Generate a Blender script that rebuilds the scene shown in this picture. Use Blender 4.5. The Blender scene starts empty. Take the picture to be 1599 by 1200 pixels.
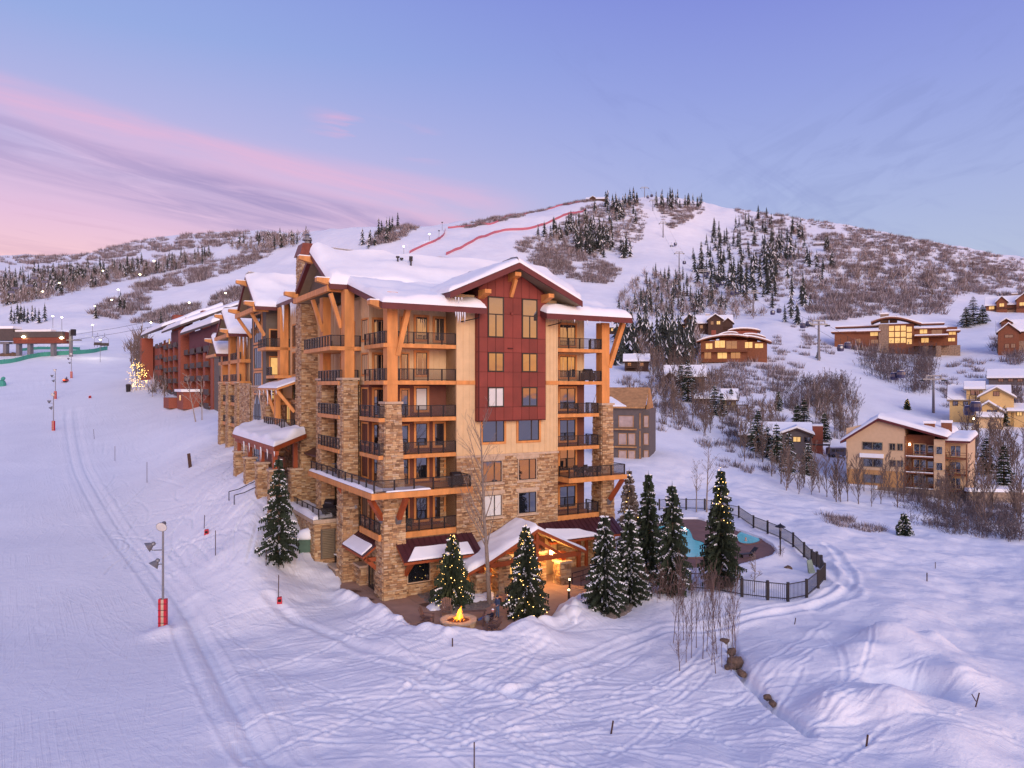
import bpy, bmesh, math, random
import numpy as np
from mathutils import Vector, Matrix
sc = bpy.context.scene
col = sc.collection
rnd = random.Random(11)
R = math.radians

# ---------------------------------------------------------------- camera
FPX, HY, CX = 1166.0, 602.0, 800.0          # focal length and horizon, measured in the photograph
cam_d = bpy.data.cameras.new('camera')
cam = bpy.data.objects.new('camera', cam_d)
col.objects.link(cam)
cam.rotation_euler = (R(90), 0, 0)
cam_d.sensor_width = 36
cam_d.lens = 36 * FPX / 1599
cam_d.shift_y = 2 / 1599
cam_d.clip_start = 0.5
cam_d.clip_end = 12000
sc.camera = cam

# ---------------------------------------------------------------- world: dusk sky
SUN_DIR = Vector((0.28, -0.93, 0.32)).normalized()   # where the glow of the set sun lies
world = bpy.data.worlds.new('World')
sc.world = world
world.use_nodes = True
nt = world.node_tree
nt.nodes.clear()
def N(t, **kw):
    n = nt.nodes.new(t)
    for k, v in kw.items(): setattr(n, k, v)
    return n
def LK(a, b): nt.links.new(a, b)
def ramp(tree, stops, interp='LINEAR'):
    n = tree.nodes.new('ShaderNodeValToRGB')
    n.color_ramp.interpolation = interp
    e = n.color_ramp.elements
    while len(e) < len(stops): e.new(0.5)
    for el, (p, c) in zip(e, stops):
        el.position = p; el.color = (*c, 1)
    return n
def s2l(r, g, b):
    f = lambda c: (c / 255 / 12.92) if c < 10.3 else (((c / 255) + 0.055) / 1.055) ** 2.4
    return (f(r), f(g), f(b))
def MATH(op, a, b=None, c=None):
    n = N('ShaderNodeMath', operation=op)
    for i, x in enumerate((a, b, c)):
        if x is None: continue
        if hasattr(x, 'is_linked') or hasattr(x, 'links'): LK(x, n.inputs[i])
        else: n.inputs[i].default_value = x
    return n.outputs[0]
def MIXC(fac, a, b, bt='MIX'):
    n = N('ShaderNodeMix', data_type='RGBA', blend_type=bt)
    for s, x in ((n.inputs[0], fac), (n.inputs[6], a), (n.inputs[7], b)):
        if hasattr(x, 'links'): LK(x, s)
        else: s.default_value = x if not isinstance(x, tuple) else (*x, 1)
    return n.outputs[2]
tc = N('ShaderNodeTexCoord')
sep = N('ShaderNodeSeparateXYZ'); LK(tc.outputs['Generated'], sep.inputs[0])
x_, y_, z_ = sep.outputs
hl = MATH('SQRT', MATH('ADD', MATH('MULTIPLY', x_, x_), MATH('MULTIPLY', y_, y_)))
el = MATH('ARCTAN2', z_, hl)                              # elevation, radians
ef = MATH('DIVIDE', el, 1.5708)
az = MATH('ARCTAN2', x_, y_)                              # 0 straight ahead, + to the right
left = ramp(nt, [(0.0, s2l(252, 198, 204)), (0.085, s2l(246, 196, 208)), (0.125, s2l(226, 184, 220)), (0.19, s2l(182, 176, 226)), (0.26, s2l(146, 166, 226)), (0.34, s2l(132, 150, 224)), (0.6, s2l(132, 144, 212)), (1, s2l(136, 146, 208))])
right = ramp(nt, [(0.0, s2l(190, 190, 222)), (0.10, s2l(172, 184, 222)), (0.16, s2l(160, 172, 226)), (0.23, s2l(142, 154, 224)), (0.31, s2l(122, 132, 218)), (0.6, s2l(128, 140, 210)), (1, s2l(136, 146, 208))])
back = ramp(nt, [(0.0, (3.0, 1.05, 0.26)), (0.03, (3.3, 1.42, 0.42)), (0.07, (2.2, 1.08, 0.58)), (0.12, (1.25, 0.80, 0.70)), (0.22, (0.75, 0.52, 0.66)), (0.36, s2l(170, 166, 218)), (0.6, s2l(140, 150, 212)), (1, s2l(136, 146, 208))])
for n in (left, right, back): LK(ef, n.inputs[0])
mr = N('ShaderNodeMapRange', interpolation_type='SMOOTHSTEP'); LK(az, mr.inputs[0])
mr.inputs[1].default_value = -0.55; mr.inputs[2].default_value = 0.36
front = MIXC(mr.outputs[0], left.outputs[0], right.outputs[0])
# the warm side of the sky, where the sun has just set, behind the camera to the right
dp = N('ShaderNodeVectorMath', operation='DOT_PRODUCT'); LK(tc.outputs['Generated'], dp.inputs[0])
sh = Vector((0.72, -0.69, 0)).normalized(); dp.inputs[1].default_value = sh
mr2 = N('ShaderNodeMapRange', interpolation_type='SMOOTHSTEP'); LK(dp.outputs['Value'], mr2.inputs[0])
mr2.inputs[1].default_value = -0.15; mr2.inputs[2].default_value = 0.85
base = MIXC(mr2.outputs[0], front, back.outputs[0])
# thin streaky cloud: bands lying on tilted lines across the sky, broken up by stretched noise
sx = MATH('DIVIDE', x_, hl)                               # sine of the bearing, so that nothing jumps behind the camera
fr_ = N('ShaderNodeMapRange', interpolation_type='SMOOTHSTEP'); LK(y_, fr_.inputs[0]); fr_.inputs[1].default_value = -0.1; fr_.inputs[2].default_value = 0.5
def band(tilt, stops, sstops, su, sv, lo, hi, amount, colour, under, off=0.0, detail=5, rough=0.58, dist=0.6):
    T = MATH('ADD', el, MATH('MULTIPLY', sx, tilt))
    v = N('ShaderNodeCombineXYZ'); LK(MATH('MULTIPLY', sx, su), v.inputs[0]); LK(MATH('MULTIPLY', T, sv), v.inputs[1]); v.inputs[2].default_value = off
    n = N('ShaderNodeTexNoise'); LK(v.outputs[0], n.inputs['Vector']); n.inputs['Scale'].default_value = 1.0; n.inputs['Detail'].default_value = detail; n.inputs['Roughness'].default_value = rough; n.inputs['Distortion'].default_value = dist
    c = ramp(nt, [(lo, (0, 0, 0)), (hi, (1, 1, 1))]); LK(n.outputs['Fac'], c.inputs[0])
    g = lambda k: (k, k, k)
    m = ramp(nt, [(p, g(k)) for p, k in stops], 'EASE'); LK(T, m.inputs[0])
    q = ramp(nt, [(p, g(k)) for p, k in sstops], 'EASE'); LK(MATH('ADD', MATH('MULTIPLY', sx, 0.5), 0.5), q.inputs[0])
    a = MATH('MULTIPLY', MATH('MULTIPLY', MATH('MULTIPLY', c.outputs[0], m.outputs[0]), MATH('MULTIPLY', q.outputs[0], fr_.outputs[0])), amount)
    return MIXC(a, under, colour)
skyc = base
skyc = band(.14, [(.13, 0), (.215, .75), (.238, 1), (.262, 0)], [(.0, .7), (.40, 1), (.47, .9), (.53, 0)], 3.2, 24, .32, .66, .62, s2l(246, 176, 208), skyc, 3.1)
skyc = band(.14, [(.268, 0), (.285, 1), (.298, 1), (.318, 0)], [(.36, 0), (.40, 1), (.43, 1), (.46, 0)], 5.0, 30, .50, .66, .85, s2l(244, 170, 204), skyc, 7.3)
skyc = band(.17, [(.110, 0), (.158, 1), (.184, 1), (.208, 0)], [(.0, .25), (.24, .6), (.33, 1), (.42, 1), (.50, 0)], 4.0, 42, .33, .56, .9, s2l(160, 138, 194), skyc, 1.9, 6, .62, 1.0)
skyc = band(.10, [(.06, 0), (.09, 1), (.13, 1), (.16, 0)], [(.0, .8), (.30, .8), (.42, 0)], 4.0, 50, .45, .62, .5, s2l(196, 150, 190), skyc, 5.5)
skyc = band(-.42, [(-.10, 0), (.0, 1), (.12, 1), (.22, 0)], [(.50, 0), (.60, 1), (1, 1)], 9, 26, .48, .64, .22, s2l(122, 134, 196), skyc, 4.4, 5, .6, 1.4)
skyc = band(.55, [(.30, 0), (.36, 1), (.44, 1), (.52, 0)], [(.48, 0), (.58, 1), (1, .8)], 7, 22, .50, .66, .20, s2l(120, 130, 200), skyc, 9.1, 5, .6, 1.4)
bk = N('ShaderNodeMapRange', interpolation_type='SMOOTHSTEP'); LK(y_, bk.inputs[0]); bk.inputs[1].default_value = 0.15; bk.inputs[2].default_value = -0.35
bv = N('ShaderNodeCombineXYZ'); LK(MATH('MULTIPLY', sx, 3.2), bv.inputs[0]); LK(MATH('MULTIPLY', MATH('ADD', el, MATH('MULTIPLY', sx, .1)), 15), bv.inputs[1]); bv.inputs[2].default_value = 6.6
bn = N('ShaderNodeTexNoise'); LK(bv.outputs[0], bn.inputs['Vector']); bn.inputs['Scale'].default_value = 1; bn.inputs['Detail'].default_value = 4; bn.inputs['Distortion'].default_value = .8
bc = ramp(nt, [(.40, (0, 0, 0)), (.60, (1, 1, 1))]); LK(bn.outputs['Fac'], bc.inputs[0])
be = ramp(nt, [(0.0, (1, 1, 1)), (.12, (1, 1, 1)), (.22, (0, 0, 0))]); LK(ef, be.inputs[0])
skyc = MIXC(MATH('MULTIPLY', MATH('MULTIPLY', bk.outputs[0], bc.outputs[0]), MATH('MULTIPLY', be.outputs[0], 0.7)), skyc, (1.0, 0.42, 0.36))
nish = N('ShaderNodeTexSky', sky_type='NISHITA', sun_disc=False)
nish.sun_elevation = R(1.5); nish.sun_rotation = math.atan2(SUN_DIR.x, SUN_DIR.y)
bg1 = N('ShaderNodeBackground'); LK(skyc, bg1.inputs[0]); bg1.inputs[1].default_value = 0.81
bg2 = N('ShaderNodeBackground'); LK(nish.outputs[0], bg2.inputs[0]); bg2.inputs[1].default_value = 0.05
ad = N('ShaderNodeAddShader'); LK(bg1.outputs[0], ad.inputs[0]); LK(bg2.outputs[0], ad.inputs[1])
out = N('ShaderNodeOutputWorld'); LK(ad.outputs[0], out.inputs[0])

sun_d = bpy.data.lights.new('sun_glow', 'SUN')
sun = bpy.data.objects.new('sun_glow', sun_d); col.objects.link(sun)
sun_d.energy = 1.75; sun_d.angle = R(35); sun_d.color = (1.0, 0.87, 0.82)
sun.rotation_euler = SUN_DIR.to_track_quat('Z', 'Y').to_euler()
sc.view_settings.view_transform = 'Standard'
sc.view_settings.look = 'None'
sc.view_settings.exposure = 0.2
sc.view_settings.gamma = 1.0
sc.view_settings.use_curve_mapping = False
sc.cycles.max_bounces = 6
sc.cycles.diffuse_bounces = 3
sc.cycles.glossy_bounces = 3
sc.cycles.transparent_max_bounces = 10
sc.cycles.use_denoising = True
sc.cycles.sample_clamp_indirect = 4.0
# ---------------------------------------------------------------- materials
MATS = {}
def mat(name, c, rough=0.7, var=0.15, scale=3.0, bump=0.0, bscale=None, emit=None, estr=1.0, metal=0.0, stretch=(1, 1, 1), rnd_obj=0.0, ior=1.45, spec=0.5):
    if name in MATS: return MATS[name]
    m = bpy.data.materials.new(name); m.use_nodes = True
    t = m.node_tree; b = t.nodes['Principled BSDF']
    b.inputs['Roughness'].default_value = rough
    b.inputs['Metallic'].default_value = metal
    b.inputs['IOR'].default_value = ior
    b.inputs['Specular IOR Level'].default_value = spec
    b.inputs['Base Color'].default_value = (*c, 1)
    tcn = t.nodes.new('ShaderNodeTexCoord')
    mpn = t.nodes.new('ShaderNodeMapping'); mpn.inputs['Scale'].default_value = stretch
    t.links.new(tcn.outputs['Object'], mpn.inputs[0])
    if var > 0:
        nz = t.nodes.new('ShaderNodeTexNoise'); nz.inputs['Scale'].default_value = scale; nz.inputs['Detail'].default_value = 5
        t.links.new(mpn.outputs[0], nz.inputs['Vector'])
        r = ramp(t, [(0.3, tuple(x * (1 - var) for x in c)), (0.7, tuple(min(1, x * (1 + var)) for x in c))])
        t.links.new(nz.outputs['Fac'], r.inputs[0])
        src = r.outputs[0]
        if rnd_obj:
            oi = t.nodes.new('ShaderNodeObjectInfo')
            hs = t.nodes.new('ShaderNodeHueSaturation')
            ma = t.nodes.new('ShaderNodeMapRange'); ma.inputs[3].default_value = 1 - rnd_obj; ma.inputs[4].default_value = 1 + rnd_obj
            t.links.new(oi.outputs['Random'], ma.inputs[0]); t.links.new(ma.outputs[0], hs.inputs['Value']); t.links.new(src, hs.inputs['Color'])
            src = hs.outputs[0]
        t.links.new(src, b.inputs['Base Color'])
    if bump > 0:
        nb = t.nodes.new('ShaderNodeTexNoise'); nb.inputs['Scale'].default_value = bscale or scale * 3; nb.inputs['Detail'].default_value = 6
        t.links.new(mpn.outputs[0], nb.inputs['Vector'])
        bp = t.nodes.new('ShaderNodeBump'); bp.inputs['Strength'].default_value = bump; bp.inputs['Distance'].default_value = 0.05
        t.links.new(nb.outputs['Fac'], bp.inputs['Height']); t.links.new(bp.outputs[0], b.inputs['Normal'])
    if emit:
        b.inputs['Emission Color'].default_value = (*emit, 1); b.inputs['Emission Strength'].default_value = estr
    MATS[name] = m
    return m
def lines(m, axis, period, depth=0.35, strength=0.6, dark=0.75):
    """fine relief: courses of siding as a bump along one object axis"""
    t = m.node_tree; b = t.nodes['Principled BSDF']
    tcn = t.nodes.new('ShaderNodeTexCoord'); sp = t.nodes.new('ShaderNodeSeparateXYZ'); t.links.new(tcn.outputs['Object'], sp.inputs[0])
    md = t.nodes.new('ShaderNodeMath'); md.operation = 'DIVIDE'; t.links.new(sp.outputs[axis], md.inputs[0]); md.inputs[1].default_value = period
    fr = t.nodes.new('ShaderNodeMath'); fr.operation = 'FRACT'; t.links.new(md.outputs[0], fr.inputs[0])
    bp = t.nodes.new('ShaderNodeBump'); bp.inputs['Strength'].default_value = strength; bp.inputs['Distance'].default_value = 0.04
    t.links.new(fr.outputs[0], bp.inputs['Height']); t.links.new(bp.outputs[0], b.inputs['Normal'])
    return m
M_snow = mat('snow', (0.84, 0.85, 0.88), 0.75, 0.03, 2.0, 0.25, 9)
M_rsnow = mat('roof_snow', (0.85, 0.86, 0.89), 0.75, 0.02, 1.0, 0.15, 4)
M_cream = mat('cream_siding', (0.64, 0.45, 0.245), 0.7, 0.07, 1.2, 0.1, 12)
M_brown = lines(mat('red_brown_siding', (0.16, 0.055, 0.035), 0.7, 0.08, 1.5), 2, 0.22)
M_red = mat('red_panel', (0.20, 0.036, 0.026), 0.6, 0.14, 0.7, 0.08, 14, rnd_obj=0.13)
M_redback = mat('red_panel_joint', (0.07, 0.012, 0.010), 0.8, 0.0)
M_grey = lines(mat('taupe_siding', (0.13, 0.105, 0.085), 0.75, 0.08, 1.5), 2, 0.25)
M_orange = mat('cedar_timber', (0.60, 0.25, 0.072), 0.55, 0.2, 2.0, 0.12, 10, stretch=(1, 1, 0.25))
M_dkorange = mat('red_cedar_timber', (0.30, 0.065, 0.018), 0.6, 0.2, 2.0, 0.1, 10, stretch=(1, 1, 0.25))
M_fascia = mat('burgundy_fascia', (0.115, 0.022, 0.024), 0.5, 0.12, 1.5)
M_soffit = mat('soffit_board', (0.25, 0.19, 0.12), 0.8, 0.1, 2.0)
M_metal = mat('dark_metal', (0.022, 0.018, 0.020), 0.45, 0.1, 4.0, metal=0.3)
M_gmetal = mat('grey_metal', (0.20, 0.20, 0.22), 0.45, 0.1, 4.0, metal=0.4)
M_frame = mat('window_sash', (0.030, 0.022, 0.018), 0.5, 0.0)
M_cap = mat('cap_stone', (0.50, 0.37, 0.26), 0.85, 0.15, 3.0, 0.2, 20)
M_mortar = mat('mortar', (0.17, 0.105, 0.06), 0.9, 0.1, 4.0)
M_roofmetal = mat('burgundy_roof_metal', (0.085, 0.028, 0.034), 0.4, 0.12, 1.0, rnd_obj=0.12, metal=0.2)
M_concrete = mat('tan_concrete', (0.36, 0.215, 0.15), 0.85, 0.12, 0.9, 0.12, 9, rnd_obj=0.07)
M_gravel = mat('gravel_stone', (0.20, 0.165, 0.14), 0.9, 0.35, 6.0, 0.6, 14)
M_dark = mat('dark_interior', (0.012, 0.010, 0.010), 0.9, 0.0)
M_curtain = mat('white_blind', (0.62, 0.62, 0.60), 0.8, 0.06, 0.8)
M_copper = mat('copper_cap', (0.20, 0.055, 0.035), 0.45, 0.25, 2.5, metal=0.5)
M_icicle = mat('ice', (0.72, 0.74, 0.80), 0.15, 0.0)
M_bark = mat('grey_bark', (0.23, 0.185, 0.155), 0.9, 0.25, 5.0)
M_bark2 = mat('brown_bark', (0.115, 0.075, 0.055), 0.9, 0.25, 5.0)
M_twig = mat('bare_twig', (0.135, 0.088, 0.075), 0.95, 0.0)
M_twig2 = mat('grey_twig', (0.22, 0.18, 0.17), 0.95, 0.0)
M_needle = mat('spruce_needles', (0.022, 0.034, 0.017), 0.85, 0.35, 1.3, rnd_obj=0.25)
M_needle2 = mat('dead_spruce_needles', (0.16, 0.05, 0.035), 0.9, 0.3, 1.3, rnd_obj=0.2)
M_lamp_on = mat('lit_lamp', (0.9, 0.85, 0.6), 0.5, 0.0, emit=(1.0, 0.86, 0.50), estr=14)
M_lamp_white = mat('lit_floodlight', (0.9, 0.88, 0.8), 0.5, 0.0, emit=(1.0, 0.93, 0.80), estr=14)
M_bulb = mat('lit_bulb', (0.9, 0.8, 0.4), 0.5, 0.0, emit=(1.0, 0.56, 0.15), estr=8)
M_flame = mat('flame', (0.9, 0.4, 0.05), 0.5, 0.0, emit=(1.0, 0.27, 0.015), estr=1.7)
M_flame2 = mat('flame_core', (0.9, 0.7, 0.1), 0.5, 0.0, emit=(1.0, 0.55, 0.07), estr=2.2)
M_litwin = mat('lit_pane', (0.5, 0.35, 0.15), 0.2, 0.35, 1.6, emit=(1.0, 0.60, 0.20), estr=0.55)
M_redwood = lines(mat('redwood_siding', (0.21, 0.075, 0.035), 0.75, 0.15, 1.5), 0, 0.45)
M_redbrick = mat('red_brick', (0.27, 0.075, 0.045), 0.85, 0.18, 4.0)
M_dkbrown = mat('dark_brown_wood', (0.065, 0.032, 0.022), 0.8, 0.2, 2.0)
M_fieldstone = mat('field_stone', (0.27, 0.19, 0.135), 0.9, 0.5, 2.2, 0.6, 3.0)
M_yellow = mat('yellow_siding', (0.62, 0.42, 0.17), 0.75, 0.06, 1.5)
M_stucco = mat('cream_stucco', (0.60, 0.42, 0.26), 0.85, 0.05, 1.5)
M_stucco2 = mat('ochre_stucco', (0.50, 0.27, 0.11), 0.85, 0.08, 1.5)
M_greyhouse = lines(mat('grey_house_siding', (0.12, 0.10, 0.10), 0.8, 0.1, 1.5), 2, 0.3)
M_osb = mat('raw_sheathing_board', (0.42, 0.22, 0.09), 0.85, 0.25, 1.2)
M_poly = mat('plastic_sheet', (0.42, 0.32, 0.30), 0.4, 0.18, 1.0, 0.3, 2.0)
M_paint_red = mat('red_pad', (0.45, 0.012, 0.03), 0.55, 0.1, 3.0)
M_green = mat('green_box', (0.075, 0.14, 0.10), 0.6, 0.1, 3.0)
M_blue = mat('navy_cabin', (0.045, 0.045, 0.11), 0.35, 0.1, 3.0)
M_rednet = mat('red_net', (0.44, 0.13, 0.18), 0.8, 0.15, 3.0)
M_grnnet = mat('green_net', (0.06, 0.30, 0.24), 0.8, 0.15, 3.0)
def glass(name, c=(0.012, 0.014, 0.02), ior=2.9, rough=0.03):
    m = mat(name, c, rough, 0.0, ior=ior)
    t = m.node_tree; b = t.nodes['Principled BSDF']
    tcn = t.nodes.new('ShaderNodeTexCoord'); nz = t.nodes.new('ShaderNodeTexNoise'); nz.inputs['Scale'].default_value = 0.9; nz.inputs['Detail'].default_value = 1
    t.links.new(tcn.outputs['Object'], nz.inputs['Vector'])
    bp = t.nodes.new('ShaderNodeBump'); bp.inputs['Strength'].default_value = 0.10; bp.inputs['Distance'].default_value = 0.05
    t.links.new(nz.outputs['Fac'], bp.inputs['Height']); t.links.new(bp.outputs[0], b.inputs['Normal'])
    return m
M_glass = glass('window_glass')
def mesh_panel(name, c, op):
    m = bpy.data.materials.new(name); m.use_nodes = True
    t = m.node_tree; b = t.nodes['Principled BSDF']
    b.inputs['Base Color'].default_value = (*c, 1); b.inputs['Roughness'].default_value = 0.5; b.inputs['Alpha'].default_value = op
    MATS[name] = m
    return m
M_mesh = mesh_panel('railing_wire_mesh', (0.05, 0.042, 0.045), 0.42)
M_meshnet = mesh_panel('fence_bars_far', (0.04, 0.035, 0.04), 0.35)
def stone_mat(name, use_attr):
    m = bpy.data.materials.new(name); m.use_nodes = True
    t = m.node_tree; b = t.nodes['Principled BSDF']; b.inputs['Roughness'].default_value = 0.88
    if use_attr:
        a = t.nodes.new('ShaderNodeAttribute'); a.attribute_name = 'tone'; src = a.outputs['Fac']
    else:
        a = t.nodes.new('ShaderNodeObjectInfo'); src = a.outputs['Random']
    r = ramp(t, [(0.0, (0.21, 0.12, 0.065)), (0.14, (0.32, 0.185, 0.095)), (0.32, (0.44, 0.25, 0.12)), (0.55, (0.54, 0.35, 0.185)), (0.76, (0.58, 0.42, 0.25)), (0.88, (0.33, 0.185, 0.10)), (1.0, (0.60, 0.46, 0.32))])
    t.links.new(src, r.inputs[0])
    tcn = t.nodes.new('ShaderNodeTexCoord'); nz = t.nodes.new('ShaderNodeTexNoise'); nz.inputs['Scale'].default_value = 3.0; nz.inputs['Detail'].default_value = 5
    t.links.new(tcn.outputs['Object'], nz.inputs['Vector'])
    mx = t.nodes.new('ShaderNodeMix'); mx.data_type = 'RGBA'; mx.blend_type = 'OVERLAY'; mx.inputs[0].default_value = 0.45
    t.links.new(r.outputs[0], mx.inputs[6]); t.links.new(nz.outputs['Fac'], mx.inputs[7]); t.links.new(mx.outputs[2], b.inputs['Base Color'])
    bp = t.nodes.new('ShaderNodeBump'); bp.inputs['Strength'].default_value = 0.4; bp.inputs['Distance'].default_value = 0.04
    nb = t.nodes.new('ShaderNodeTexNoise'); nb.inputs['Scale'].default_value = 9.0
    t.links.new(tcn.outputs['Object'], nb.inputs['Vector']); t.links.new(nb.outputs['Fac'], bp.inputs['Height']); t.links.new(bp.outputs[0], b.inputs['Normal'])
    MATS[name] = m
    return m
M_stone = stone_mat('ledge_stone', False)
M_stonew = stone_mat('ledge_stone_wall', True)

# ---------------------------------------------------------------- mesh helpers
class MB:
    def __init__(s): s.v = []; s.f = []; s.m = []; s.cur = 0
    def add(s, vs, fs):
        o = len(s.v); s.v += [tuple(p) for p in vs]
        for f in fs: s.f.append(tuple(i + o for i in f)); s.m.append(s.cur)
        return s
    def bx(s, x0, x1, y0, y1, z0, z1, rz=0.0, c=None):
        vs = [(x, y, z) for z in (z0, z1) for x, y in ((x0, y0), (x1, y0), (x1, y1), (x0, y1))]
        if rz:
            cx, cy = c or ((x0 + x1) / 2, (y0 + y1) / 2); cs, sn = math.cos(rz), math.sin(rz)
            vs = [(cx + (x - cx) * cs - (y - cy) * sn, cy + (x - cx) * sn + (y - cy) * cs, z) for x, y, z in vs]
        return s.add(vs, [(3, 2, 1, 0), (4, 5, 6, 7), (0, 1, 5, 4), (1, 2, 6, 5), (2, 3, 7, 6), (3, 0, 4, 7)])
    def hexa(s, b, t):   # bottom quad and top quad
        return s.add(list(b) + list(t), [(3, 2, 1, 0), (4, 5, 6, 7), (0, 1, 5, 4), (1, 2, 6, 5), (2, 3, 7, 6), (3, 0, 4, 7)])
    def beam(s, p, q, w, h=None):  # rectangular bar from p to q
        p, q = Vector(p), Vector(q); d = (q - p).normalized(); h = h or w
        up = Vector((0, 0, 1)) if abs(d.z) < 0.95 else Vector((0, 1, 0))
        a = d.cross(up).normalized() * (w / 2); b = a.cross(d).normalized() * (h / 2)
        return s.hexa([p - a - b, p + a - b, p + a + b, p - a + b], [q - a - b, q + a - b, q + a + b, q - a + b])
    def tube(s, pts, rs, n=6, cap=True):
        pts = [Vector(p) for p in pts]
        if not hasattr(rs, '__len__'): rs = [rs] * len(pts)
        vs = []; fs = []
        for i, p in enumerate(pts):
            d = (pts[min(i + 1, len(pts) - 1)] - pts[max(i - 1, 0)]).normalized()
            up = Vector((0, 0, 1)) if abs(d.z) < 0.9 else Vector((1, 0, 0))
            a = d.cross(up).normalized(); b = a.cross(d)
            for k in range(n):
                t = 2 * math.pi * k / n
                vs.append(p + (a * math.cos(t) + b * math.sin(t)) * rs[i])
        for i in range(len(pts) - 1):
            for k in range(n):
                k2 = (k + 1) % n
                fs.append((i * n + k2, i * n + k, (i + 1) * n + k, (i + 1) * n + k2))
        if cap:
            fs.append(tuple(range(n))); fs.append(tuple(reversed(range((len(pts) - 1) * n, len(pts) * n))))
        return s.add(vs, fs)
    def lathe(s, prof, n=12, c=(0, 0, 0), axis=None):
        vs = []; fs = []
        rot = axis.to_track_quat('Z', 'Y').to_matrix() if axis is not None else None
        for r, z in prof:
            for k in range(n):
                t = 2 * math.pi * k / n; p = Vector((r * math.cos(t), r * math.sin(t), z))
                if rot is not None: p = rot @ p
                vs.append(p + Vector(c))
        for i in range(len(prof) - 1):
            for k in range(n):
                k2 = (k + 1) % n; fs.append((i * n + k, i * n + k2, (i + 1) * n + k2, (i + 1) * n + k))
        fs.append(tuple(reversed(range(n)))); fs.append(tuple(range((len(prof) - 1) * n, len(prof) * n)))
        return s.add(vs, fs)
    def prism(s, poly, axis, lo, hi):
        """poly: 2D points; axis 0/1/2 = extrusion axis"""
        def P(a, b, c): return (c, a, b) if axis == 0 else (a, c, b) if axis == 1 else (a, b, c)
        n = len(poly); vs = [P(a, b, lo) for a, b in poly] + [P(a, b, hi) for a, b in poly]
        return s.add(vs, [tuple(reversed(range(n))), tuple(range(n, 2 * n))] + [(i, (i + 1) % n, n + (i + 1) % n, n + i) for i in range(n)])
    def quad(s, *p): return s.add(p, [tuple(range(len(p)))])
    def build(s, name, m, parent=None, smooth=False, **kw):
        me = bpy.data.meshes.new(name); me.from_pydata(s.v, [], s.f)
        ms = m if isinstance(m, (list, tuple)) else [m]
        for x in ms: me.materials.append(x)
        if len(ms) > 1: me.polygons.foreach_set('material_index', s.m)
        if smooth: me.polygons.foreach_set('use_smooth', [True] * len(me.polygons))
        if not kw.pop('raw', False):
            bm = bmesh.new(); bm.from_mesh(me); bmesh.ops.recalc_face_normals(bm, faces=bm.faces); bm.to_mesh(me); bm.free()
        me.update()
        return link(name, me, parent, **kw)
def link(name, me, parent=None, loc=None, rz=None, sc_=None, **props):
    o = bpy.data.objects.new(name, me); col.objects.link(o)
    if parent is not None: o.parent = parent
    if loc is not None: o.location = loc
    if rz is not None: o.rotation_euler = (0, 0, rz)
    if sc_ is not None: o.scale = sc_
    for k, v in props.items(): o[k] = v
    return o
def thing(name, label, cat, loc=(0, 0, 0), rz=0.0, group=None):
    o = bpy.data.objects.new(name, None); col.objects.link(o)
    o.empty_display_size = 0.2
    o.location = loc; o.rotation_euler = (0, 0, rz); o['label'] = label; o['category'] = cat
    if group: o['group'] = group
    return o
def tag(o, label, cat, group=None):
    o['label'] = label; o['category'] = cat
    if group: o['group'] = group
    return o
def np_mesh(name, V, F, mats_, mi=None, smooth=False):
    V = np.asarray(V, np.float32); F = np.asarray(F, np.int32); k = F.shape[1]
    me = bpy.data.meshes.new(name)
    me.vertices.add(len(V)); me.vertices.foreach_set('co', V.ravel())
    me.loops.add(F.size); me.loops.foreach_set('vertex_index', F.ravel())
    me.polygons.add(len(F)); me.polygons.foreach_set('loop_start', np.arange(0, F.size, k, dtype=np.int32))
    for m in (mats_ if isinstance(mats_, (list, tuple)) else [mats_]): me.materials.append(m)
    if mi is not None: me.polygons.foreach_set('material_index', np.asarray(mi, np.int32))
    me.polygons.foreach_set('use_smooth', np.full(len(F), smooth))
    me.update(calc_edges=True); me.validate()
    return me
def children(o): return [c for c in bpy.data.objects if c.parent == o]
def copy_tree(o, parent=None, loc=None, rz=None, s=None, label=None):
    c = o.copy(); col.objects.link(c)
    if parent is not None: c.parent = parent
    if loc is not None: c.location = loc
    if rz is not None: c.rotation_euler = (0, 0, rz)
    if s is not None: c.scale = (s, s, s) if not hasattr(s, '__len__') else s
    if label: c['label'] = label
    for ch in o.children: copy_tree(ch, c)
    return c
def at(px, py, Y): return Vector(((px - CX) / FPX * Y, Y, (HY - py) / FPX * Y))
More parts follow.
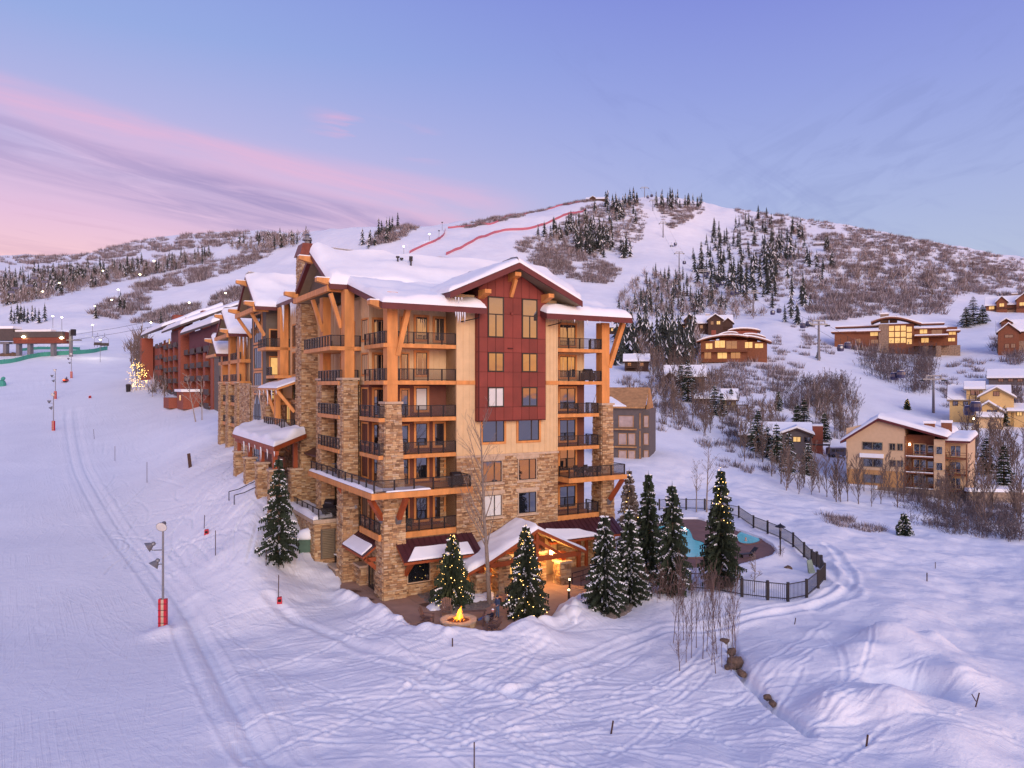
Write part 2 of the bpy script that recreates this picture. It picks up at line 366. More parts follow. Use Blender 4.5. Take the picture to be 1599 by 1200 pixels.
# ---------------------------------------------------------------- terrain
_flat = [(12, 'z', -18.4), (36, 'z', -18.4)]
def Zp(Y, py): return (HY - py) / FPX * Y
TERR = {   # for each bearing (x of the photo): (distance, kind, value): 'z' height in m, 'p' row of the photo where that ground shows
 -900: [(60, 'z', -18), (120, 'z', -12), (180, 'z', -4), (300, 'z', 20), (700, 'z', 90), (1300, 'z', 190), (2500, 'z', 200)],
 -200: [(60, 'z', -19), (90, 'z', -17.6), (130, 'z', -14), (180, 'z', -8), (240, 'p', 598), (300, 'p', 556), (420, 'p', 528), (550, 'p', 500), (700, 'p', 470), (850, 'p', 440), (1000, 'p', 425), (1300, 'p', 412), (1800, 'p', 410), (3000, 'p', 430)],
 0: [(60, 'z', -19.3), (90, 'z', -17.8), (130, 'z', -14.2), (180, 'z', -9), (240, 'p', 602), (300, 'p', 560), (420, 'p', 536), (550, 'p', 508), (700, 'p', 478), (850, 'p', 450), (1000, 'p', 425), (1300, 'p', 408), (1800, 'p', 402), (2300, 'p', 430)],
 50: [(60, 'z', -19.3), (90, 'z', -17.8), (130, 'z', -14.2), (180, 'z', -9), (240, 'p', 602), (300, 'p', 559), (420, 'p', 528), (550, 'p', 490), (700, 'p', 468), (850, 'p', 446), (1000, 'p', 424), (1300, 'p', 408), (1800, 'p', 397), (2300, 'p', 430)],
 85: [(60, 'z', -19.3), (90, 'z', -17.8), (130, 'z', -14.2), (180, 'z', -9.3), (240, 'p', 602), (300, 'p', 559), (420, 'p', 524), (550, 'p', 482), (700, 'p', 462), (850, 'p', 444), (1000, 'p', 424), (1300, 'p', 407), (1700, 'p', 405), (2300, 'p', 430)],
 130: [(60, 'z', -19.4), (90, 'z', -17.8), (130, 'z', -14.0), (180, 'z', -8.8), (240, 'p', 601), (300, 'p', 561), (420, 'p', 524), (550, 'p', 482), (700, 'p', 458), (850, 'p', 440), (1000, 'p', 424), (1300, 'p', 406), (1600, 'p', 398), (2300, 'p', 430)],
 200: [(60, 'z', -19.4), (90, 'z', -17.8), (130, 'z', -13.6), (180, 'z', -7.8), (240, 'p', 599), (300, 'p', 565), (420, 'p', 528), (550, 'p', 488), (700, 'p', 452), (850, 'p', 430), (1000, 'p', 412), (1300, 'p', 392), (1600, 'p', 379), (2300, 'p', 430)],
 260: [(60, 'z', -19.4), (90, 'z', -17.0), (130, 'z', -12), (160, 'z', -8.0), (180, 'z', -6.2), (240, 'p', 597), (300, 'p', 567), (420, 'p', 530), (550, 'p', 488), (700, 'p', 446), (850, 'p', 418), (1000, 'p', 400), (1300, 'p', 378), (1600, 'p', 368), (2300, 'p', 430)],
 330: [(58, 'z', -18.9), (70, 'z', -16.9), (80, 'z', -14.8), (95, 'z', -12), (120, 'z', -9.9), (138, 'z', -7), (165, 'z', -5), (240, 'z', 2.0), (300, 'z', 9.5), (420, 'p', 536), (550, 'p', 484), (700, 'p', 434), (850, 'p', 402), (1000, 'p', 384), (1300, 'p', 366), (1600, 'p', 362), (2300, 'p', 430)],
 400: [(56, 'z', -18.7), (62, 'z', -17.4), (67, 'z', -15.2), (72, 'z', -12.9), (82, 'z', -10.5), (95, 'z', -9.8), (112, 'z', -9.0), (130, 'z', -8), (180, 'z', -3), (240, 'z', 3), (300, 'z', 11), (420, 'p', 530), (550, 'p', 474), (700, 'p', 424), (850, 'p', 394), (1000, 'p', 376), (1200, 'p', 362), (1600, 'p', 365), (2300, 'p', 430)],
 460: [(58, 'z', -18.7), (66, 'z', -18.0), (71, 'z', -17.1), (76, 'z', -14.4), (80, 'z', -12.2), (86, 'z', -10.9), (95, 'z', -10.5), (105, 'z', -10.5), (130, 'z', -9), (180, 'z', -4), (240, 'z', 3), (300, 'z', 12), (420, 'p', 524), (550, 'p', 466), (700, 'p', 414), (850, 'p', 378), (1000, 'p', 366), (1200, 'p', 364), (1600, 'p', 372), (2300, 'p', 430)],
 510: [(50, 'z', -18.7), (66, 'z', -18.5), (73, 'z', -18.2), (79, 'z', -17.6), (90, 'z', -16), (130, 'z', -12), (180, 'z', -6), (240, 'z', 2), (300, 'z', 12), (420, 'p', 518), (550, 'p', 455), (700, 'p', 402), (820, 'p', 362), (1000, 'p', 361), (1300, 'p', 380), (2300, 'p', 430)],
 600: [(50, 'z', -18.5), (66, 'z', -18.4), (130, 'z', -14), (180, 'z', -7), (240, 'z', 2), (300, 'z', 13), (420, 'p', 500), (550, 'p', 432), (640, 'p', 392), (740, 'p', 353), (900, 'p', 356), (1300, 'p', 420), (2300, 'p', 480)],
 700: [(50, 'z', -18.4), (80, 'z', -18.3), (130, 'z', -15), (180, 'z', -8), (240, 'z', 2), (300, 'z', 13), (420, 'p', 494), (550, 'p', 420), (640, 'p', 384), (740, 'p', 354), (900, 'p', 356), (1300, 'p', 420), (2300, 'p', 480)],
 800: [(50, 'z', -18.4), (80, 'z', -18.3), (130, 'z', -15), (180, 'z', -8), (240, 'z', 2), (300, 'z', 12), (420, 'p', 502), (550, 'p', 430), (700, 'p', 366), (800, 'p', 334), (950, 'p', 345), (1300, 'p', 420), (2300, 'p', 480)],
 900: [(50, 'z', -18.4), (90, 'z', -18.2), (130, 'z', -15), (180, 'z', -9), (240, 'z', 0), (300, 'z', 9), (420, 'p', 510), (550, 'p', 436), (700, 'p', 380), (900, 'p', 312), (1000, 'p', 318), (1400, 'p', 420), (2300, 'p', 480)],
 1000: [(50, 'z', -18.5), (90, 'z', -18), (115, 'z', -17), (135, 'z', -14.2), (150, 'z', -13), (180, 'z', -9), (240, 'z', -1), (300, 'z', 7), (420, 'p', 506), (550, 'p', 446), (700, 'p', 386), (920, 'p', 306), (1020, 'p', 312), (1400, 'p', 420), (2300, 'p', 480)],
 1050: [(50, 'z', -18.7), (62, 'z', -17.7), (100, 'z', -17.7), (125, 'z', -17.4), (140, 'z', -12.8), (160, 'z', -13.5), (180, 'z', -11), (240, 'z', -2), (300, 'z', 8), (420, 'p', 505), (550, 'p', 446), (700, 'p', 390), (920, 'p', 307), (1020, 'p', 314), (1400, 'p', 420), (2300, 'p', 480)],
 1110: [(46, 'z', -19), (54, 'z', -18.4), (62, 'z', -17.7), (100, 'z', -17.7), (125, 'z', -17.6), (145, 'z', -16.5), (170, 'z', -14.5), (200, 'z', -9), (240, 'z', -3), (300, 'z', 9), (420, 'p', 504), (550, 'p', 449), (700, 'p', 398), (930, 'p', 321), (1020, 'p', 326), (1400, 'p', 420), (2300, 'p', 480)],
 1160: [(44, 'z', -19.2), (54, 'z', -18.6), (62, 'z', -17.7), (100, 'z', -17.7), (130, 'z', -17.8), (160, 'z', -15.8), (180, 'z', -13), (240, 'z', -3), (300, 'z', 10), (420, 'p', 500), (550, 'p', 447), (700, 'p', 396), (930, 'p', 322), (1020, 'p', 330), (1400, 'p', 420), (2300, 'p', 480)],
 1200: [(44, 'z', -19), (54, 'z', -18.4), (62, 'z', -17.8), (100, 'z', -17.9), (130, 'z', -18.3), (160, 'z', -17), (180, 'z', -14), (240, 'z', -3), (300, 'z', 10), (420, 'p', 496), (550, 'p', 444), (700, 'p', 394), (880, 'p', 333), (1000, 'p', 338), (1400, 'p', 430), (2300, 'p', 480)],
 1300: [(44, 'z', -18.3), (54, 'z', -17.9), (62, 'z', -17.9), (100, 'z', -18.6), (140, 'z', -20), (165, 'z', -19.5), (200, 'z', -15), (240, 'z', -6), (300, 'z', 8.5), (345, 'z', 18), (420, 'p', 492), (550, 'p', 440), (700, 'p', 386), (850, 'p', 347), (1000, 'p', 352), (1400, 'p', 430), (2300, 'p', 480)],
 1400: [(44, 'z', -18.0), (54, 'z', -17.7), (62, 'z', -18.2), (100, 'z', -19.4), (140, 'z', -21.2), (165, 'z', -20.5), (200, 'z', -16), (240, 'z', -7), (300, 'z', 6), (335, 'z', 15.2), (360, 'z', 17), (420, 'p', 494), (550, 'p', 446), (700, 'p', 396), (820, 'p', 366), (1000, 'p', 374), (1400, 'p', 440), (2300, 'p', 480)],
 1500: [(44, 'z', -18.2), (62, 'z', -18.6), (100, 'z', -20.2), (140, 'z', -22), (170, 'z', -20.5), (200, 'z', -15), (215, 'z', -11.5), (240, 'z', -8), (300, 'z', 7), (340, 'z', 17), (420, 'p', 500), (550, 'p', 455), (700, 'p', 410), (800, 'p', 387), (1000, 'p', 395), (1400, 'p', 450), (2300, 'p', 490)],
 1600: [(44, 'z', -18.4), (62, 'z', -19), (100, 'z', -20.6), (140, 'z', -22), (170, 'z', -20), (200, 'z', -14), (215, 'z', -10.5), (240, 'z', -6), (300, 'z', 11), (340, 'z', 20), (420, 'p', 490), (550, 'p', 460), (700, 'p', 422), (780, 'p', 404), (1000, 'p', 412), (1400, 'p', 460), (2300, 'p', 500)],
 1900: [(60, 'z', -19), (140, 'z', -20), (200, 'z', -12), (300, 'z', 14), (550, 'z', 60), (780, 'z', 100), (1400, 'z', 90), (2300, 'z', 100)],
 2600: [(60, 'z', -19), (140, 'z', -18), (300, 'z', 10), (780, 'z', 70), (2300, 'z', 80)],
}
def vnoise(x, y, seed=0):
    xi = np.floor(x).astype(np.int64); yi = np.floor(y).astype(np.int64); xf = x - xi; yf = y - yi
    def h(a, b):
        n = (a * 374761393 + b * 668265263 + seed * 1442695041) & 0x7fffffff
        n = ((n ^ (n >> 13)) * 1274126177) & 0x7fffffff
        return ((n ^ (n >> 16)) & 0xffff) / 65535.0
    u = xf * xf * (3 - 2 * xf); w = yf * yf * (3 - 2 * yf)
    return (h(xi, yi) * (1 - u) + h(xi + 1, yi) * u) * (1 - w) + (h(xi, yi + 1) * (1 - u) + h(xi + 1, yi + 1) * u) * w - 0.5
def fbm(x, y, o=4, seed=0):
    r = 0; a = 1.0
    for k in range(o): r = r + a * vnoise(x * 2 ** k, y * 2 ** k, seed + k); a *= 0.5
    return r
NP_, NL = 700, 420
_pxs = np.linspace(-900, 2600, NP_); _lg = np.linspace(math.log(12), math.log(2300), NL)
_cols = sorted(TERR)
_tab = []
for c in _cols:
    pr = _flat + TERR[c] if TERR[c][0][0] > 36 else TERR[c]
    Ys = np.log([p[0] for p in pr]); zs = [p[2] if p[1] == 'z' else Zp(p[0], p[2]) for p in pr]
    _tab.append(np.interp(_lg, Ys, zs))
_tab = np.array(_tab)
_grid = np.array([np.interp(_pxs, _cols, _tab[:, j]) for j in range(NL)]).T          # [px, lg]
def _blur(a, s, ax):
    k = np.exp(-0.5 * (np.arange(-3 * s, 3 * s + 1) / s) ** 2); k /= k.sum()
    p = np.pad(a, [(3 * s, 3 * s) if i == ax else (0, 0) for i in range(2)], 'edge')
    return np.apply_along_axis(lambda m: np.convolve(m, k, 'valid'), ax, p)
_grid = _blur(_blur(_grid, 5, 0), 3, 1)
def base_h(X, Y):
    px = np.clip(CX + FPX * X / np.maximum(Y, 1), -900, 2600); l = np.clip(np.log(np.maximum(Y, 12.0)), _lg[0], _lg[-1])
    i = (px + 900) / 3500 * (NP_ - 1); j = (l - _lg[0]) / (_lg[-1] - _lg[0]) * (NL - 1)
    i0 = np.minimum(i.astype(int), NP_ - 2); j0 = np.minimum(j.astype(int), NL - 2); fi = i - i0; fj = j - j0
    g = _grid
    return (g[i0, j0] * (1 - fi) + g[i0 + 1, j0] * fi) * (1 - fj) + (g[i0, j0 + 1] * (1 - fi) + g[i0 + 1, j0 + 1] * fi) * fj
# patio and pool outlines (world xy), read from the photo at the height of each terrace
PATIO_Z, POOL_Z = -18.2, -17.7
def gpt(px, py, z): Y = z * FPX / (HY - py); return ((px - CX) / FPX * Y, Y)
PATIO = [gpt(*p, PATIO_Z) for p in ((530, 880), (532, 918), (566, 936), (588, 951), (618, 968), (645, 985), (700, 998), (770, 996), (800, 985), (850, 972), (865, 962), (880, 944), (920, 934), (960, 922), (985, 900), (985, 868), (900, 852), (600, 852))]
POOLDECK = [gpt(*p, POOL_Z) for p in ((985, 862), (1012, 822), (1052, 811), (1090, 811), (1130, 822), (1160, 832), (1190, 843), (1205, 852), (1212, 862), (1205, 870), (1180, 878), (1150, 886), (1090, 890), (1040, 892), (1000, 890))]
def in_poly(X, Y, poly):
    r = np.zeros(np.shape(X), bool); n = len(poly)
    for k in range(n):
        x0, y0 = poly[k]; x1, y1 = poly[(k + 1) % n]
        c = ((y0 > Y) != (y1 > Y)) & (X < (x1 - x0) * (Y - y0) / (y1 - y0 + 1e-12) + x0)
        r ^= c
    return r
def poly_dist(X, Y, poly, closed=True):
    d = np.full(np.shape(X), 1e9); n = len(poly)
    for k in range(n if closed else n - 1):
        x0, y0 = poly[k]; x1, y1 = poly[(k + 1) % n]; dx, dy = x1 - x0, y1 - y0
        t = np.clip(((X - x0) * dx + (Y - y0) * dy) / (dx * dx + dy * dy + 1e-9), 0, 1)
        d = np.minimum(d, np.hypot(X - x0 - t * dx, Y - y0 - t * dy))
    return d
def sstep(a, b, x): t = np.clip((x - a) / (b - a), 0, 1); return t * t * (3 - 2 * t)
_bank = [gpt(*p, -18.3) for p in ((535, 925), (566, 943), (588, 957), (618, 974), (645, 992), (700, 1006), (780, 1004), (840, 980), (870, 968))]
MOUNDS = [(gpt(690, 1012, -18.3), 2.6, 0.5), (gpt(742, 1018, -18.3), 1.7, 0.45), (gpt(835, 998, -18.3), 1.9, 1.15), (gpt(800, 1015, -18.3), 2.2, 0.5), (gpt(770, 1042, -18.3), 3.0, 0.35), (gpt(895, 955, -18.2), 1.6, 0.8), (gpt(915, 938, -18.2), 1.2, 0.7), (gpt(925, 962, -18.3), 2.2, 0.6), (gpt(515, 886, -18.2), 1.6, 0.9), (gpt(505, 900, -18.2), 2.2, 0.5), (gpt(580, 965, -18.3), 2.0, 0.4), (gpt(630, 1000, -18.3), 2.2, 0.35),
          (gpt(1390, 1004, -17.8), 1.9, 1.38), (gpt(1345, 1022, -17.8), 1.5, 0.87), (gpt(1462, 1000, -17.8), 1.3, 0.94), (gpt(1432, 1066, -17.8), 1.5, -1.30), (gpt(1366, 1056, -17.8), .8, -0.72), (gpt(1500, 1060, -17.8), 1.2, 0.72), (gpt(1395, 1110, -17.8), 1.4, 0.65), (gpt(1300, 1105, -17.9), 1.2, 0.58), (gpt(1480, 1160, -17.9), 1.3, 0.58), (gpt(1200, 1050, -18.2), 1.5, 0.51), (gpt(1500, 1040, -17.8), 3.0, 0.72), (gpt(1330, 1090, -17.8), 2.6, 0.87), (gpt(1250, 1040, -18.3), 4.0, 0.72), (gpt(1480, 1120, -17.8), 2.6, 0.72), (gpt(1010, 935, -18), 2.5, 0.72), (gpt(255, 992, -19.3), 1.3, 0.51)]
LUMPS = [((-0.9, 100), 3)]
def ground_h(X, Y):
    X = np.asarray(X, float); Y = np.asarray(Y, float)
    z = base_h(X, Y)
    far = sstep(150, 420, Y)
    z = z + far * (fbm(X / 60, Y / 60, 4, 5) * 7.0 * sstep(200, 800, Y) + fbm(X / 16, Y / 16, 3, 9) * 1.0)
    near = 1 - sstep(120, 260, Y)
    px = CX + FPX * X / np.maximum(Y, 1)
    rough = sstep(230, 420, px) * near                       # trodden ground right of the groomed run
    z = z + rough * ((fbm(X / 7, Y / 7, 3, 2) * 0.55 + fbm(X / 1.8, Y / 1.8, 3, 3) * 0.13) * (1 + .7 * np.exp(-((px - 390) / 120) ** 2) * sstep(62, 72, Y)))
    z = z + near * (1 - rough) * fbm(X / 14, Y / 30, 2, 7) * 0.25
    z = z + rough * sstep(960, 1150, px) * fbm(X / 4.5 + 7, Y / 4.5, 3, 21) * 0.5
    for (cx, cy), r, h in MOUNDS:
        d2 = ((X - cx) ** 2 + (Y - cy) ** 2) / r ** 2
        z = z + h * np.exp(-d2)
    db = poly_dist(X, Y, _bank, False)
    z = z + 0.45 * np.exp(-(db / 0.9) ** 2) * (0.7 + 1.2 * np.clip(fbm(X / 1.5, Y / 1.5, 2, 4) + 0.35, 0, 1))
    for poly, pz in ((PATIO, PATIO_Z), (POOLDECK, POOL_Z)):
        ins = in_poly(X, Y, poly); d = poly_dist(X, Y, poly)
        m = np.where(ins, sstep(0.0, 0.35, d), 0)
        z = z * (1 - m) + (pz - 0.45) * m
        if poly is POOLDECK:
            m2 = np.where(~ins, 1 - sstep(0, 2.5, d), 0); z = z + m2 * np.maximum(0, pz + 0.25 - z)
    return z
def gh(x, y): return float(ground_h(np.array([x]), np.array([y]))[0])
# rows of the photo -> the first ground seen there
_raylg = np.exp(np.linspace(math.log(34), math.log(2300), 500))
def ground_at(px, py):
    X = (px - CX) / FPX * _raylg
    z = ground_h(X, _raylg); rows = HY - FPX * z / _raylg
    k = np.nonzero(rows <= py)[0]
    if len(k) == 0:      # above the skyline: the crest itself
        k = int(np.argmin(np.where(_raylg < (2300 if px < 420 else 1000), rows, 1e9))); Y = _raylg[k]
        return Vector(((px - CX) / FPX * Y, Y, z[k]))
    if k[0] == 0: k = np.array([1])
    k = k[0]; f = (rows[k - 1] - py) / (rows[k - 1] - rows[k] + 1e-9); Y = _raylg[k - 1] + f * (_raylg[k] - _raylg[k - 1])
    return Vector(((px - CX) / FPX * Y, Y, gh((px - CX) / FPX * Y, Y)))
# tracks in the snow: (polyline in photo coordinates, width, depth)
def trail(pts): 
    o = []
    for p in pts:
        g = ground_at(*p)
        if g is not None: o.append((g.x, g.y))
    return o
def smooth_line(p, n=6):
    if len(p) < 3: return p
    P = [p[0]] + list(p) + [p[-1]]; o = []
    for i in range(1, len(P) - 2):
        for k in range(n):
            t = k / n; a, b, c, d = (np.array(P[i - 1 + q]) for q in range(4))
            o.append(tuple(0.5 * (2 * b + (c - a) * t + (2 * a - 5 * b + 4 * c - d) * t * t + (3 * b - a - 3 * c + d) * t ** 3)))
    return o + [p[-1]]
TRACKS = []
for pts, w, dp_, ridge in (
    ([(800, 1090), (860, 1055), (930, 1030), (1000, 1000), (1040, 985), (1130, 978), (1230, 955), (1300, 935), (1330, 912), (1318, 880), (1290, 850)], 0.34, 0.20, 0.10),
    ([(790, 1085), (850, 1050), (920, 1024), (1000, 993), (1035, 979), (1130, 970), (1230, 946), (1290, 928), (1320, 905), (1310, 880)], 0.26, 0.16, 0.08),
    ([(640, 1075), (740, 1075), (800, 1080), (880, 1048), (1000, 1010)], 0.25, 0.12, 0.06),
    ([(420, 930), (500, 985), (600, 1020), (690, 1050), (760, 1075), (830, 1095)], 0.4, 0.15, 0.08),
    ([(300, 940), (335, 1030), (385, 1120), (430, 1195)], 0.7, 0.12, 0.08), ([(270, 900), (315, 1000), (365, 1100), (400, 1195)], 0.5, 0.12, 0.06),
    ([(120, 640), (130, 720), (170, 800), (230, 880), (290, 960)], 0.8, 0.12, 0.06), ([(105, 640), (112, 720), (150, 800), (215, 890)], 0.6, 0.10, 0.05),
    ([(0, 620), (60, 600), (110, 585)], 0.6, 0.12, 0.05), ([(1285, 880), (1310, 905), (1330, 925), (1270, 950)], 0.5, 0.25, 0.14)):
    TRACKS.append((smooth_line(trail(pts)), w, dp_ * .75, ridge * .75))
for off, fw_ in ((-3.2, 1.2), (-2.5, .7), (-.6, 1.0), (.3, .5), (2.2, .9), (2.9, .6)):
    TRACKS.append((smooth_line(trail([(118 + off * 5, 645), (132 + off * 6, 720), (175 + off * 8, 800), (240 + off * 10, 885), (300 + off * 12, 965), (345 + off * 14, 1050), (392 + off * 16, 1130), (432 + off * 18 + 6 * fw_, 1196)])), .13 + .06 * fw_, .075 * fw_, .045 * fw_))
TRACKS.append((smooth_line(trail([(1140, 1000), (1158, 1048), (1195, 1088), (1232, 1120), (1265, 1146)])), 0.3, 0.6, 0.0))
_r2 = random.Random(5)
for k in range(330):       # skiers' turns across the bank
    if k < 170: cx, cy = _r2.uniform(150, 470), _r2.uniform(650, 900)
    elif k < 250: cx, cy = _r2.uniform(330, 760), _r2.uniform(960, 1190)
    else: cx, cy = _r2.uniform(650, 1300), _r2.uniform(1060, 1195)
    if cy < 640 + (cx - 150) * 0.2: continue
    g = ground_at(cx, cy)
    if g is None: continue
    a = _r2.uniform(-0.5, 0.5) + (1.9 if k < 170 else (0.35 if k % 3 else -.5)); L = _r2.uniform(4, 16); cu = _r2.uniform(-0.12, 0.12) if k < 170 else _r2.uniform(-0.05, 0.06); p = [g.x, g.y]; line = [tuple(p)]
    for q in range(10):
        a += cu * L / 10; p = [p[0] + math.cos(a) * L / 10, p[1] + math.sin(a) * L / 10]; line.append(tuple(p))
    TRACKS.append((line, _r2.uniform(0.09, 0.16), _r2.uniform(0.03, 0.08) * (1.5 if k < 170 else .75), 0.03))
def carve(X, Y):
    dz = np.zeros_like(X)
    for line, w, d, ridge in TRACKS:
        if len(line) < 2: continue
        L = np.array(line); pad = w * 4
        m = (X > L[:, 0].min() - pad) & (X < L[:, 0].max() + pad) & (Y > L[:, 1].min() - pad) & (Y < L[:, 1].max() + pad)
        if not m.any(): continue
        dd = poly_dist(X[m], Y[m], line, False)
        dz[m] += -d * np.exp(-(dd / w) ** 2) + ridge * np.exp(-((dd - 1.9 * w) / (0.7 * w)) ** 2)
    return dz
def ground_material():
    m = bpy.data.materials.new('snow_ground'); m.use_nodes = True
    t = m.node_tree; b = t.nodes['Principled BSDF']; b.inputs['Roughness'].default_value = 0.7; b.inputs['Specular IOR Level'].default_value = 0.25
    tcn = t.nodes.new('ShaderNodeTexCoord')
    def noise(s, d, st=(1, 1, 1), rot=0):
        mp0 = t.nodes.new('ShaderNodeMapping'); mp0.inputs['Rotation'].default_value = (0, 0, rot)
        mpn = t.nodes.new('ShaderNodeMapping'); mpn.inputs['Scale'].default_value = st
        n = t.nodes.new('ShaderNodeTexNoise'); n.inputs['Scale'].default_value = s; n.inputs['Detail'].default_value = d; n.inputs['Roughness'].default_value = 0.6; n.inputs['Distortion'].default_value = 0.5
        t.links.new(tcn.outputs['Object'], mp0.inputs[0]); t.links.new(mp0.outputs[0], mpn.inputs[0]); t.links.new(mpn.outputs[0], n.inputs['Vector']); return n.outputs['Fac']
    r = ramp(t, [(0.3, (0.79, 0.80, 0.84)), (0.7, (0.87, 0.88, 0.91))]); t.links.new(noise(0.12, 6), r.inputs[0]); t.links.new(r.outputs[0], b.inputs['Base Color'])
    def bump(h, st, di, prev=None):
        n = t.nodes.new('ShaderNodeBump'); n.inputs['Strength'].default_value = st; n.inputs['Distance'].default_value = di; t.links.new(h, n.inputs['Height'])
        if prev: t.links.new(prev, n.inputs['Normal'])
        return n.outputs[0]
    def sharp(h, a, c):
        q = ramp(t, [(a, (0, 0, 0)), (c, (1, 1, 1))]); t.links.new(h, q.inputs[0]); return q.outputs[0]
    p = bump(noise(5.5, 6), 0.35, 0.05, bump(noise(1.2, 9), 0.7, 0.14))
    for ang, sx, sy, st in ((-34, 7.0, .14, .34), (-22, 4.6, .18, .24), (61, 4.0, .3, .26), (133, 3.4, .3, .24)):
        mul = t.nodes.new('ShaderNodeMath'); mul.operation = 'MULTIPLY'
        t.links.new(sharp(noise(.55, 3, (sx, sy, 1), R(ang)), .52, .66), mul.inputs[0]); t.links.new(sharp(noise(.05 + .01 * st, 3, (1, 1, 1), R(ang)), .48, .60), mul.inputs[1])
        p = bump(mul.outputs[0], st, 0.09, p)
    t.links.new(p, b.inputs['Normal'])
    return m
M_ground = ground_material()
def terrain():
    tx = np.concatenate([np.linspace(-1.4, -0.74, 70)[:-1], np.linspace(-0.74, 0.74, 820)[:-1], np.linspace(0.74, 1.4, 70)])
    ys = np.concatenate([np.exp(np.linspace(math.log(12), math.log(33), 16))[:-1], np.exp(np.linspace(math.log(33), math.log(135), 430))[:-1], np.exp(np.linspace(math.log(135), math.log(2300), 170))])
    T, Yg = np.meshgrid(tx, ys); X = T * Yg
    Z = ground_h(X, Yg)
    nr = ys < 260
    Z[nr] += carve(X[nr], Yg[nr])
    V = np.stack([X, Yg, Z], -1).reshape(-1, 3); n, mm = Yg.shape
    i = np.arange(n - 1)[:, None] * mm + np.arange(mm - 1)[None]
    F = np.stack([i, i + 1, i + mm + 1, i + mm], -1).reshape(-1, 4)
    o = link('snow_covered_ground', np_mesh('snow_covered_ground', V, F, M_ground, smooth=True)); o['kind'] = 'structure'
    z0 = float(Z[0].mean())
    b = MB(); b.quad((-900, -700, z0 - 2), (900, -700, z0 - 2), (900, 12.5, z0), (-900, 12.5, z0))
    b.build('snow_ground_behind_camera', M_ground, kind='structure')
terrain()
# ---------------------------------------------------------------- the apartment building
BU, BV, BP0 = Vector((.864, .503, 0)), Vector((-.503, .864, 0)), Vector((-4.99, 66.9, 0))
BRZ = math.atan2(.503, .864)
BZ = -18.2
def bw(a, b, z=BZ): p = BP0 + BU * a + BV * b; return Vector((p.x, p.y, z))
APT = thing('apartment_building', 'large stone and timber apartment lodge with deep red bay and snowy gabled roofs', 'apartment building', (BP0.x, BP0.y, BZ), BRZ)
def part(name, mb, m, parent=None, **kw):
    o = mb.build(name, m, APT if parent is None else parent, **kw)
    if parent is None: o.location = (0, 0, -BZ)
    return o
def fbx(mb, face, c0, c1, z0, z1, plane, d0, d1):
    if face == 'F': mb.bx(c0, c1, plane - d1, plane - d0, z0, z1)
    else: mb.bx(plane - d1, plane - d0, c0, c1, z0, z1)
def window(face, c0, c1, z0, z1, plane, trim=M_orange, tw=0.16, vs=(0.5,), hs=(), pane=None, sill=False, rec=None):
    """casing round the outside of c0..c1, z0..z1; vs/hs = glazing bars as fractions"""
    f = MB(); a, b_, d = c0 - tw, c1 + tw, 0.10
    if trim is not None:
        fbx(f, face, a, c0, z0 - tw, z1 + tw, plane, 0, d); fbx(f, face, c1, b_, z0 - tw, z1 + tw, plane, 0, d)
        fbx(f, face, c0, c1, z1, z1 + tw, plane, 0, d); fbx(f, face, c0, c1, z0 - tw, z0, plane, 0, d + (0.05 if sill else 0))
    else:
        fbx(f, face, c0 - 0.05, c0, z0 - 0.05, z1 + 0.05, plane, 0, 0.05); fbx(f, face, c1, c1 + 0.05, z0 - 0.05, z1 + 0.05, plane, 0, 0.05)
        fbx(f, face, c0, c1, z1, z1 + 0.05, plane, 0, 0.05); fbx(f, face, c0, c1, z0 - 0.05, z0, plane, 0, 0.05)
    w = part('window', f, trim or M_frame)
    g = MB(); fbx(g, face, c0, c1, z0, z1, plane, 0.004, 0.022); part('pane', g, pane or M_glass, w)
    s = MB()
    for e0, e1, g0, g1 in ((c0, c0 + .06, z0, z1), (c1 - .06, c1, z0, z1), (c0 + .06, c1 - .06, z0, z0 + .06), (c0 + .06, c1 - .06, z1 - .06, z1)): fbx(s, face, e0, e1, g0, g1, plane, 0.024, 0.07)
    for t in vs: m_ = c0 + (c1 - c0) * t; fbx(s, face, m_ - .045, m_ + .045, z0 + .06, z1 - .06, plane, 0.024, 0.062)
    for t in hs: m_ = z0 + (z1 - z0) * t; fbx(s, face, c0 + .06, c1 - .06, m_ - .05, m_ + .05, plane, 0.026, 0.066)
    part('sash', s, M_frame, w)
    return w
STONES = []
def stonewall(face, c0, c1, z0, z1, plane, holes=(), top=None, big=1.0, pri=0, taper=0.0, parent=None):
    """courses of ledge stone on a wall face; taper widens the wall towards its foot"""
    r = random.Random(int(abs(c0 * 131 + z0 * 17 + plane * 7)) + 3)
    z = z0
    while z < z1 - 0.06:
        h = min(r.choice((0.10, 0.13, 0.16, 0.20)) * big, z1 - z)
        k = taper * (z1 - z) / max(0.1, z1 - z0)
        e0, e1 = c0 - k, c1 + k
        c = e0 + 0.0
        while c < e1 - 0.05:
            w = r.uniform(0.2, 0.7) * big
            if e1 - (c + w) < 0.22: w = e1 - c
            if not any(c + w > q[0] and c < q[1] and z + h > q[2] + 0.02 and z < q[3] - 0.02 for q in holes):
                STONES.append((pri, face, c + 0.012, c + w - 0.012, z + 0.012, z + h - 0.012, plane - k, r.uniform(0.03, 0.11), r.random()))
            else:   # trim the stone against the opening
                for q in holes:
                    if c + w > q[0] and c < q[1] and z + h > q[2] + 0.02 and z < q[3] - 0.02:
                        if c < q[0] - 0.1: STONES.append((pri, face, c + 0.012, q[0], z + 0.012, z + h - 0.012, plane - k, r.uniform(0.03, 0.11), r.random()))
                        if c + w > q[1] + 0.1: STONES.append((pri, face, q[1], c + w - 0.012, z + 0.012, z + h - 0.012, plane - k, r.uniform(0.03, 0.11), r.random()))
            c += w
        z += h
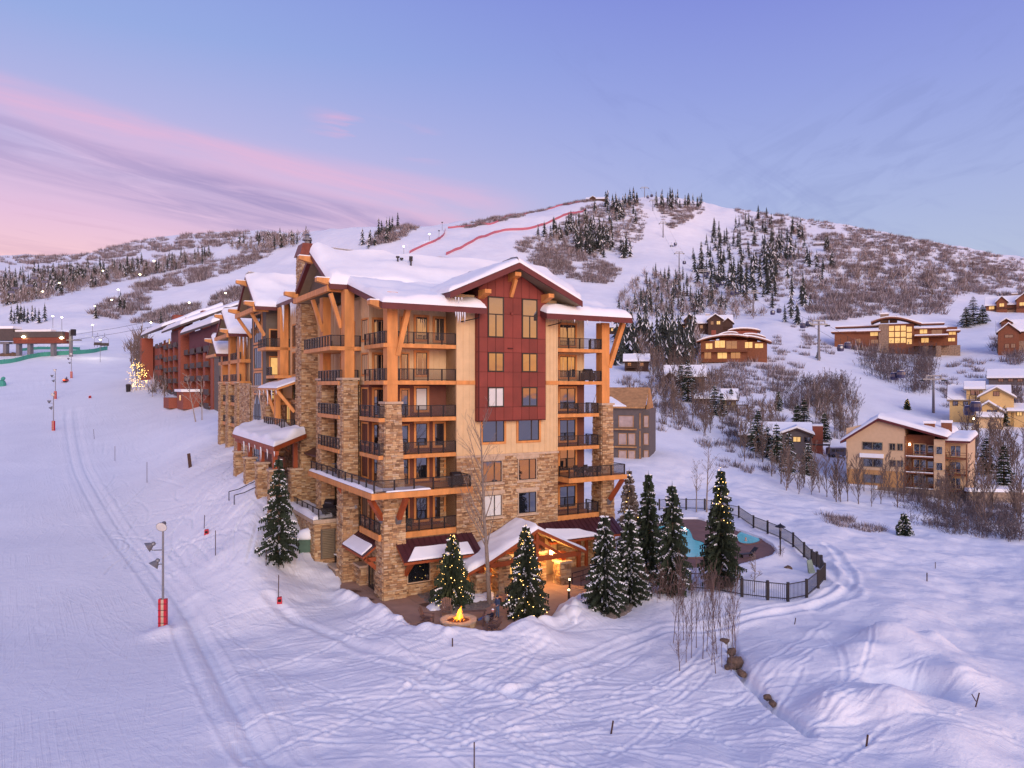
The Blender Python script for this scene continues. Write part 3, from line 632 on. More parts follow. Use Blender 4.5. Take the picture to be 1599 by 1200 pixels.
def flush_stones():
    S = sorted(STONES, key=lambda s: s[0])
    unit = MB().bx(-.5, .5, -1, 0, -.5, .5); unit.f = [f for i, f in enumerate(unit.f) if i != 4]; unit.m = unit.m[:5]   # no back face
    o0 = unit.build('stone', M_stone); me = o0.data; bpy.data.objects.remove(o0)
    V = []; F = []; tone = []
    for i, (p, face, c0, c1, z0, z1, pl, d, t) in enumerate(S):
        if i < 300:
            o = link('stone', me, APT)
            if face == 'F': o.location = ((c0 + c1) / 2, pl, (z0 + z1) / 2 - BZ); o.scale = (c1 - c0, d, z1 - z0)
            else: o.location = (pl, (c0 + c1) / 2, (z0 + z1) / 2 - BZ); o.rotation_euler = (0, 0, -math.pi / 2); o.scale = (c1 - c0, d, z1 - z0)
            continue
        k = len(V)
        for dd in (0, d):
            for c, z in ((c0, z0), (c1, z0), (c1, z1), (c0, z1)):
                V.append((c, pl - dd, z) if face == 'F' else (pl - dd, c, z))
        fs = [(4, 5, 6, 7), (0, 1, 5, 4), (1, 2, 6, 5), (2, 3, 7, 6), (3, 0, 4, 7)]
        for f in fs: F.append([k + j for j in (f if face == 'F' else f[::-1])]); tone.append(t)
    me = np_mesh('stone_facing', V, F, M_stonew)
    at_ = me.attributes.new('tone', 'FLOAT', 'FACE'); at_.data.foreach_set('value', np.array(tone, np.float32))
    o = link('stone_facing', me, APT); o.location = (0, 0, -BZ); o['kind'] = 'stuff'
def wallbox(name, a0, a1, b0, b1, z0, z1, m): return part(name, MB().bx(a0, a1, b0, b1, z0, z1), m)
def rail(parent, pts, z, h=1.02, post=1.25, panel=M_mesh, pname='railing_post', pm=M_metal):
    """top and bottom rails, posts and wire mesh panels along a line of (a, b) points"""
    tb = MB(); pn = MB()
    for (a0, b0), (a1, b1) in zip(pts, pts[1:]):
        L = math.hypot(a1 - a0, b1 - b0); n = max(1, round(L / post))
        tb.beam((a0, b0, z + h), (a1, b1, z + h), 0.07, 0.07); tb.beam((a0, b0, z + 0.10), (a1, b1, z + 0.10), 0.05, 0.05)
        pn.quad((a0, b0, z + .13), (a1, b1, z + .13), (a1, b1, z + h - .05), (a0, b0, z + h - .05))
        for k in range(n + 1):
            if k == n and (a1, b1) != pts[-1]: continue
            t = k / n; x, y = a0 + (a1 - a0) * t, b0 + (b1 - b0) * t
            part(pname, MB().bx(x - .055, x + .055, y - .055, y + .055, z, z + h + .02), pm, parent)
    part('railing_mesh', pn, panel, parent, raw=True); part('top_rail', tb, pm, parent)
def balcony(pts, z, slab_poly, th=0.34, m=M_orange, h=1.02, post=1.25, panel=M_mesh, snow=False):
    mb = MB(); mb.prism(slab_poly, 2, z - th, z)
    o = part('balcony', mb, m)
    rail(o, pts, z, h, post, panel)
    return o
def battens(face, c0, c1, z0, z1, plane, step=0.62, m=M_cream, holes=()):
    mb = MB(); c = c0 + 0.05
    while c < c1 - 0.06:
        segs = [(z0, z1)]
        for q in holes:
            if c + 0.06 > q[0] and c < q[1]:
                segs = [s for a, b in segs for s in ((a, min(b, q[2])), (max(a, q[3]), b)) if s[1] - s[0] > 0.05]
        for s0, s1 in segs: fbx(mb, face, c, c + 0.06, s0, s1, plane, 0.0, 0.035)
        c += step
    part('batten', mb, m, kind='stuff')
def snow_slab(name, quad, h=0.5, parent=None, nu=22, nv=14, inset=0.1, seed=1, drop=0.0, lump=0.22):
    """snow lying on a sloping quad (eave0, eave1, top1, top0): rounded edges, uneven top"""
    q = [Vector(p) for p in quad]; V = []; F = []
    lu = max((q[1] - q[0]).length, .1); lv = max((q[3] - q[0]).length, .1)
    us = sorted({0, .004, .012, .03, 1 - .03, 1 - .012, 1 - .004, 1} | {i / nu for i in range(nu + 1)}); vs = sorted({0, .006, .018, .05, 1} | {i / nv for i in range(nv + 1)})
    for iv, v in enumerate(vs):
        for iu, u in enumerate(us):
            p = (q[0] * (1 - u) + q[1] * u) * (1 - v) + (q[3] * (1 - u) + q[2] * u) * v
            d = min(u * lu, (1 - u) * lu, v * lv); e = 1 - (1 - min(d / (h * 1.15), 1)) ** 2.6
            n = float(fbm(np.array([p.x * .35 + seed]), np.array([p.y * .35 + p.z * .2]), 3, seed)[0])
            n2 = float(fbm(np.array([p.x * 1.4 + seed]), np.array([p.y * 1.4]), 2, seed + 5)[0])
            hh = h * (e ** 0.8) * max(0.5, 1 + 0.75 * n + lump * n2) + 0.03
            V.append((p.x, p.y, p.z + max(0.02, hh)))
    W = len(us)
    for j in range(len(vs) - 1):
        for i in range(W - 1): F.append((j * W + i, j * W + i + 1, (j + 1) * W + i + 1, (j + 1) * W + i))
    me = np_mesh(name, V, F, M_rsnow, smooth=True)
    o = link(name, me, APT if parent is None else parent)
    if parent is None: o.location = (0, 0, -BZ)
    return o
def roof(quad, th=0.42, snow=0.5, m=M_fascia, seed=1, sq=None, soffit=True):
    """one roof plane: burgundy fascia edge, snow above"""
    q = [Vector(p) for p in quad]; dn = Vector((0, 0, -th))
    o = part('roof', MB().hexa([p + dn for p in q], q), m)
    if soffit:
        c = sum(q, Vector()) / 4
        part('soffit', MB().quad(*[c + (p - c) * 0.97 + dn * 1.02 for p in reversed(q)]), M_soffit, o, raw=True)
    if snow: snow_slab('roof_snow', sq or quad, snow, o, seed=seed)
    return o
def icicles(pts, parent=None):
    for (a, b, z), L in pts:
        part('icicle', MB().tube([(a, b, z), (a + .02, b, z - L * .5), (a, b, z - L)], [0.05 + L * .03, 0.035 + L * .015, 0.004], 6), M_icicle, parent, smooth=True)

ZF = {'A': 3.6, 'B': 0.4, 'C': -2.8, 'D': -6.0, 'E': -9.0, 'F': -12.7}
# ---- bodies behind the faces
wallbox('core_wall', -4.6, 15.6, 2.2, 8.5, -18.3, 7.3, M_cream); wallbox('core_wall', -4.6, 18.0, 8.5, 20.5, -18.3, 9.0, M_cream)
wallbox('core_wall', 0.0, 10.88, 0.15, 2.2, -18.3, 8.2, M_cream)
wallbox('core_wall', -6.3, -4.4, 5.0, 24, -18.3, 8.1, M_cream)
wallbox('core_wall', -7.0, -4.4, 24, 36, -18.3, 10.0, M_cream)
wallbox('core_wall', -7.6, -2, 44.3, 72, -13, 8.2, M_grey)
# ---- front: cream band, stone storeys
HC = [(2.4, 5.2, -5.3, -2.9), (6.3, 9.0, -5.3, -2.9)]
part('cream_wall', MB().bx(0, 1.9, -0.0, .15, -6.35, 7.8), M_cream)
part('cream_wall', MB().bx(9.5, 10.88, 0, .15, -6.35, 7.8), M_cream)
part('cream_wall', MB().bx(1.9, 9.5, 0, .15, -6.35, -2.6), M_cream)
battens('F', 0, 1.9, -6.3, 7.7, 0); battens('F', 9.5, 10.88, -6.3, 7.7, 0, 0.45); battens('F', 1.9, 9.5, -6.3, -3.25, 0, holes=[(2.3, 5.3, -5.5, -2.8), (6.2, 9.1, -5.5, -2.8)])
part('trim_band', MB().bx(-0.02, 1.88, -.09, 0, .06, .42), M_orange); part('trim_band', MB().bx(9.52, 10.9, -.09, 0, .06, .42), M_orange)
part('water_table', MB().bx(-.05, 10.93, -.2, 0, -6.55, -6.35), M_cap)
for q in (0, 10.76):
    for z0, z1 in ((-6.3, .05), (.43, 7.7)): part('corner_board', MB().bx(q, q + .12, -.05, 0, z0, z1), M_cream)
WS = [(2.66, 4.62, -8.9, -6.97), (6.46, 8.4, -8.9, -6.97), (2.66, 4.62, -12.05, -10.1), (6.46, 8.4, -12.05, -10.1)]
part('stone_wall', MB().bx(0, 10.88, 0, .15, -14.5, -6.55), M_mortar)
holes = []
for c0, c1, z0, z1 in WS: holes += [(c0 - .12, c1 + .12, z0 - .22, z1 + .38)]
stonewall('F', 0, 10.88, -14.4, -6.56, 0, holes, pri=2)
for i, (c0, c1, z0, z1) in enumerate(WS):
    window('F', c0, c1, z0, z1, 0, trim=M_cap, tw=0.08, vs=(0.62,), pane=M_curtain if i == 2 else None)
    part('lintel', MB().bx(c0 - .3, c1 + .3, -.16, 0, z1 + .09, z1 + .42), M_cap); part('sill', MB().bx(c0 - .25, c1 + .25, -.18, 0, z0 - .24, z0 - .09), M_cap)
for c0, c1, z0, z1 in ((2.62, 4.9, -5.22, -3.18), (6.42, 8.72, -5.22, -3.18)): window('F', c0, c1, z0, z1, 0, tw=0.2, vs=(0.64,))
# ---- red bay: each fibre-cement panel its own piece
BY = -0.6
part('bay_wall', MB().prism([(1.9, -3.25), (9.15, -3.25), (9.15, 8.7), (5.3, 11.0), (1.9, 9.0)], 1, BY + .03, 2.4), M_redback)
pa = [2.0, 2.86, 3.66, 4.56, 5.52, 6.46, 7.28, 8.2, 9.13]
pz = [-3.22, -2.0, -0.16, 1.22, 3.02, 4.36, 6.55, 8.1]
WIN = [(1, 3, -2.0, -0.16), (5, 7, -2.0, -0.16), (1, 3, 1.22, 3.02), (5, 7, 1.22, 3.02), (1, 3, 4.36, 8.1), (5, 7, 4.36, 8.1)]
pa = np.array(pa) * 1.0
for i in range(8):
    for j in range(7):
        if any(i0 <= i < i1 and pz[j] >= z0 - .01 and pz[j + 1] <= z1 + .01 for i0, i1, z0, z1 in WIN): continue
        part('panel', MB().bx(pa[i] + .018, pa[i + 1] - .018, BY - .01, BY + .03, pz[j] + .018, pz[j + 1] - .018), M_red)
for i in range(8):    # gable infill
    zt = [8.75 + 2.2 * (1 - abs(x - 5.3) / 3.4) for x in (pa[i], pa[i + 1])]
    part('panel', MB().prism([(pa[i] + .018, 8.12), (pa[i + 1] - .018, 8.12), (pa[i + 1] - .018, zt[1]), (pa[i] + .018, zt[0])], 1, BY - .01, BY + .03), M_red)
for j in range(7): part('panel', MB().bx(1.86, 1.9, BY + .04, -.02, pz[j] + .018, pz[j + 1] - .018), M_red)
part('bay_soffit', MB().bx(1.9, 9.15, BY, 0, -3.3, -3.25), M_redback)
for i0, i1, z0, z1 in WIN:
    tall = z1 - z0 > 3
    window('F', pa[i0] + .06, pa[i1] - .06, z0 + .06, z1 - .06, BY - .01, trim=None, vs=(0.5,) if not tall else (), hs=(0.57,) if tall else (), pane=M_curtain if (i0, z0) == (1, -2.0) else None)
    if tall: part('mullion', MB().bx((pa[i0] + pa[i1]) / 2 - .04, (pa[i0] + pa[i1]) / 2 + .04, BY - .08, BY - .035, z0 + .1, z0 + 2.1), M_frame)
part('vent_cap', MB().bx(5.25, 5.45, BY - .16, BY - .01, 6.5, 6.72), M_red); part('vent_cap', MB().bx(4.95, 5.5, BY - .1, BY - .01, 3.35, 3.45), M_redback)
# ---- front left balconies
brownz, creamz = (-18.3, .06), (.4, 8.4)
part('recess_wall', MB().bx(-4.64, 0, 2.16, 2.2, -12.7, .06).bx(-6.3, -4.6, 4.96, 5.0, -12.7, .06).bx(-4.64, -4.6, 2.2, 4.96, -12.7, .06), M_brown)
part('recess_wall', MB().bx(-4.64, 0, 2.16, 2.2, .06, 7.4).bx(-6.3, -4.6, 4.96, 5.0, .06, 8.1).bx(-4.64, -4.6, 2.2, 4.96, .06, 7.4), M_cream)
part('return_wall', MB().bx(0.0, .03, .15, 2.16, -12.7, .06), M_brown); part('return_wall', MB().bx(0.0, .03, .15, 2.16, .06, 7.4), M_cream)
part('return_wall', MB().bx(10.85, 10.88, .15, 2.2, -12.7, .06), M_brown); part('return_wall', MB().bx(10.85, 10.88, .15, 2.2, .06, 7.3), M_cream)
battens('F', -4.6, 0, .4, 7.3, 2.16, 0.55); battens('F', -6.3, -4.7, .4, 8.0, 4.96, 0.5)
stonewall('F', -.62, -0.02, -12.6, -6.4, 2.14)
for z in (3.6, .4, -2.8, -6, -9.0, -12.7):
    two = z in (3.6, -6, -9.0, -12.7)
    window('F', -3.0, -1.92, z + .55, z + 2.55, 2.16, vs=(), tw=.2, pane=M_curtain if z == -2.8 else None)
    if two: window('F', -1.15, -.25, z + .5, z + 2.5, 2.16, vs=(), tw=.2)
    window('F', -4.42, -3.75, z + .08, z + 2.4, 2.16, tw=.12, vs=())
    window('F', -5.95, -5.0, z + .08, z + 2.4, 4.96, tw=.2, vs=())
    window('L', 2.9, 4.2, z + .08, z + 2.4, -4.64, tw=.12)
    window('L', 5.35, 7.0, z + .6, z + 2.45, -6.3, vs=(0.33, 0.66), tw=.16)
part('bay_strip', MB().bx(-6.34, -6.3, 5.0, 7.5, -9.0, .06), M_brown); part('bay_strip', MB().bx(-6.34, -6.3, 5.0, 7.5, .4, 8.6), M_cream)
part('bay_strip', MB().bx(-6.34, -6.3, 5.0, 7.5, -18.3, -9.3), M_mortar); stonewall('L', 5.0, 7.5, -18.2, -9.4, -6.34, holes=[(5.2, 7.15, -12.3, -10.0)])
battens('L', 5.0, 7.5, .45, 8.5, -6.34, 0.4, holes=[(5.1, 7.2, .8, 3.1), (5.1, 7.2, 4, 6.3)])
part('corner_pilaster', MB().bx(-6.42, -6.05, 4.9, 5.0, -9, .06), M_brown); part('corner_pilaster', MB().bx(-6.42, -6.05, 4.9, 5.0, .06, 8.6), M_cream)
for z in (3.6, .4, -2.8, -6.0, -12.7):
    wide = -6.85 if z > -1 else -7.3
    th = .34 if z > -10 else .55
    e = -0.02 if z > -10 else .1
    balcony([(wide + .1, 5.0), (wide + .1, .1), (e, .1)], z, [(wide, 0.02), (e, 0.02), (e, 2.16), (-4.64, 2.16), (-4.64, 4.96), (wide, 4.96)], th)
# right balconies
part('recess_wall', MB().bx(10.88, 15.6, 2.16, 2.2, -12.7, .06), M_brown); part('recess_wall', MB().bx(10.88, 15.6, 2.16, 2.2, .06, 7.3), M_cream)
battens('F', 10.9, 15.6, .4, 7.2, 2.16, 0.5)
for z in (3.6, .4, -2.8, -6, -9.0, -12.7):
    window('F', 12.55, 14.45, z + .42, z + 2.5, 2.16, tw=.2)
    window('F', 11.1, 11.9, z + .08, z + 2.4, 2.16, tw=.12, vs=())
    if z == -9.0: continue
    e = 16.3 if z > -1 else 15.9
    balcony([(10.95, .1), (e - .1, .1), (e - .1, 2.1)], z, [(10.9, .02), (e, .02), (e, 3.2), (10.9, 3.2)], .34 if z > -10 else .55)
# corner posts and pillars
def pillar(a0, a1, b0, b1, z0, z1, taper=0.0, cap=True, pri=5, top=0.25):
    k = taper
    m = MB(); m.hexa([(a0 - k, b0 - k, z0), (a1 + k, b0 - k, z0), (a1 + k, b1, z0), (a0 - k, b1, z0)], [(a0, b0, z1), (a1, b0, z1), (a1, b1, z1), (a0, b1, z1)])
    part('stone_pillar', m, M_mortar)
    stonewall('F', a0, a1, z0, z1, b0, pri=pri, taper=k); stonewall('L', b0, b1, z0, z1, a0, pri=pri + 1, taper=k)
    if cap: part('pillar_cap', MB().bx(a0 - .16, a1 + .16, b0 - .16, b1 + .1, z1, z1 + .2), M_cap)
pillar(-6.65, -5.3, -.05, 1.3, -9.3, -1.6, .25, pri=0); pillar(-6.95, -5.05, -.35, 1.5, -18.2, -9.3, .1, cap=False, pri=0)
part('timber_post', MB().bx(-6.5, -5.55, .06, 1.05, -1.4, 8.0), M_orange)
part('timber_brace', MB().beam((-4.7, -.5, 7.1), (-5.55, .25, 2.6), .42, .5), M_orange)
pillar(16.2, 17.5, -.1, 1.4, -13.0, -2.0, .12, pri=3)
pillar(16.1, 17.7, -.2, 1.5, -18.2, -13.0, .0, cap=False, pri=6)
part('timber_post', MB().bx(16.25, 17.2, .0, 1.0, -1.8, 6.3), M_orange)
part('timber_brace', MB().beam((18.5, -.5, 6.3), (17.25, .2, 1.8), .42, .5), M_orange)
# terrace E
tz = -8.85
o = part('terrace', MB().prism([(-8.7, -2.2), (.55, -2.2), (.55, 0), (-.05, 0), (-.05, 2.16), (-6.3, 4.9), (-6.3, 17.2), (-8.7, 17.2)], 2, tz - .5, tz), M_orange)
rail(o, [(-8.4, 17.0), (-8.4, -1.95), (.4, -1.95), (.4, -.1)], tz, 1.0, 1.9)
snow_slab('terrace_snow', [(-8.65, 17.0, tz), (-8.65, -2.1, tz), (-7.5, -1.6, tz), (-7.6, 17.0, tz)], .26, o, seed=8)
snow_slab('terrace_snow', [(-7.4, -2.15, tz), (-3.4, -2.15, tz), (-3.6, -.4, tz), (-7.4, -.4, tz)], .12, o, seed=9)
o = part('terrace', MB().prism([(10.9, -1.9), (17.9, -1.9), (17.9, 2.4), (10.9, 2.4)], 2, -9.3, -8.85), M_orange)
rail(o, [(11.05, -.05), (11.05, -1.75), (17.7, -1.75), (17.7, 2.2)], -8.85, 1.0, 1.7)
for p, q in (((-8.4, -1.0, -9.4), (-6.85, .0, -11.6)), ((-5.6, -2.0, -9.4), (-5.75, -.45, -11.6)), ((-8.4, 7.6, -9.4), (-7.0, 7.2, -11.4)), ((17.6, -1.6, -9.35), (16.9, -.2, -11.8))):
    b = part('timber_brace', MB().beam(p, q, .36, .42), M_dkorange); d = (Vector(q) - Vector(p)).normalized()
    part('steel_shoe', MB().beam(Vector(q) - d * .35, Vector(q) + d * .12, .42, .48), M_gmetal, b)
# ground storey of the front, left of the porch
part('ground_wall', MB().bx(-5.2, 3.0, 0, .15, -18.3, -13.2), M_mortar)
stonewall('F', -5.1, 3.0, -18.2, -13.3, 0, holes=[(-4.75, -2.55, -17.15, -15.2)], pri=1)
window('F', -4.67, -2.64, -17.08, -15.26, 0, trim=M_cap, tw=.08, vs=())
part('ground_wall', MB().bx(-6.5, -6.3, 1.3, 5.0, -18.3, -13.2), M_mortar); stonewall('L', 1.4, 5.0, -18.2, -13.3, -6.5, holes=[(3.0, 4.6, -18.2, -15.5)], pri=4)
w = window('L', 3.1, 4.5, -18.1, -15.6, -6.5, trim=M_frame, tw=.08)
pillar(-7.1, -6.35, 5.2, 7.0, -18.2, -16.6, 0, pri=8)
part('ground_wall', MB().bx(10.8, 17.0, 1.2, 1.5, -18.3, -13.2), M_mortar); stonewall('F', 9.4, 16.2, -18.2, -13.3, 1.2, pri=9)
part('timber_post', MB().bx(13.9, 14.3, .9, 1.18, -18.2, -13.3).bx(14.9, 15.2, .9, 1.18, -18.2, -13.3), M_dkorange)
# ---- roofs of the front block
def gable_trim(a, b, z, L, face, w=.5):   # a heavy purlin end
    if face == 'L': m = MB().hexa([(a - L, b - w / 2, z - .15), (a, b - w / 2, z - .5), (a, b + w / 2, z - .5), (a - L, b + w / 2, z - .15)], [(a - L, b - w / 2, z + .2), (a, b - w / 2, z + .2), (a, b + w / 2, z + .2), (a - L, b + w / 2, z + .2)])
    else: m = MB().hexa([(a - w / 2, b - L, z - .15), (a + w / 2, b - L, z - .15), (a + w / 2, b, z - .55), (a - w / 2, b, z - .55)], [(a - w / 2, b - L, z + .2), (a + w / 2, b - L, z + .2), (a + w / 2, b, z + .2), (a - w / 2, b, z + .2)])
    p = part('purlin_end', m, M_orange)
    if face == 'L': part('snow_cap', MB().bx(a - L, a - .1, b - w / 2 + .03, b + w / 2 - .03, z + .2, z + .3), M_rsnow, p)
    return p
RT = 13.35
roof([(-9.2, 7.6, 9.35), (19.5, 7.6, 9.35), (19.5, 14.7, RT), (-9.2, 14.7, RT)], .45, .75, seed=3)
roof([(19.5, 21.8, 9.35), (-9.2, 21.8, 9.35), (-9.2, 14.7, RT), (19.5, 14.7, RT)], .45, .7, seed=4)
part('gable_wall', MB().prism([(8.4, 9.3), (21.0, 9.3), (14.7, 12.95)], 0, -7.9, -7.6), M_grey)
part('gable_beam', MB().bx(-9.3, -8.9, 8.2, 20.9, 8.75, 9.3), M_orange); part('gable_beam', MB().bx(-8.9, -6.4, 8.3, 8.75, 8.75, 9.25), M_orange)
for z, b in ((12.7, 14.7), (9.75, 8.4), (9.75, 20.6)): gable_trim(-8.9, b, z, 1.4, 'L', .7)
roof([(-7.6, -1.7, 6.85), (2.2, -1.7, 6.85), (2.2, 7.9, 9.5), (-7.6, 7.9, 9.5)], .5, .6, seed=5)
gable_trim(-7.3, -.6, 6.9, 1.1, 'L', .7)
roof([(8.5, -1.8, 6.7), (18.7, -1.8, 6.7), (18.3, 7.9, 9.5), (8.5, 7.9, 9.5)], .5, .6, seed=6)
part('downspout', MB().tube([(1.5, -1.6, 6.5), (1.5, -1.6, 6.0), (.4, -.1, 5.7)], .05, 6).tube([(10.2, -1.6, 6.3), (10.2, -1.6, 5.9), (9.7, -.1, 5.7)], .05, 6), M_metal)
# bay gable
BR = 11.1
roof([(-1.7, 8.5, 8.0), (-1.7, -2.2, 8.0), (5.25, -2.2, BR), (5.25, 8.5, BR)], .42, .45, seed=7, sq=[(-1.75, 8.5, 8.0), (-1.75, -2.2, 8.0), (5.25, -2.2, BR), (5.25, 8.5, BR)])
roof([(12.2, -2.2, 8.0), (12.2, 8.5, 8.0), (5.25, 8.5, BR), (5.25, -2.2, BR)], .42, .45, seed=8)
for p, q in (((-1.7, -2.27, 7.78), (5.25, -2.27, BR - .22)), ((12.2, -2.27, 7.78), (5.25, -2.27, BR - .22))):
    m = MB(); m.hexa([Vector(p) + Vector((0, -.07, -.32)), Vector(q) + Vector((0, -.07, -.32)), Vector(q) + Vector((0, .065, -.32)), Vector(p) + Vector((0, .065, -.32))], [Vector(p) + Vector((0, -.07, .22)), Vector(q) + Vector((0, -.07, .22)), Vector(q) + Vector((0, .065, .22)), Vector(p) + Vector((0, .065, .22))]); part('rake_board', m, M_fascia)
for a, z in ((5.3, 10.1), (2.2, 8.35), (8.9, 8.35)): gable_trim(a, -.6, z, 1.35, 'F', .62)
part('timber_brace', MB().beam((5.3, -1.5, 9.7), (5.3, -.62, 8.2), .3, .34), M_orange)
for x, y in ((-1.0, 11.6), (-.3, 12.3), (.6, 12.0), (.9, 12.7), (.2, 11.0)):
    part('roof_vent', MB().tube([(x, y, 11.6), (x, y, 13.05)], .09, 8).tube([(x, y, 13.05), (x, y, 13.2)], .2, 8), M_metal)
icicles([((-.9 + .22 * k, -1.72, 6.4), .5 + .6 * abs(math.sin(k * 2.1))) for k in range(5)] + [((11.6 + 1.5 * k, -1.82, 6.25), .3 + .2 * (k % 2)) for k in range(4)] + [((-1.2 + .3 * k, -2.3, 7.6), .3 + .2 * (k % 2)) for k in range(3)])
# ---- left wing: corner balconies 
wing_top = 9.0
for a0, a1, b0, b1 in ((-8.1, -6.75, 7.1, 8.7), (-8.1, -6.85, 14.2, 15.9)):
    pillar(a0, a1, b0, b1, -18.2, .5, .08, pri=4)
    part('timber_post', MB().bx(a0 + .18, a1 - .25, b0 + .2, b1 - .3, .7, 8.9), M_orange)
for q in (8.55, 14.6): part('timber_brace', MB().beam((-8.9, q, 8.6), (-7.9, q, 5.4), .35, .4), M_orange)
for z in (3.6, .4, -2.8, -6.0):
    lo, w = (7.3 if z > 3 else 8.0), (-9.3 if z > 3 else -8.3)
    hi = 16.6 if z > 3 else 15.0
    balcony([(-6.4, lo + .1), (w + .1, lo + .1), (w + .1, hi - .1), (-6.4, hi - .1)], z, [(w, lo), (-6.3, lo), (-6.3, hi), (w, hi)], .36, post=.95)
    window('F', -7.4, -6.5, z + .08, z + 2.4, 16.2, tw=.12, vs=()) if False else None
    window('L', 9.4, 10.6, z + .1, z + 2.4, -6.3, tw=.16, vs=()); window('L', 11.6, 13.4, z + .1, z + 2.4, -6.3, tw=.16)
    window('L', 17.6, 18.8, z + .5, z + 2.4, -6.3, tw=.16, vs=(.5,)); window('L', 19.6, 20.8, z + .5, z + 2.4, -6.3, tw=.16, vs=(.5,))
part('wing_wall', MB().bx(-6.34, -6.3, 16.2, 22, .4, 9), M_cream); battens('L', 16.2, 22, .4, 8.9, -6.34, .5, holes=[(17.4, 19, .7, 3), (17.4, 19, 3.9, 6.2), (19.4, 21, .7, 3), (19.4, 21, 3.9, 6.2)])
part('wing_wall', MB().bx(-6.34, -6.3, 7.5, 22, -18.3, .06), M_mortar); stonewall('L', 7.6, 22, -18, .0, -6.34, holes=[(9.2, 14, -9, -3.5), (9.2, 14, -5.9, -.2), (17.4, 19, -6, -3.5), (19.4, 21, -6, -3.5), (17.4, 19, -2.9, -.1), (19.4, 21, -2.9, -.1)], pri=9, big=1.2)
part('recess_wall', MB().bx(-6.32, -6.28, 8.8, 14.1, -9, .05), M_brown)
# chimney tower
pillar(-8.1, -6.3, 21.9, 24.1, -17.5, 14.3, .15, cap=False, pri=7)
cz = 14.3
c = part('chimney_cap', MB().hexa([(-8.35, 21.7, cz), (-6.1, 21.7, cz), (-6.1, 24.4, cz), (-8.35, 24.4, cz)], [(-7.95, 22.0, cz + 1.35), (-6.4, 22.0, cz + 1.35), (-6.4, 24.1, cz + 1.35), (-7.95, 24.1, cz + 1.35)]), M_copper)
part('flue', MB().lathe([(.3, 0), (.3, .35), (.55, .4), (.55, .55), (.3, .6), (.22, .95), (.4, 1.0), (.05, 1.2)], 10, (-7.3, 22.7, cz + 1.35)), M_gmetal, c); part('flue', MB().tube([(-6.7, 23.6, cz + 1.3), (-6.7, 23.6, cz + 2.3)], .12, 8), M_metal, c)
# small shed roof and lower stone between
part('metal_awning', MB().hexa([(-7.9, 16.4, -7.5), (-6.3, 16.4, -6.8), (-6.3, 21.8, -6.8), (-7.9, 21.8, -7.5)], [(-7.9, 16.4, -7.35), (-6.3, 16.4, -6.65), (-6.3, 21.8, -6.65), (-7.9, 21.8, -7.35)]), M_roofmetal)
# middle section, cream wall and cedar column
for z in (5.2, 1.9, -1.2):
    window('L', 28.4, 30.2, z - .6, z + 1.9, -7.0, tw=.18, vs=(.5,)); window('L', 25.2, 26.6, z - .6, z + 1.9, -7.0, tw=.16, vs=(.5,))
part('timber_post', MB().bx(-8.2, -7.2, 31.6, 33.0, -.2, 9.8), M_orange)
for z in (4.6, 1.2, -2.0):
    balcony([(-8.9, 35.5), (-8.9, 33.0)] if z < 4 else [(-7.0, 31.8), (-9.8, 31.8), (-9.8, 36.0)], z, [(-9.0, 30.9), (-7, 30.9), (-7, 35.6), (-9.0, 35.6)] if z < 4 else [(-9.9, 31.6), (-7, 31.6), (-7, 35.6), (-9.9, 36.2)], .36, post=.9)
    window('F', -8.5, -7.4, z + .1, z + 2.3, 35.56, tw=.16, vs=(), pane=M_litwin if z < 4 else None)
roof([(-8.2, 33.8, 9.9), (-8.2, 23.4, 9.9), (-2.2, 23.4, 13.0), (-2.2, 33.8, 13.0)], .45, .6, seed=11)
# timber awning over the middle balcony
part('awning', MB().hexa([(-10.1, 25.0, -.55), (-7, 25.0, .5), (-7, 35.2, .5), (-10.1, 35.2, -.55)], [(-10.1, 25.0, -.35), (-7, 25.0, .75), (-7, 35.2, .75), (-10.1, 35.2, -.35)]), M_orange)
snow_slab('awning_snow', [(-10.1, 35.1, -.35), (-10.1, 25.1, -.35), (-7, 25.1, .75), (-7, 35.1, .75)], .2, seed=12)
for p, q in (((-9.9, 25.6, -.6), (-8.2, 24.6, -3.0)), ((-9.9, 31.0, -.6), (-8.8, 30.0, -4.2))): part('timber_brace', MB().beam(p, q, .3, .34), M_orange)
icicles([((-10.05, 25.5 + k * 2.2, -.5), .6 + .7 * (k % 3)) for k in range(5)] + [((-8.2, 24.0 + .4 * k, 9.45), 1.0 + .8 * abs(math.sin(k * 1.7))) for k in range(7)] + [((-8.25, 29.8, 9.5), 3.2), ((-8.25, 30.3, 9.5), 1.2)])
balcony([(-7, 24.9), (-9.3, 24.9), (-9.3, 35.2)], -4.9, [(-9.4, 24.8), (-7, 24.8), (-7, 35.5), (-9.4, 35.5)], .4, post=1.1)
part('timber_post', MB().bx(-9.3, -8.7, 29.2, 29.9, -7.9, -5.3).bx(-9.3, -8.7, 29.2, 29.9, -4.9, -.6), M_orange)
pillar(-9.4, -8.4, 29.0, 30.2, -12.8, -7.9, 0, pri=9)
part('parapet', MB().bx(-9.4, -9.2, 24.9, 29.0, -9.2, -8.1).bx(-9.4, -9.2, 30.2, 35.5, -9.2, -8.1), M_brown)
part('wing_wall', MB().bx(-7.04, -7.0, 24.1, 35.6, -16, -1.6), M_mortar); stonewall('L', 24.2, 35.5, -16, -1.7, -7.04, holes=[(25, 27, -8.2, -5.5), (28.4, 31, -8.2, -5.5), (25, 34, -4.8, -2.2)], pri=9, big=1.3)
for z in (-8.0, -4.7): window('L', 25.4, 26.7, z + .1, z + 2.3, -7.04, tw=.16); window('L', 31.4, 32.9, z + .1, z + 2.3, -7.04, tw=.16, pane=M_litwin if z > -5 else None)
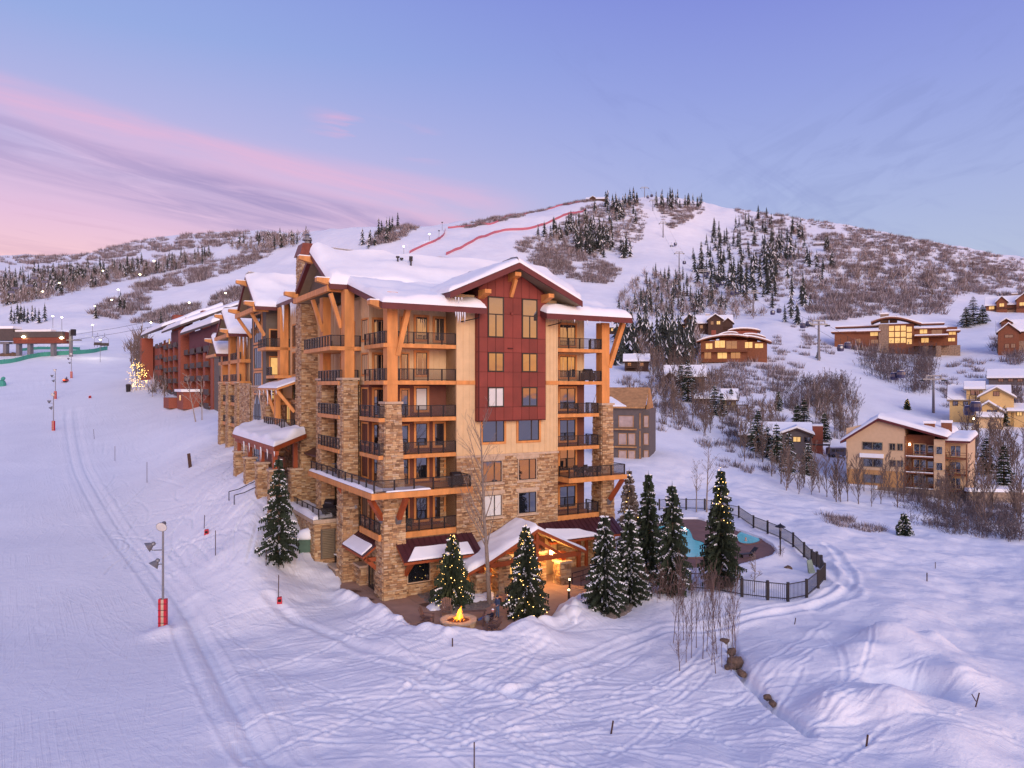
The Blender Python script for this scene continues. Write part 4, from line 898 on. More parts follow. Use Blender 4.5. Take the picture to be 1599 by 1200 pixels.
# grey gabled block
part('grey_block', MB().bx(-9, -4, 35.6, 44.3, -.2, 10.2), M_grey)
part('grey_block', MB().bx(-9, -4, 35.6, 44.3, -13.5, -.2), M_mortar)
stonewall('L', 35.6, 44.3, -12.5, -.25, -9, holes=[(37.6, 42.8, -12, -.9)], pri=9, big=1.3); stonewall('F', -9, -7, -12.5, -.25, 35.6, pri=9, big=1.3)
part('water_table', MB().bx(-9.15, -6.9, 35.45, 44.4, -.25, -.02), M_cap)
for z0, z1 in ((5.6, 9.2), (2.2, 4.9), (-1.0, 1.6)): window('L', 37.9, 42.6, z0, z1, -9, tw=.25, vs=(.25, .5, .75), hs=(.5,) if z0 > 5 else ())
aw = MB(); arch = [(37.9, -5.4), (42.6, -5.4), (42.6, -3.6), (41.9, -2.3), (40.25, -1.1), (38.6, -2.3), (37.9, -3.6)]
aw.prism([(40.25 + (x - 40.25) * 1.18, -3.3 + (z + 3.3) * 1.16) for x, z in arch], 0, -9.12, -9.0); w = part('arched_window', aw, M_cap)
part('pane', MB().prism(arch, 0, -9.16, -9.13), M_glass, w); part('sash', MB().bx(-9.22, -9.17, 39.0, 39.12, -5.3, -2.4).bx(-9.22, -9.17, 40.2, 40.32, -5.3, -1.3).bx(-9.22, -9.17, 41.4, 41.52, -5.3, -2.4).bx(-9.22, -9.17, 38, 42.5, -4.1, -4.0), M_frame, w)
window('L', 37.9, 42.6, -11.2, -6.6, -9, trim=M_cap, tw=.3, vs=(.25, .5, .75), hs=(.45,))
GR = 14.0
roof([(-10.7, 33.6, 9.6), (4, 33.6, 9.6), (4, 40, GR), (-10.7, 40, GR)], .4, .6, seed=13)
roof([(4, 46.4, 9.6), (-10.7, 46.4, 9.6), (-10.7, 40, GR), (4, 40, GR)], .4, .6, seed=14)
part('gable_wall', MB().prism([(34.6, 9.7), (45.4, 9.7), (40, 13.5)], 0, -9.6, -9.3), M_grey)
part('gable_beam', MB().bx(-10.9, -10.5, 33.9, 46, 9.0, 9.55).bx(-10.9, -9, 34.2, 34.7, 9.05, 9.55), M_orange)
for z, b in ((13.2, 40), (10.0, 34.6), (10.0, 45.6)): gable_trim(-10.4, b, z, 1.4, 'L', .7)
for p, q in (((-10.6, 45.2, 9.0), (-9.0, 44.4, 6.4)), ((-10.6, 36.4, 9.0), (-9.05, 36.2, 6.2))): part('timber_brace', MB().beam(p, q, .35, .4), M_orange)
# far end: cedar posts on stone piers
for i, b in enumerate((53.5, 61.0, 68.0)):
    pillar(-9.2, -7.6, b, b + 2.2, -11.5, .3, .1, pri=9)
    part('timber_post', MB().bx(-9.0, -8.1, b + .2, b + 1.6, .5, 7.8), M_orange)
part('stone_wall', MB().bx(-9.0, -7.5, 46.0, 53.0, -12.5, .3), M_mortar); stonewall('L', 45.6, 53.2, -12, .3, -9.0, pri=9, big=1.4); stonewall('F', -9.0, -7.2, -12, .3, 46, pri=9, big=1.4)
part('wing_wall', MB().bx(-7.64, -7.6, 53, 72, .4, 8.2), M_cream)
for z in (4.0, .8, -2.4, -5.6):
    balcony([(-8.9, 53), (-8.9, 71.5)], z - .2, [(-9, 52.5), (-7.6, 52.5), (-7.6, 72), (-9, 72)], .5, post=1.3)
    for b in (55.5, 58.0, 64.0, 66): window('L', b, b + 1.6, z + .3, z + 2.3, -7.64, tw=.2)
roof([(-10.7, 52.0, 7.4), (0, 52.0, 7.4), (0, 58, 11.0), (-10.7, 58, 11.0)], .4, .6, seed=15)
roof([(0, 64.0, 7.4), (-10.7, 64.0, 7.4), (-10.7, 58, 11.0), (0, 58, 11.0)], .4, .6, seed=16)
part('gable_wall', MB().prism([(53, 7.5), (63, 7.5), (58, 10.6)], 0, -9.5, -9.2), M_grey)
roof([(-10.7, 63.0, 4.9), (-6, 63.0, 4.9), (-6, 68, 7.9), (-10.7, 68, 7.9)], .4, .5, seed=17)
roof([(-6, 73.0, 4.9), (-10.7, 73.0, 4.9), (-10.7, 68, 7.9), (-6, 68, 7.9)], .4, .5, seed=18)
part('gable_beam', MB().bx(-10.9, -10.5, 52.4, 63.6, 6.9, 7.4).bx(-10.9, -10.5, 63.4, 72.6, 4.5, 4.9), M_orange)
for z, b in ((10.3, 58), (7.8, 53), (7.2, 68)): gable_trim(-10.4, b, z, 1.3, 'L', .7)
icicles([((-9.2 + .5 * k, 51.95, 6.95), 1.6 + 1.2 * (k % 2)) for k in range(3)])
# ---- lower terrace on its retaining wall, with the louvred vent
part('retaining_wall', MB().bx(-9.5, -6.4, 11.7, 26, -18.6, -13.4), M_mortar)
stonewall('F', -9.5, -6.5, -18.2, -13.4, 11.7, holes=[(-8.95, -7.5, -16.9, -14.0)], pri=6); stonewall('L', 11.7, 22, -18.2, -13.4, -9.5, pri=8)
v = part('louvred_vent', MB().bx(-8.9, -8.8, 11.55, 11.7, -16.85, -14.0).bx(-7.6, -7.5, 11.55, 11.7, -16.85, -14.0).bx(-8.9, -7.5, 11.68, 11.7, -16.85, -14.0), M_grey)
for k in range(17): part('slat', MB().hexa([(-8.8, 11.52, -16.8 + k * .165), (-7.6, 11.52, -16.8 + k * .165), (-7.6, 11.66, -16.74 + k * .165), (-8.8, 11.66, -16.74 + k * .165)], [(-8.8, 11.52, -16.75 + k * .165), (-7.6, 11.52, -16.75 + k * .165), (-7.6, 11.66, -16.68 + k * .165), (-8.8, 11.66, -16.68 + k * .165)]), M_soffit, v)
o = part('terrace', MB().bx(-9.7, -6.4, 11.5, 27, -13.4, -13.05), M_cap)
rail(o, [(-6.9, 11.75), (-9.1, 11.75), (-9.1, 22)], -13.05, 1.0, 1.9)
snow_slab('terrace_snow', [(-9.7, 27, -13.05), (-9.7, 11.5, -13.05), (-7.6, 12.2, -13.05), (-7.6, 27, -13.05)], .35, o, seed=20)
# ---------------------------------------------------------------- metal roofs and entry porch
def seam_roof(e0, e1, t1, t0, w=0.52, snow=None, seed=1):
    e0, e1, t1, t0 = map(Vector, (e0, e1, t1, t0)); n = max(1, round((e1 - e0).length / w))
    sub = MB(); dn = Vector((0, 0, -.22)); sub.hexa([p + dn for p in (e0, e1, t1, t0)], [p + Vector((0, 0, -.03)) for p in (e0, e1, t1, t0)])
    o = part('metal_roof', sub, M_dkorange)
    nm = (e1 - e0).cross(t0 - e0).normalized(); nm = nm if nm.z > 0 else -nm
    for k in range(n):
        a, b = e0.lerp(e1, k / n), e0.lerp(e1, (k + 1) / n); c, d = t0.lerp(t1, (k + 1) / n), t0.lerp(t1, k / n)
        m = MB(); m.hexa([a, b, c, d], [p + nm * .015 for p in (a, b, c, d)])
        g = (b - a).normalized() * .05; m.hexa([a, a + g, d + g, d], [p + nm * .075 for p in (a, a + g, d + g, d)])
        part('roof_panel', m, M_roofmetal, o)
    return o
s = seam_roof((-5.9, -2.3, -14.75), (1.5, -2.3, -14.75), (1.5, -.05, -13.3), (-5.9, -.05, -13.3))
snow_slab('roof_snow', [(-5.6, -2.3, -14.7), (.6, -2.3, -14.7), (.6, -1.2, -14.0), (-4.6, -1.2, -14.0)], .16, s, seed=31)
s = seam_roof((8.6, -2.2, -14.6), (17.4, -2.2, -14.6), (17.4, -.1, -13.15), (8.6, -.1, -13.15))
snow_slab('roof_snow', [(8.8, -2.2, -14.55), (14.5, -2.2, -14.55), (12.6, -1.5, -14.1), (8.8, -1.0, -13.75)], .22, s, seed=32)
s = seam_roof((-8.3, 6.9, -14.65), (-8.3, 1.1, -14.65), (-6.55, 1.3, -13.5), (-6.55, 6.9, -13.5))
snow_slab('roof_snow', [(-8.3, 6.8, -14.6), (-8.3, 1.4, -14.6), (-7.3, 1.6, -13.95), (-7.3, 6.8, -13.95)], .14, s, seed=33)
part('timber_bracket', MB().beam((-8.0, 1.4, -14.9), (-6.6, 1.4, -16.2), .3, .35), M_dkorange); part('timber_bracket', MB().beam((-7.9, 1.4, -15.0), (-6.5, 1.4, -15.0), .3, .35), M_dkorange)
part('timber_bracket', MB().beam((-5.0, -1.9, -14.9), (-5.0, -.1, -16.4), .3, .35), M_dkorange)
part('timber_bracket', MB().beam((1.2, -1.9, -14.9), (1.2, -.1, -16.4), .3, .35), M_dkorange)
PR = -12.75
roof([(.7, .0, -15.25), (.7, -4.3, -15.25), (5.95, -4.3, PR), (5.95, 0, PR)], .28, .42, m=M_dkorange, seed=41)
roof([(11.2, -4.3, -15.25), (11.2, 0, -15.25), (5.95, 0, PR), (5.95, -4.3, PR)], .28, .22, m=M_dkorange, seed=42)
snow_slab('roof_snow', [(-.9, -.4, -15.9), (-.9, -4.0, -15.9), (1.5, -4.0, -15.0), (1.5, -.4, -15.0)], .35, seed=43)
part('porch_roof', MB().hexa([(-.9, -.4, -16.15), (-.9, -4.0, -16.15), (1.5, -4.0, -15.3), (1.5, -.4, -15.3)], [(-.9, -.4, -15.9), (-.9, -4.0, -15.9), (1.5, -4.0, -15.05), (1.5, -.4, -15.05)]), M_dkorange)
part('porch_truss', MB().beam((1.2, -4.05, -15.45), (10.7, -4.05, -15.45), .3, .4), M_dkorange)
part('porch_truss', MB().beam((5.95, -4.05, -15.3), (5.95, -4.05, -13.2), .28, .3), M_dkorange)
part('porch_truss', MB().beam((3.4, -4.05, -15.3), (5.8, -4.05, -13.9), .25, .28), M_dkorange); part('porch_truss', MB().beam((8.5, -4.05, -15.3), (6.1, -4.05, -13.9), .25, .28), M_dkorange)
part('porch_wall', MB().bx(3.0, 9.4, -.05, 0, -18.2, -13.4), M_brown)
window('F', 5.0, 6.9, -18.1, -15.7, -.06, trim=M_dkorange, pane=M_litwin)
for a, b, w, h in ((8.75, -3.7, 1.1, 1.9), (2.4, -3.5, 1.1, 3.0), (.3, -3.4, 1.2, 1.75), (7.3, -1.7, 1.1, 2.6)):
    pillar(a, a + w, b, b + w, -18.25, -18.2 + h, .04, pri=1)
    part('timber_post', MB().bx(a + .3, a + w - .3, b + .3, b + w - .3, -18 + h, -15.3), M_dkorange)
lan = part('porch_lantern', MB().lathe([(.02, -.2), (.13, -.15), (.15, .15), (.03, .25)], 8, (8.05, -3.2, -15.25)), M_lamp_on)
def point(name, p, e, c=(1, .5, .16), r=.15):
    d = bpy.data.lights.new(name, 'POINT'); d.energy = e; d.color = c; d.shadow_soft_size = r
    o = bpy.data.objects.new(name, d); col.objects.link(o); o.location = p; return o
point('porch_light', bw(8.0, -3.45, -15.5), 520, (1, .50, .14)); point('porch_light', bw(2.3, -1.7, -16.2), 260, (1, .45, .1))
# entrance canopy on the slope side: snow roof on cedar posts and stone piers
s = part('canopy', MB().hexa([(-12.6, 15.0, -6.5), (-8.2, 19.5, -5.6), (-8.2, 44, -5.6), (-12.6, 38, -6.5)], [(-12.6, 15.0, -6.1), (-8.2, 19.5, -5.2), (-8.2, 44, -5.2), (-12.6, 38, -6.1)]), M_dkorange)
snow_slab('canopy_snow', [(-12.6, 37.8, -6.1), (-12.6, 15.2, -6.1), (-8.3, 19.6, -5.2), (-8.3, 43.8, -5.2)], .75, s, seed=51)
for a, b, zt in ((-12.2, 16.5, -8.6), (-12.2, 22.5, -8.4), (-12.2, 29, -8.4), (-12.2, 35.5, -8.2), (-8.8, 22, -9.2)):
    zb = gh(*bw(a, b).xy) - .3
    pillar(a - .55, a + .55, b - .55, b + .55, zb, zt, 0, pri=9)
    part('timber_post', MB().bx(a - .22, a + .22, b - .22, b + .22, zt + .18, -6.3), M_dkorange)
flush_stones()
part('timber_beam', MB().beam((-12.2, 15.5, -6.75), (-12.2, 37.5, -6.75), .35, .45), M_dkorange)
st = part('entrance_stairs', MB().bx(-13.8, -9.5, 24, 27, -13, -12.6), M_concrete)
for k in range(8): part('step', MB().bx(-13.8 + k * .5, -13.3 + k * .5, 24, 27, -12.9 + k * .22, -12.6 + k * .22), M_concrete, st)
for q in (23.9, 27.1): part('handrail', MB().tube([(-14.8, q, -11.8), (-13.8, q, -11.6), (-9.8, q, -9.9)], .05, 6).tube([(-14.8, q, -12.8), (-14.8, q, -11.8)], .05, 6).tube([(-12, q, -12.6), (-12, q, -10.9)], .05, 6), M_metal, st)
icicles([((-12.55, 15.2 + k * 3.1, -6.5), .6 + .5 * (k % 3)) for k in range(6)])

# ---------------------------------------------------------------- patio
def clip_rect(poly, x0, x1, y0, y1):
    def cut(P, ins, inter):
        o = []
        for i in range(len(P)):
            a, b = P[i - 1], P[i]
            if ins(b):
                if not ins(a): o.append(inter(a, b))
                o.append(b)
            elif ins(a): o.append(inter(a, b))
        return o
    def ix(v): return lambda a, b: (v, a[1] + (b[1] - a[1]) * (v - a[0]) / (b[0] - a[0]))
    def iy(v): return lambda a, b: (a[0] + (b[0] - a[0]) * (v - a[1]) / (b[1] - a[1]), v)
    P = cut(poly, lambda p: p[0] >= x0, ix(x0))
    if P: P = cut(P, lambda p: p[0] <= x1, ix(x1))
    if P: P = cut(P, lambda p: p[1] >= y0, iy(y0))
    if P: P = cut(P, lambda p: p[1] <= y1, iy(y1))
    return P
def to_local(x, y): d = Vector((x, y, 0)) - BP0; return (BU.dot(d), BV.dot(d))
def paving(name, poly_w, z, step, m):
    root = bpy.data.objects.new(name, None); col.objects.link(root); root.location = (BP0.x, BP0.y, z - .14); root.rotation_euler = (0, 0, BRZ); root['kind'] = 'structure'
    P = [to_local(*p) for p in poly_w]
    MB().prism([(a, b) for a, b in P], 2, -.3, .09).build('paving_bed', M_mortar, root)
    ax = [p[0] for p in P]; bx_ = [p[1] for p in P]; a = math.floor(min(ax) / step) * step
    while a < max(ax):
        b = math.floor(min(bx_) / step) * step
        while b < max(bx_):
            q = clip_rect(P, a + .015, a + step - .015, b + .015, b + step - .015)
            if len(q) > 2:
                z1 = .14 + rnd.uniform(-.006, .006); MB().prism(q, 2, 0, z1).build('paving_slab', m, root)
            b += step
        a += step
paving('patio', PATIO, PATIO_Z, 2.4, M_concrete)
for a, b, s_ in ((-8.2, 3.6, .7), (-8.0, .6, .6), (-4.2, -3.3, .7), (-5.6, -6.3, .5)):   # damp stains, thawed puddles
    n = 11; p = bw(a, b, PATIO_Z + .012); MB().quad(*[(p.x + s_ * (1 + .4 * math.sin(k * 2.3 + a)) * math.cos(2 * math.pi * k / n), p.y + .7 * s_ * (1 + .4 * math.cos(k * 1.7)) * math.sin(2 * math.pi * k / n), p.z) for k in range(n)]).build('puddle_stain', mat('damp_concrete', (.10, .05, .038), .35, .1), raw=True, kind='structure')
def bed(name, pts, m, h, kind, z=PATIO_Z, seed=1, res=.35, rough=.2):
    """a low heap with uneven surface over a polygon (gravel or snow)"""
    P = [gpt(*p, z) for p in pts]; xs = [p[0] for p in P]; ys = [p[1] for p in P]
    X, Y = np.meshgrid(np.arange(min(xs) - res, max(xs) + 2 * res, res), np.arange(min(ys) - res, max(ys) + 2 * res, res))
    ins = in_poly(X, Y, P); d = poly_dist(X, Y, P)
    Z = z + np.where(ins, h * (1 - np.exp(-d / .5)) * (1 + fbm(X / 1.3, Y / 1.3, 3, seed)) + rough * h * fbm(X * 3, Y * 3, 2, seed), -.25)
    V = np.stack([X, Y, Z], -1).reshape(-1, 3); n, mm = X.shape; i = np.arange(n - 1)[:, None] * mm + np.arange(mm - 1)[None]
    F = np.stack([i, i + 1, i + mm + 1, i + mm], -1).reshape(-1, 4)
    keep = ins.reshape(-1)[F].any(1)
    o = link(name, np_mesh(name, V, F[keep], m, smooth=True)); o['kind'] = kind
    return o
bed('gravel_bed', [(648, 925), (664, 918), (700, 915), (780, 922), (778, 940), (758, 952), (722, 960), (690, 957), (668, 945)], M_gravel, .12, 'structure', seed=3, res=.12, rough=1.2)
bed('snow_patch', [(664, 948), (690, 935), (730, 928), (772, 926), (774, 936), (745, 944), (700, 952), (672, 955)], M_snow, .34, 'structure', seed=4, res=.15)
bed('gravel_bed', [(905, 945), (912, 932), (960, 930), (1000, 925), (1008, 940), (985, 955), (960, 968), (930, 966), (914, 958)], M_gravel, .3, 'structure', seed=6, res=.12, rough=.6)
bed('snow_patch', [(868, 962), (880, 946), (905, 930), (920, 936), (912, 948), (918, 962), (900, 975)], M_snow, .8, 'structure', seed=7, res=.15)
pw = bw(8.6, -13.2, PATIO_Z)
# ---- fire pit
fx = bw(-4.35, -9.3, PATIO_Z)
fp = thing('fire_pit', 'round stone fire pit with a burning flame on the patio', 'fire pit', fx)
for k in range(16):
    a0, a1 = 2 * math.pi * k / 16 + .012, 2 * math.pi * (k + 1) / 16 - .012
    cs = lambda r, a: (r * math.cos(a), r * math.sin(a))
    MB().prism([cs(1.42, a0), cs(1.42, a1), cs(.9, a1), cs(.9, a0)], 2, .32, .46 + rnd.uniform(0, .012)).build('cap_stone', M_cap, fp)
    MB().prism([cs(1.34, a0), cs(1.34, a1), cs(.95, a1), cs(.95, a0)], 2, 0, .31).build('base_stone', M_stone, fp)
MB().lathe([(.92, .1), (.92, .3), (.5, .36), (.05, .40)], 16).build('lava_rock_bed', mat('lava_rock', (.12, .025, .018), .9, .5, 5, .8, 9), fp)
fl = MB()
for k in range(15):
    a, r = k * 2.4, .03 + .03 * k; x, y, h = r * math.cos(a), r * math.sin(a), (1.1 - .07 * k) * rnd.uniform(.75, 1.2); w = rnd.uniform(.035, .085); b = rnd.uniform(-.1, .1)
    fl.tube([(x, y, .36), (x + .03 + b, y, .36 + h * .3), (x * .8 + .10 - b, y + b * .6, .36 + h * .62), (x * .6 + .2 + b, y, .36 + h)], [w * .8, w, w * .55, .004], 6)
fl.build('flame', M_flame, fp, smooth=True)
MB().tube([(0.02, -.1, .36), (.06, -.12, .6), (.12, -.08, .85), (.18, -.05, 1.05)], [.06, .08, .045, .004], 8).build('flame_core', M_flame2, fp, smooth=True)
for k in range(4): a = k * .8; MB().tube([(-.4 * math.cos(a), -.4 * math.sin(a), .42), (.4 * math.cos(a), .4 * math.sin(a), .46)], .06, 7).build('log', M_bark2, fp)
point('fire_light', fx + Vector((.05, -.1, 1.1)), 90, (1, .42, .08), .25)
# ---- adirondack chairs
M_chair = mat('weathered_plank', (.13, .075, .065), .75, .2, 3, .1, 15, rnd_obj=.15)
def adirondack(label):
    t = thing('adirondack_chair', label, 'chair', group='wooden chairs round the fire pit')
    for k in range(5):
        x = -.24 + k * .12; zt = 1.0 + .10 * (1 - abs(k - 2) / 2) ** .7
        MB().hexa([(x - .05, -.22, .27), (x + .05, -.22, .27), (x + .05, -.19, .27), (x - .05, -.19, .27)], [(x * 1.25 - .058, -.52, zt), (x * 1.25 + .058, -.52, zt), (x * 1.25 + .058, -.49, zt), (x * 1.25 - .058, -.49, zt)]).build('back_slat', M_chair, t)
    for k in range(5): y = -.18 + k * .12; z = .28 + .022 * k; MB().bx(-.29, .29, y - .05, y + .05, z, z + .025).build('seat_slat', M_chair, t)
    for s_ in (-1, 1):
        MB().bx(s_ * .36 - .07, s_ * .36 + .07, -.38, .42, .56, .585).build('armrest', M_chair, t)
        MB().bx(s_ * .33 - .025, s_ * .33 + .025, .3, .4, 0, .56).build('leg', M_chair, t)
        MB().hexa([(s_ * .30 - .02, -.62, .0), (s_ * .30 + .02, -.62, .0), (s_ * .30 + .02, -.52, .0), (s_ * .30 - .02, -.52, .0)], [(s_ * .30 - .02, .38, .30), (s_ * .30 + .02, .38, .30), (s_ * .30 + .02, .42, .40), (s_ * .30 - .02, .42, .40)]).build('leg', M_chair, t)
    MB().bx(-.32, .32, -.36, -.33, .5, .58).build('back_rail', M_chair, t)
    return t
def facing(p, q): d = q - p; return math.atan2(-d.x, d.y)      # chair's +y towards q
CH = [(bw(-6.25, -7.7, PATIO_Z), 'weathered wooden chair left of the fire pit, seen from its side'), (bw(-4.1, -6.6, PATIO_Z), 'weathered wooden chair behind the fire pit with its fanned back upright'), (bw(-2.35, -10.4, PATIO_Z), 'wooden chair in which the person in the red and white hat sits'), (bw(-2.75, -12.0, PATIO_Z), 'empty dark wooden chair half behind the snowbank')]
for i, (p, l) in enumerate(CH):
    c = adirondack(l); c.location = p; c.rotation_euler = (0, 0, facing(p, fx) if i != 1 else facing(p, p + Vector((.1, -1, 0)))); c.scale = (1.15,) * 3
t = thing('wooden_bench', 'low dark wooden bench between the fire pit and the paving edge', 'bench', bw(-2.3, -8.0, PATIO_Z), BRZ - .35)
for k in range(4): MB().bx(-.95, .95, -.24 + k * .12, -.14 + k * .12, .40, .44).build('seat_slat', M_chair, t)
for x, y in ((-.8, -.18), (.8, -.18), (-.8, .18), (.8, .18)): MB().bx(x - .04, x + .04, y - .04, y + .04, 0, .40).build('leg', M_chair, t)
t = thing('ash_can', 'small grey metal ash can on a stand beside the seated person', 'ash can', bw(-2.9, -11.2, PATIO_Z))
MB().tube([(0, 0, 0), (0, 0, .6)], .09, 8).build('stand', M_gmetal, t); MB().lathe([(.14, .6), (.19, .65), (.19, .95), (.14, 1.0)], 10).build('can', M_gmetal, t)
# ---- people
def person(label, joints, edges, clothes, loc, rz, hat=None, extra=None):
    """one continuous skinned body; joints: name -> (x, y, z, radius); clothes(point) -> material slot"""
    names = list(joints); me = bpy.data.meshes.new('person')
    me.from_pydata([joints[n][:3] for n in names], [(names.index(a), names.index(b)) for a, b in edges], [])
    ob = bpy.data.objects.new('tmp', me); col.objects.link(ob)
    md = ob.modifiers.new('s', 'SKIN'); md.use_smooth_shade = True
    for i, n in enumerate(names): me.skin_vertices[0].data[i].radius = (joints[n][3],) * 2 if len(joints[n]) == 4 else joints[n][3:5]
    me.skin_vertices[0].data[names.index('hip')].use_root = True
    sb = ob.modifiers.new('b', 'SUBSURF'); sb.levels = 1; sb.render_levels = 1
    dg = bpy.context.evaluated_depsgraph_get(); m2 = bpy.data.meshes.new_from_object(ob.evaluated_get(dg)); bpy.data.objects.remove(ob)
    for m in clothes[0]: m2.materials.append(m)
    for p in m2.polygons: p.material_index = clothes[1](p.center); p.use_smooth = True
    m2.name = 'person'
    o = tag(link('person', m2), label, 'person'); o.location = loc; o.rotation_euler = (0, 0, rz)
    h = Vector(joints['head'][:3])
    sk = clothes[0][0]
    MB().lathe([(.004, -.02), (.018, -.012), (.02, .0), (.012, .012), (.003, .02)], 6, (h.x, h.y + .115, h.z - .005)).build('nose', sk, o, smooth=True)
    for s_ in (-1, 1):
        MB().lathe([(.003, -.012), (.013, 0), (.003, .012)], 6, (h.x + s_ * .038, h.y + .098, h.z + .03)).build('eye', M_dark, o); MB().lathe([(.004, -.035), (.016, 0), (.004, .035)], 6, (h.x + s_ * .108, h.y, h.z)).build('ear', sk, o)
    MB().bx(h.x - .03, h.x + .03, h.y + .09, h.y + .108, h.z - .062, h.z - .05).build('mouth', mat('lip', (.35, .12, .1), .6, 0), o)
    for n in ('hand_l', 'hand_r'):
        if n not in joints: continue
        p = Vector(joints[n][:3]); d = (p - Vector(joints['elbow_' + n[-1]][:3])).normalized(); side = d.cross(Vector((0, 0, 1))).normalized() if abs(d.z) < .9 else Vector((1, 0, 0))
        f = MB()
        for k in range(4): b0 = p + side * (.026 * (k - 1.5)); f.tube([b0, b0 + d * .05, b0 + d * (.08 - .006 * abs(k - 1)) + Vector((0, .012, -.02))], [.011, .010, .006], 5)
        b0 = p - side * .04; f.tube([b0 - d * .03, b0 - side * .03 + d * .02], [.012, .007], 5)
        f.build('fingers', sk if extra is None else extra, o, smooth=True)
    if hat: hat(o, h)
    return o
skin = mat('skin', (.50, .27, .19), .6, .05)
jk1 = mat('blue_jacket', (.025, .05, .12), .8, .15, 4); jn = mat('jeans', (.055, .105, .19), .85, .15, 4); jn2 = mat('blue_ski_trousers', (.03, .08, .26), .8, .1, 4); jk2 = mat('dark_navy_jacket', (.014, .014, .035), .8, .15, 4); boot = mat('brown_boot', (.06, .03, .02), .7, .1); wh = mat('white_knit', (.75, .74, .74), .9, .05); rk = mat('red_knit', (.5, .02, .03), .9, .05)
ED = [('hip', 'spine'), ('spine', 'chest'), ('chest', 'neck'), ('neck', 'head'), ('head', 'crown')]
for s_ in 'lr': ED += [('chest', 'sho_' + s_), ('sho_' + s_, 'elbow_' + s_), ('elbow_' + s_, 'hand_' + s_), ('hip', 'thigh_' + s_), ('thigh_' + s_, 'knee_' + s_), ('knee_' + s_, 'ankle_' + s_), ('ankle_' + s_, 'toe_' + s_)]
J = {'hip': (0, 0, .95, .15, .12), 'spine': (0, .0, 1.12, .15, .115), 'chest': (0, .0, 1.36, .17, .125), 'neck': (0, .02, 1.52, .06), 'head': (0, .04, 1.63, .092), 'crown': (0, .03, 1.72, .075)}
for s_, k in (('l', -1), ('r', 1)):
    J.update({'sho_' + s_: (k * .19, 0, 1.44, .07), 'elbow_' + s_: (k * .25, .03, 1.16, .052), 'hand_' + s_: (k * .17, .22, 1.05, .034), 'thigh_' + s_: (k * .10, 0, .86, .095), 'knee_' + s_: (k * .11, .03, .50, .068), 'ankle_' + s_: (k * .12, 0, .09, .05), 'toe_' + s_: (k * .14, .17, .05, .042)})
def beanie(m1, m2): 
    def f(o, h): MB().lathe([(.108, .03), (.116, .05), (.112, .1), (.07, .15), (.01, .17)], 12, (h.x, h.y - .01, h.z)).build('hat', m1, o, smooth=True); MB().lathe([(.112, .02), (.12, .03), (.12, .06), (.112, .07)], 12, (h.x, h.y - .01, h.z)).build('hat_band', m2, o, smooth=True)
    return f
st = person('person standing in a blue jacket and jeans beside the right lit tree', J, ED, ([skin, jk1, jn, boot], lambda c: 3 if c.z < .13 else 2 if c.z < .93 else 0 if (c.z > 1.53 or (c.z < 1.12 and c.y > .16)) else 1), bw(-.95, -9.3, PATIO_Z), 2.4, beanie(jk2, jk1))
MB().bx(-.16, .16, -.3, -.13, 1.08, 1.5).build('backpack', mat('dark_red_pack', (.06, .02, .02), .8, .1), st)
J2 = {'hip': (0, -.12, .42, .15, .12), 'spine': (0, -.2, .58, .15, .115), 'chest': (0, -.31, .8, .17, .125), 'neck': (0, -.34, .96, .06), 'head': (0, -.32, 1.07, .092), 'crown': (0, -.33, 1.16, .075)}
for s_, k in (('l', -1), ('r', 1)):
    J2.update({'sho_' + s_: (k * .19, -.32, .87, .07), 'elbow_' + s_: (k * .34, -.1, .68, .052), 'hand_' + s_: (k * .2, .2, .72, .034), 'thigh_' + s_: (k * .10, 0, .42, .095), 'knee_' + s_: (k * .12, .42, .54, .07), 'ankle_' + s_: (k * .12, .82, .36, .05), 'toe_' + s_: (k * .13, .90, .50, .042)})
seat_p = CH[2][0]
person('person seated by the fire in a red and white hat, dark jacket and blue trousers', J2, ED, ([skin, jk2, jn2, boot], lambda c: 3 if c.y > .78 else 2 if c.y > -.02 and c.z < .64 else 0 if (c.z > .97 or c.y > .14) else 1 if c.z > .45 or c.y < -.05 else 2), seat_p, facing(seat_p, fx), beanie(wh, rk))
# ---- path lights, handrail, utility box, low walls
for p, l in ((bw(8.68, -5.24, PATIO_Z), 'black bollard light near the porch railing'), (bw(6.7, -8.0, PATIO_Z), 'black bollard light beside the snow heap at the paving edge')):
    t = thing('bollard_light', l, 'bollard light', p, group='bollard lights on the patio')
    MB().tube([(0, 0, 0), (0, 0, .8)], .09, 10).build('post', M_metal, t); MB().tube([(0, 0, .8), (0, 0, .93)], .07, 10).build('lamp', M_lamp_on, t); MB().lathe([(.12, .93), (.12, .97), (.03, 1.03)], 10).build('cap', M_metal, t)
def handrail(label, pts, h=.95):
    t = thing('handrail', label, 'handrail', pts[0]); o = pts[0]
    for z in (h, .5): MB().tube([p - o + Vector((0, 0, z)) for p in pts], .03, 6).build('rail', M_metal, t)
    for p in pts: MB().tube([p - o, p - o + Vector((0, 0, h))], .03, 6).build('post', M_metal, t)
handrail('black ramp handrail in front of the stone wall right of the porch', [bw(9.9, -3.9, PATIO_Z), bw(11.4, -3.5, PATIO_Z), bw(12.9, -2.9, PATIO_Z), bw(14.4, -2.3, PATIO_Z), bw(15.6, -2.0, PATIO_Z)])
handrail('lower black handrail that crosses before the ramp', [bw(10.1, -5.0, PATIO_Z), bw(11.6, -4.6, PATIO_Z), bw(13.0, -4.2, PATIO_Z)])
handrail('short black handrail by the porch steps behind the lit tree', [bw(4.6, -5.2, PATIO_Z), bw(5.2, -3.9, PATIO_Z)])
ub = at(485, 880, 74.0); ub.z = gh(ub.x, ub.y) - .1
t = thing('utility_box', 'green utility box under a dome of snow beside the spruce', 'utility box', ub, BRZ)
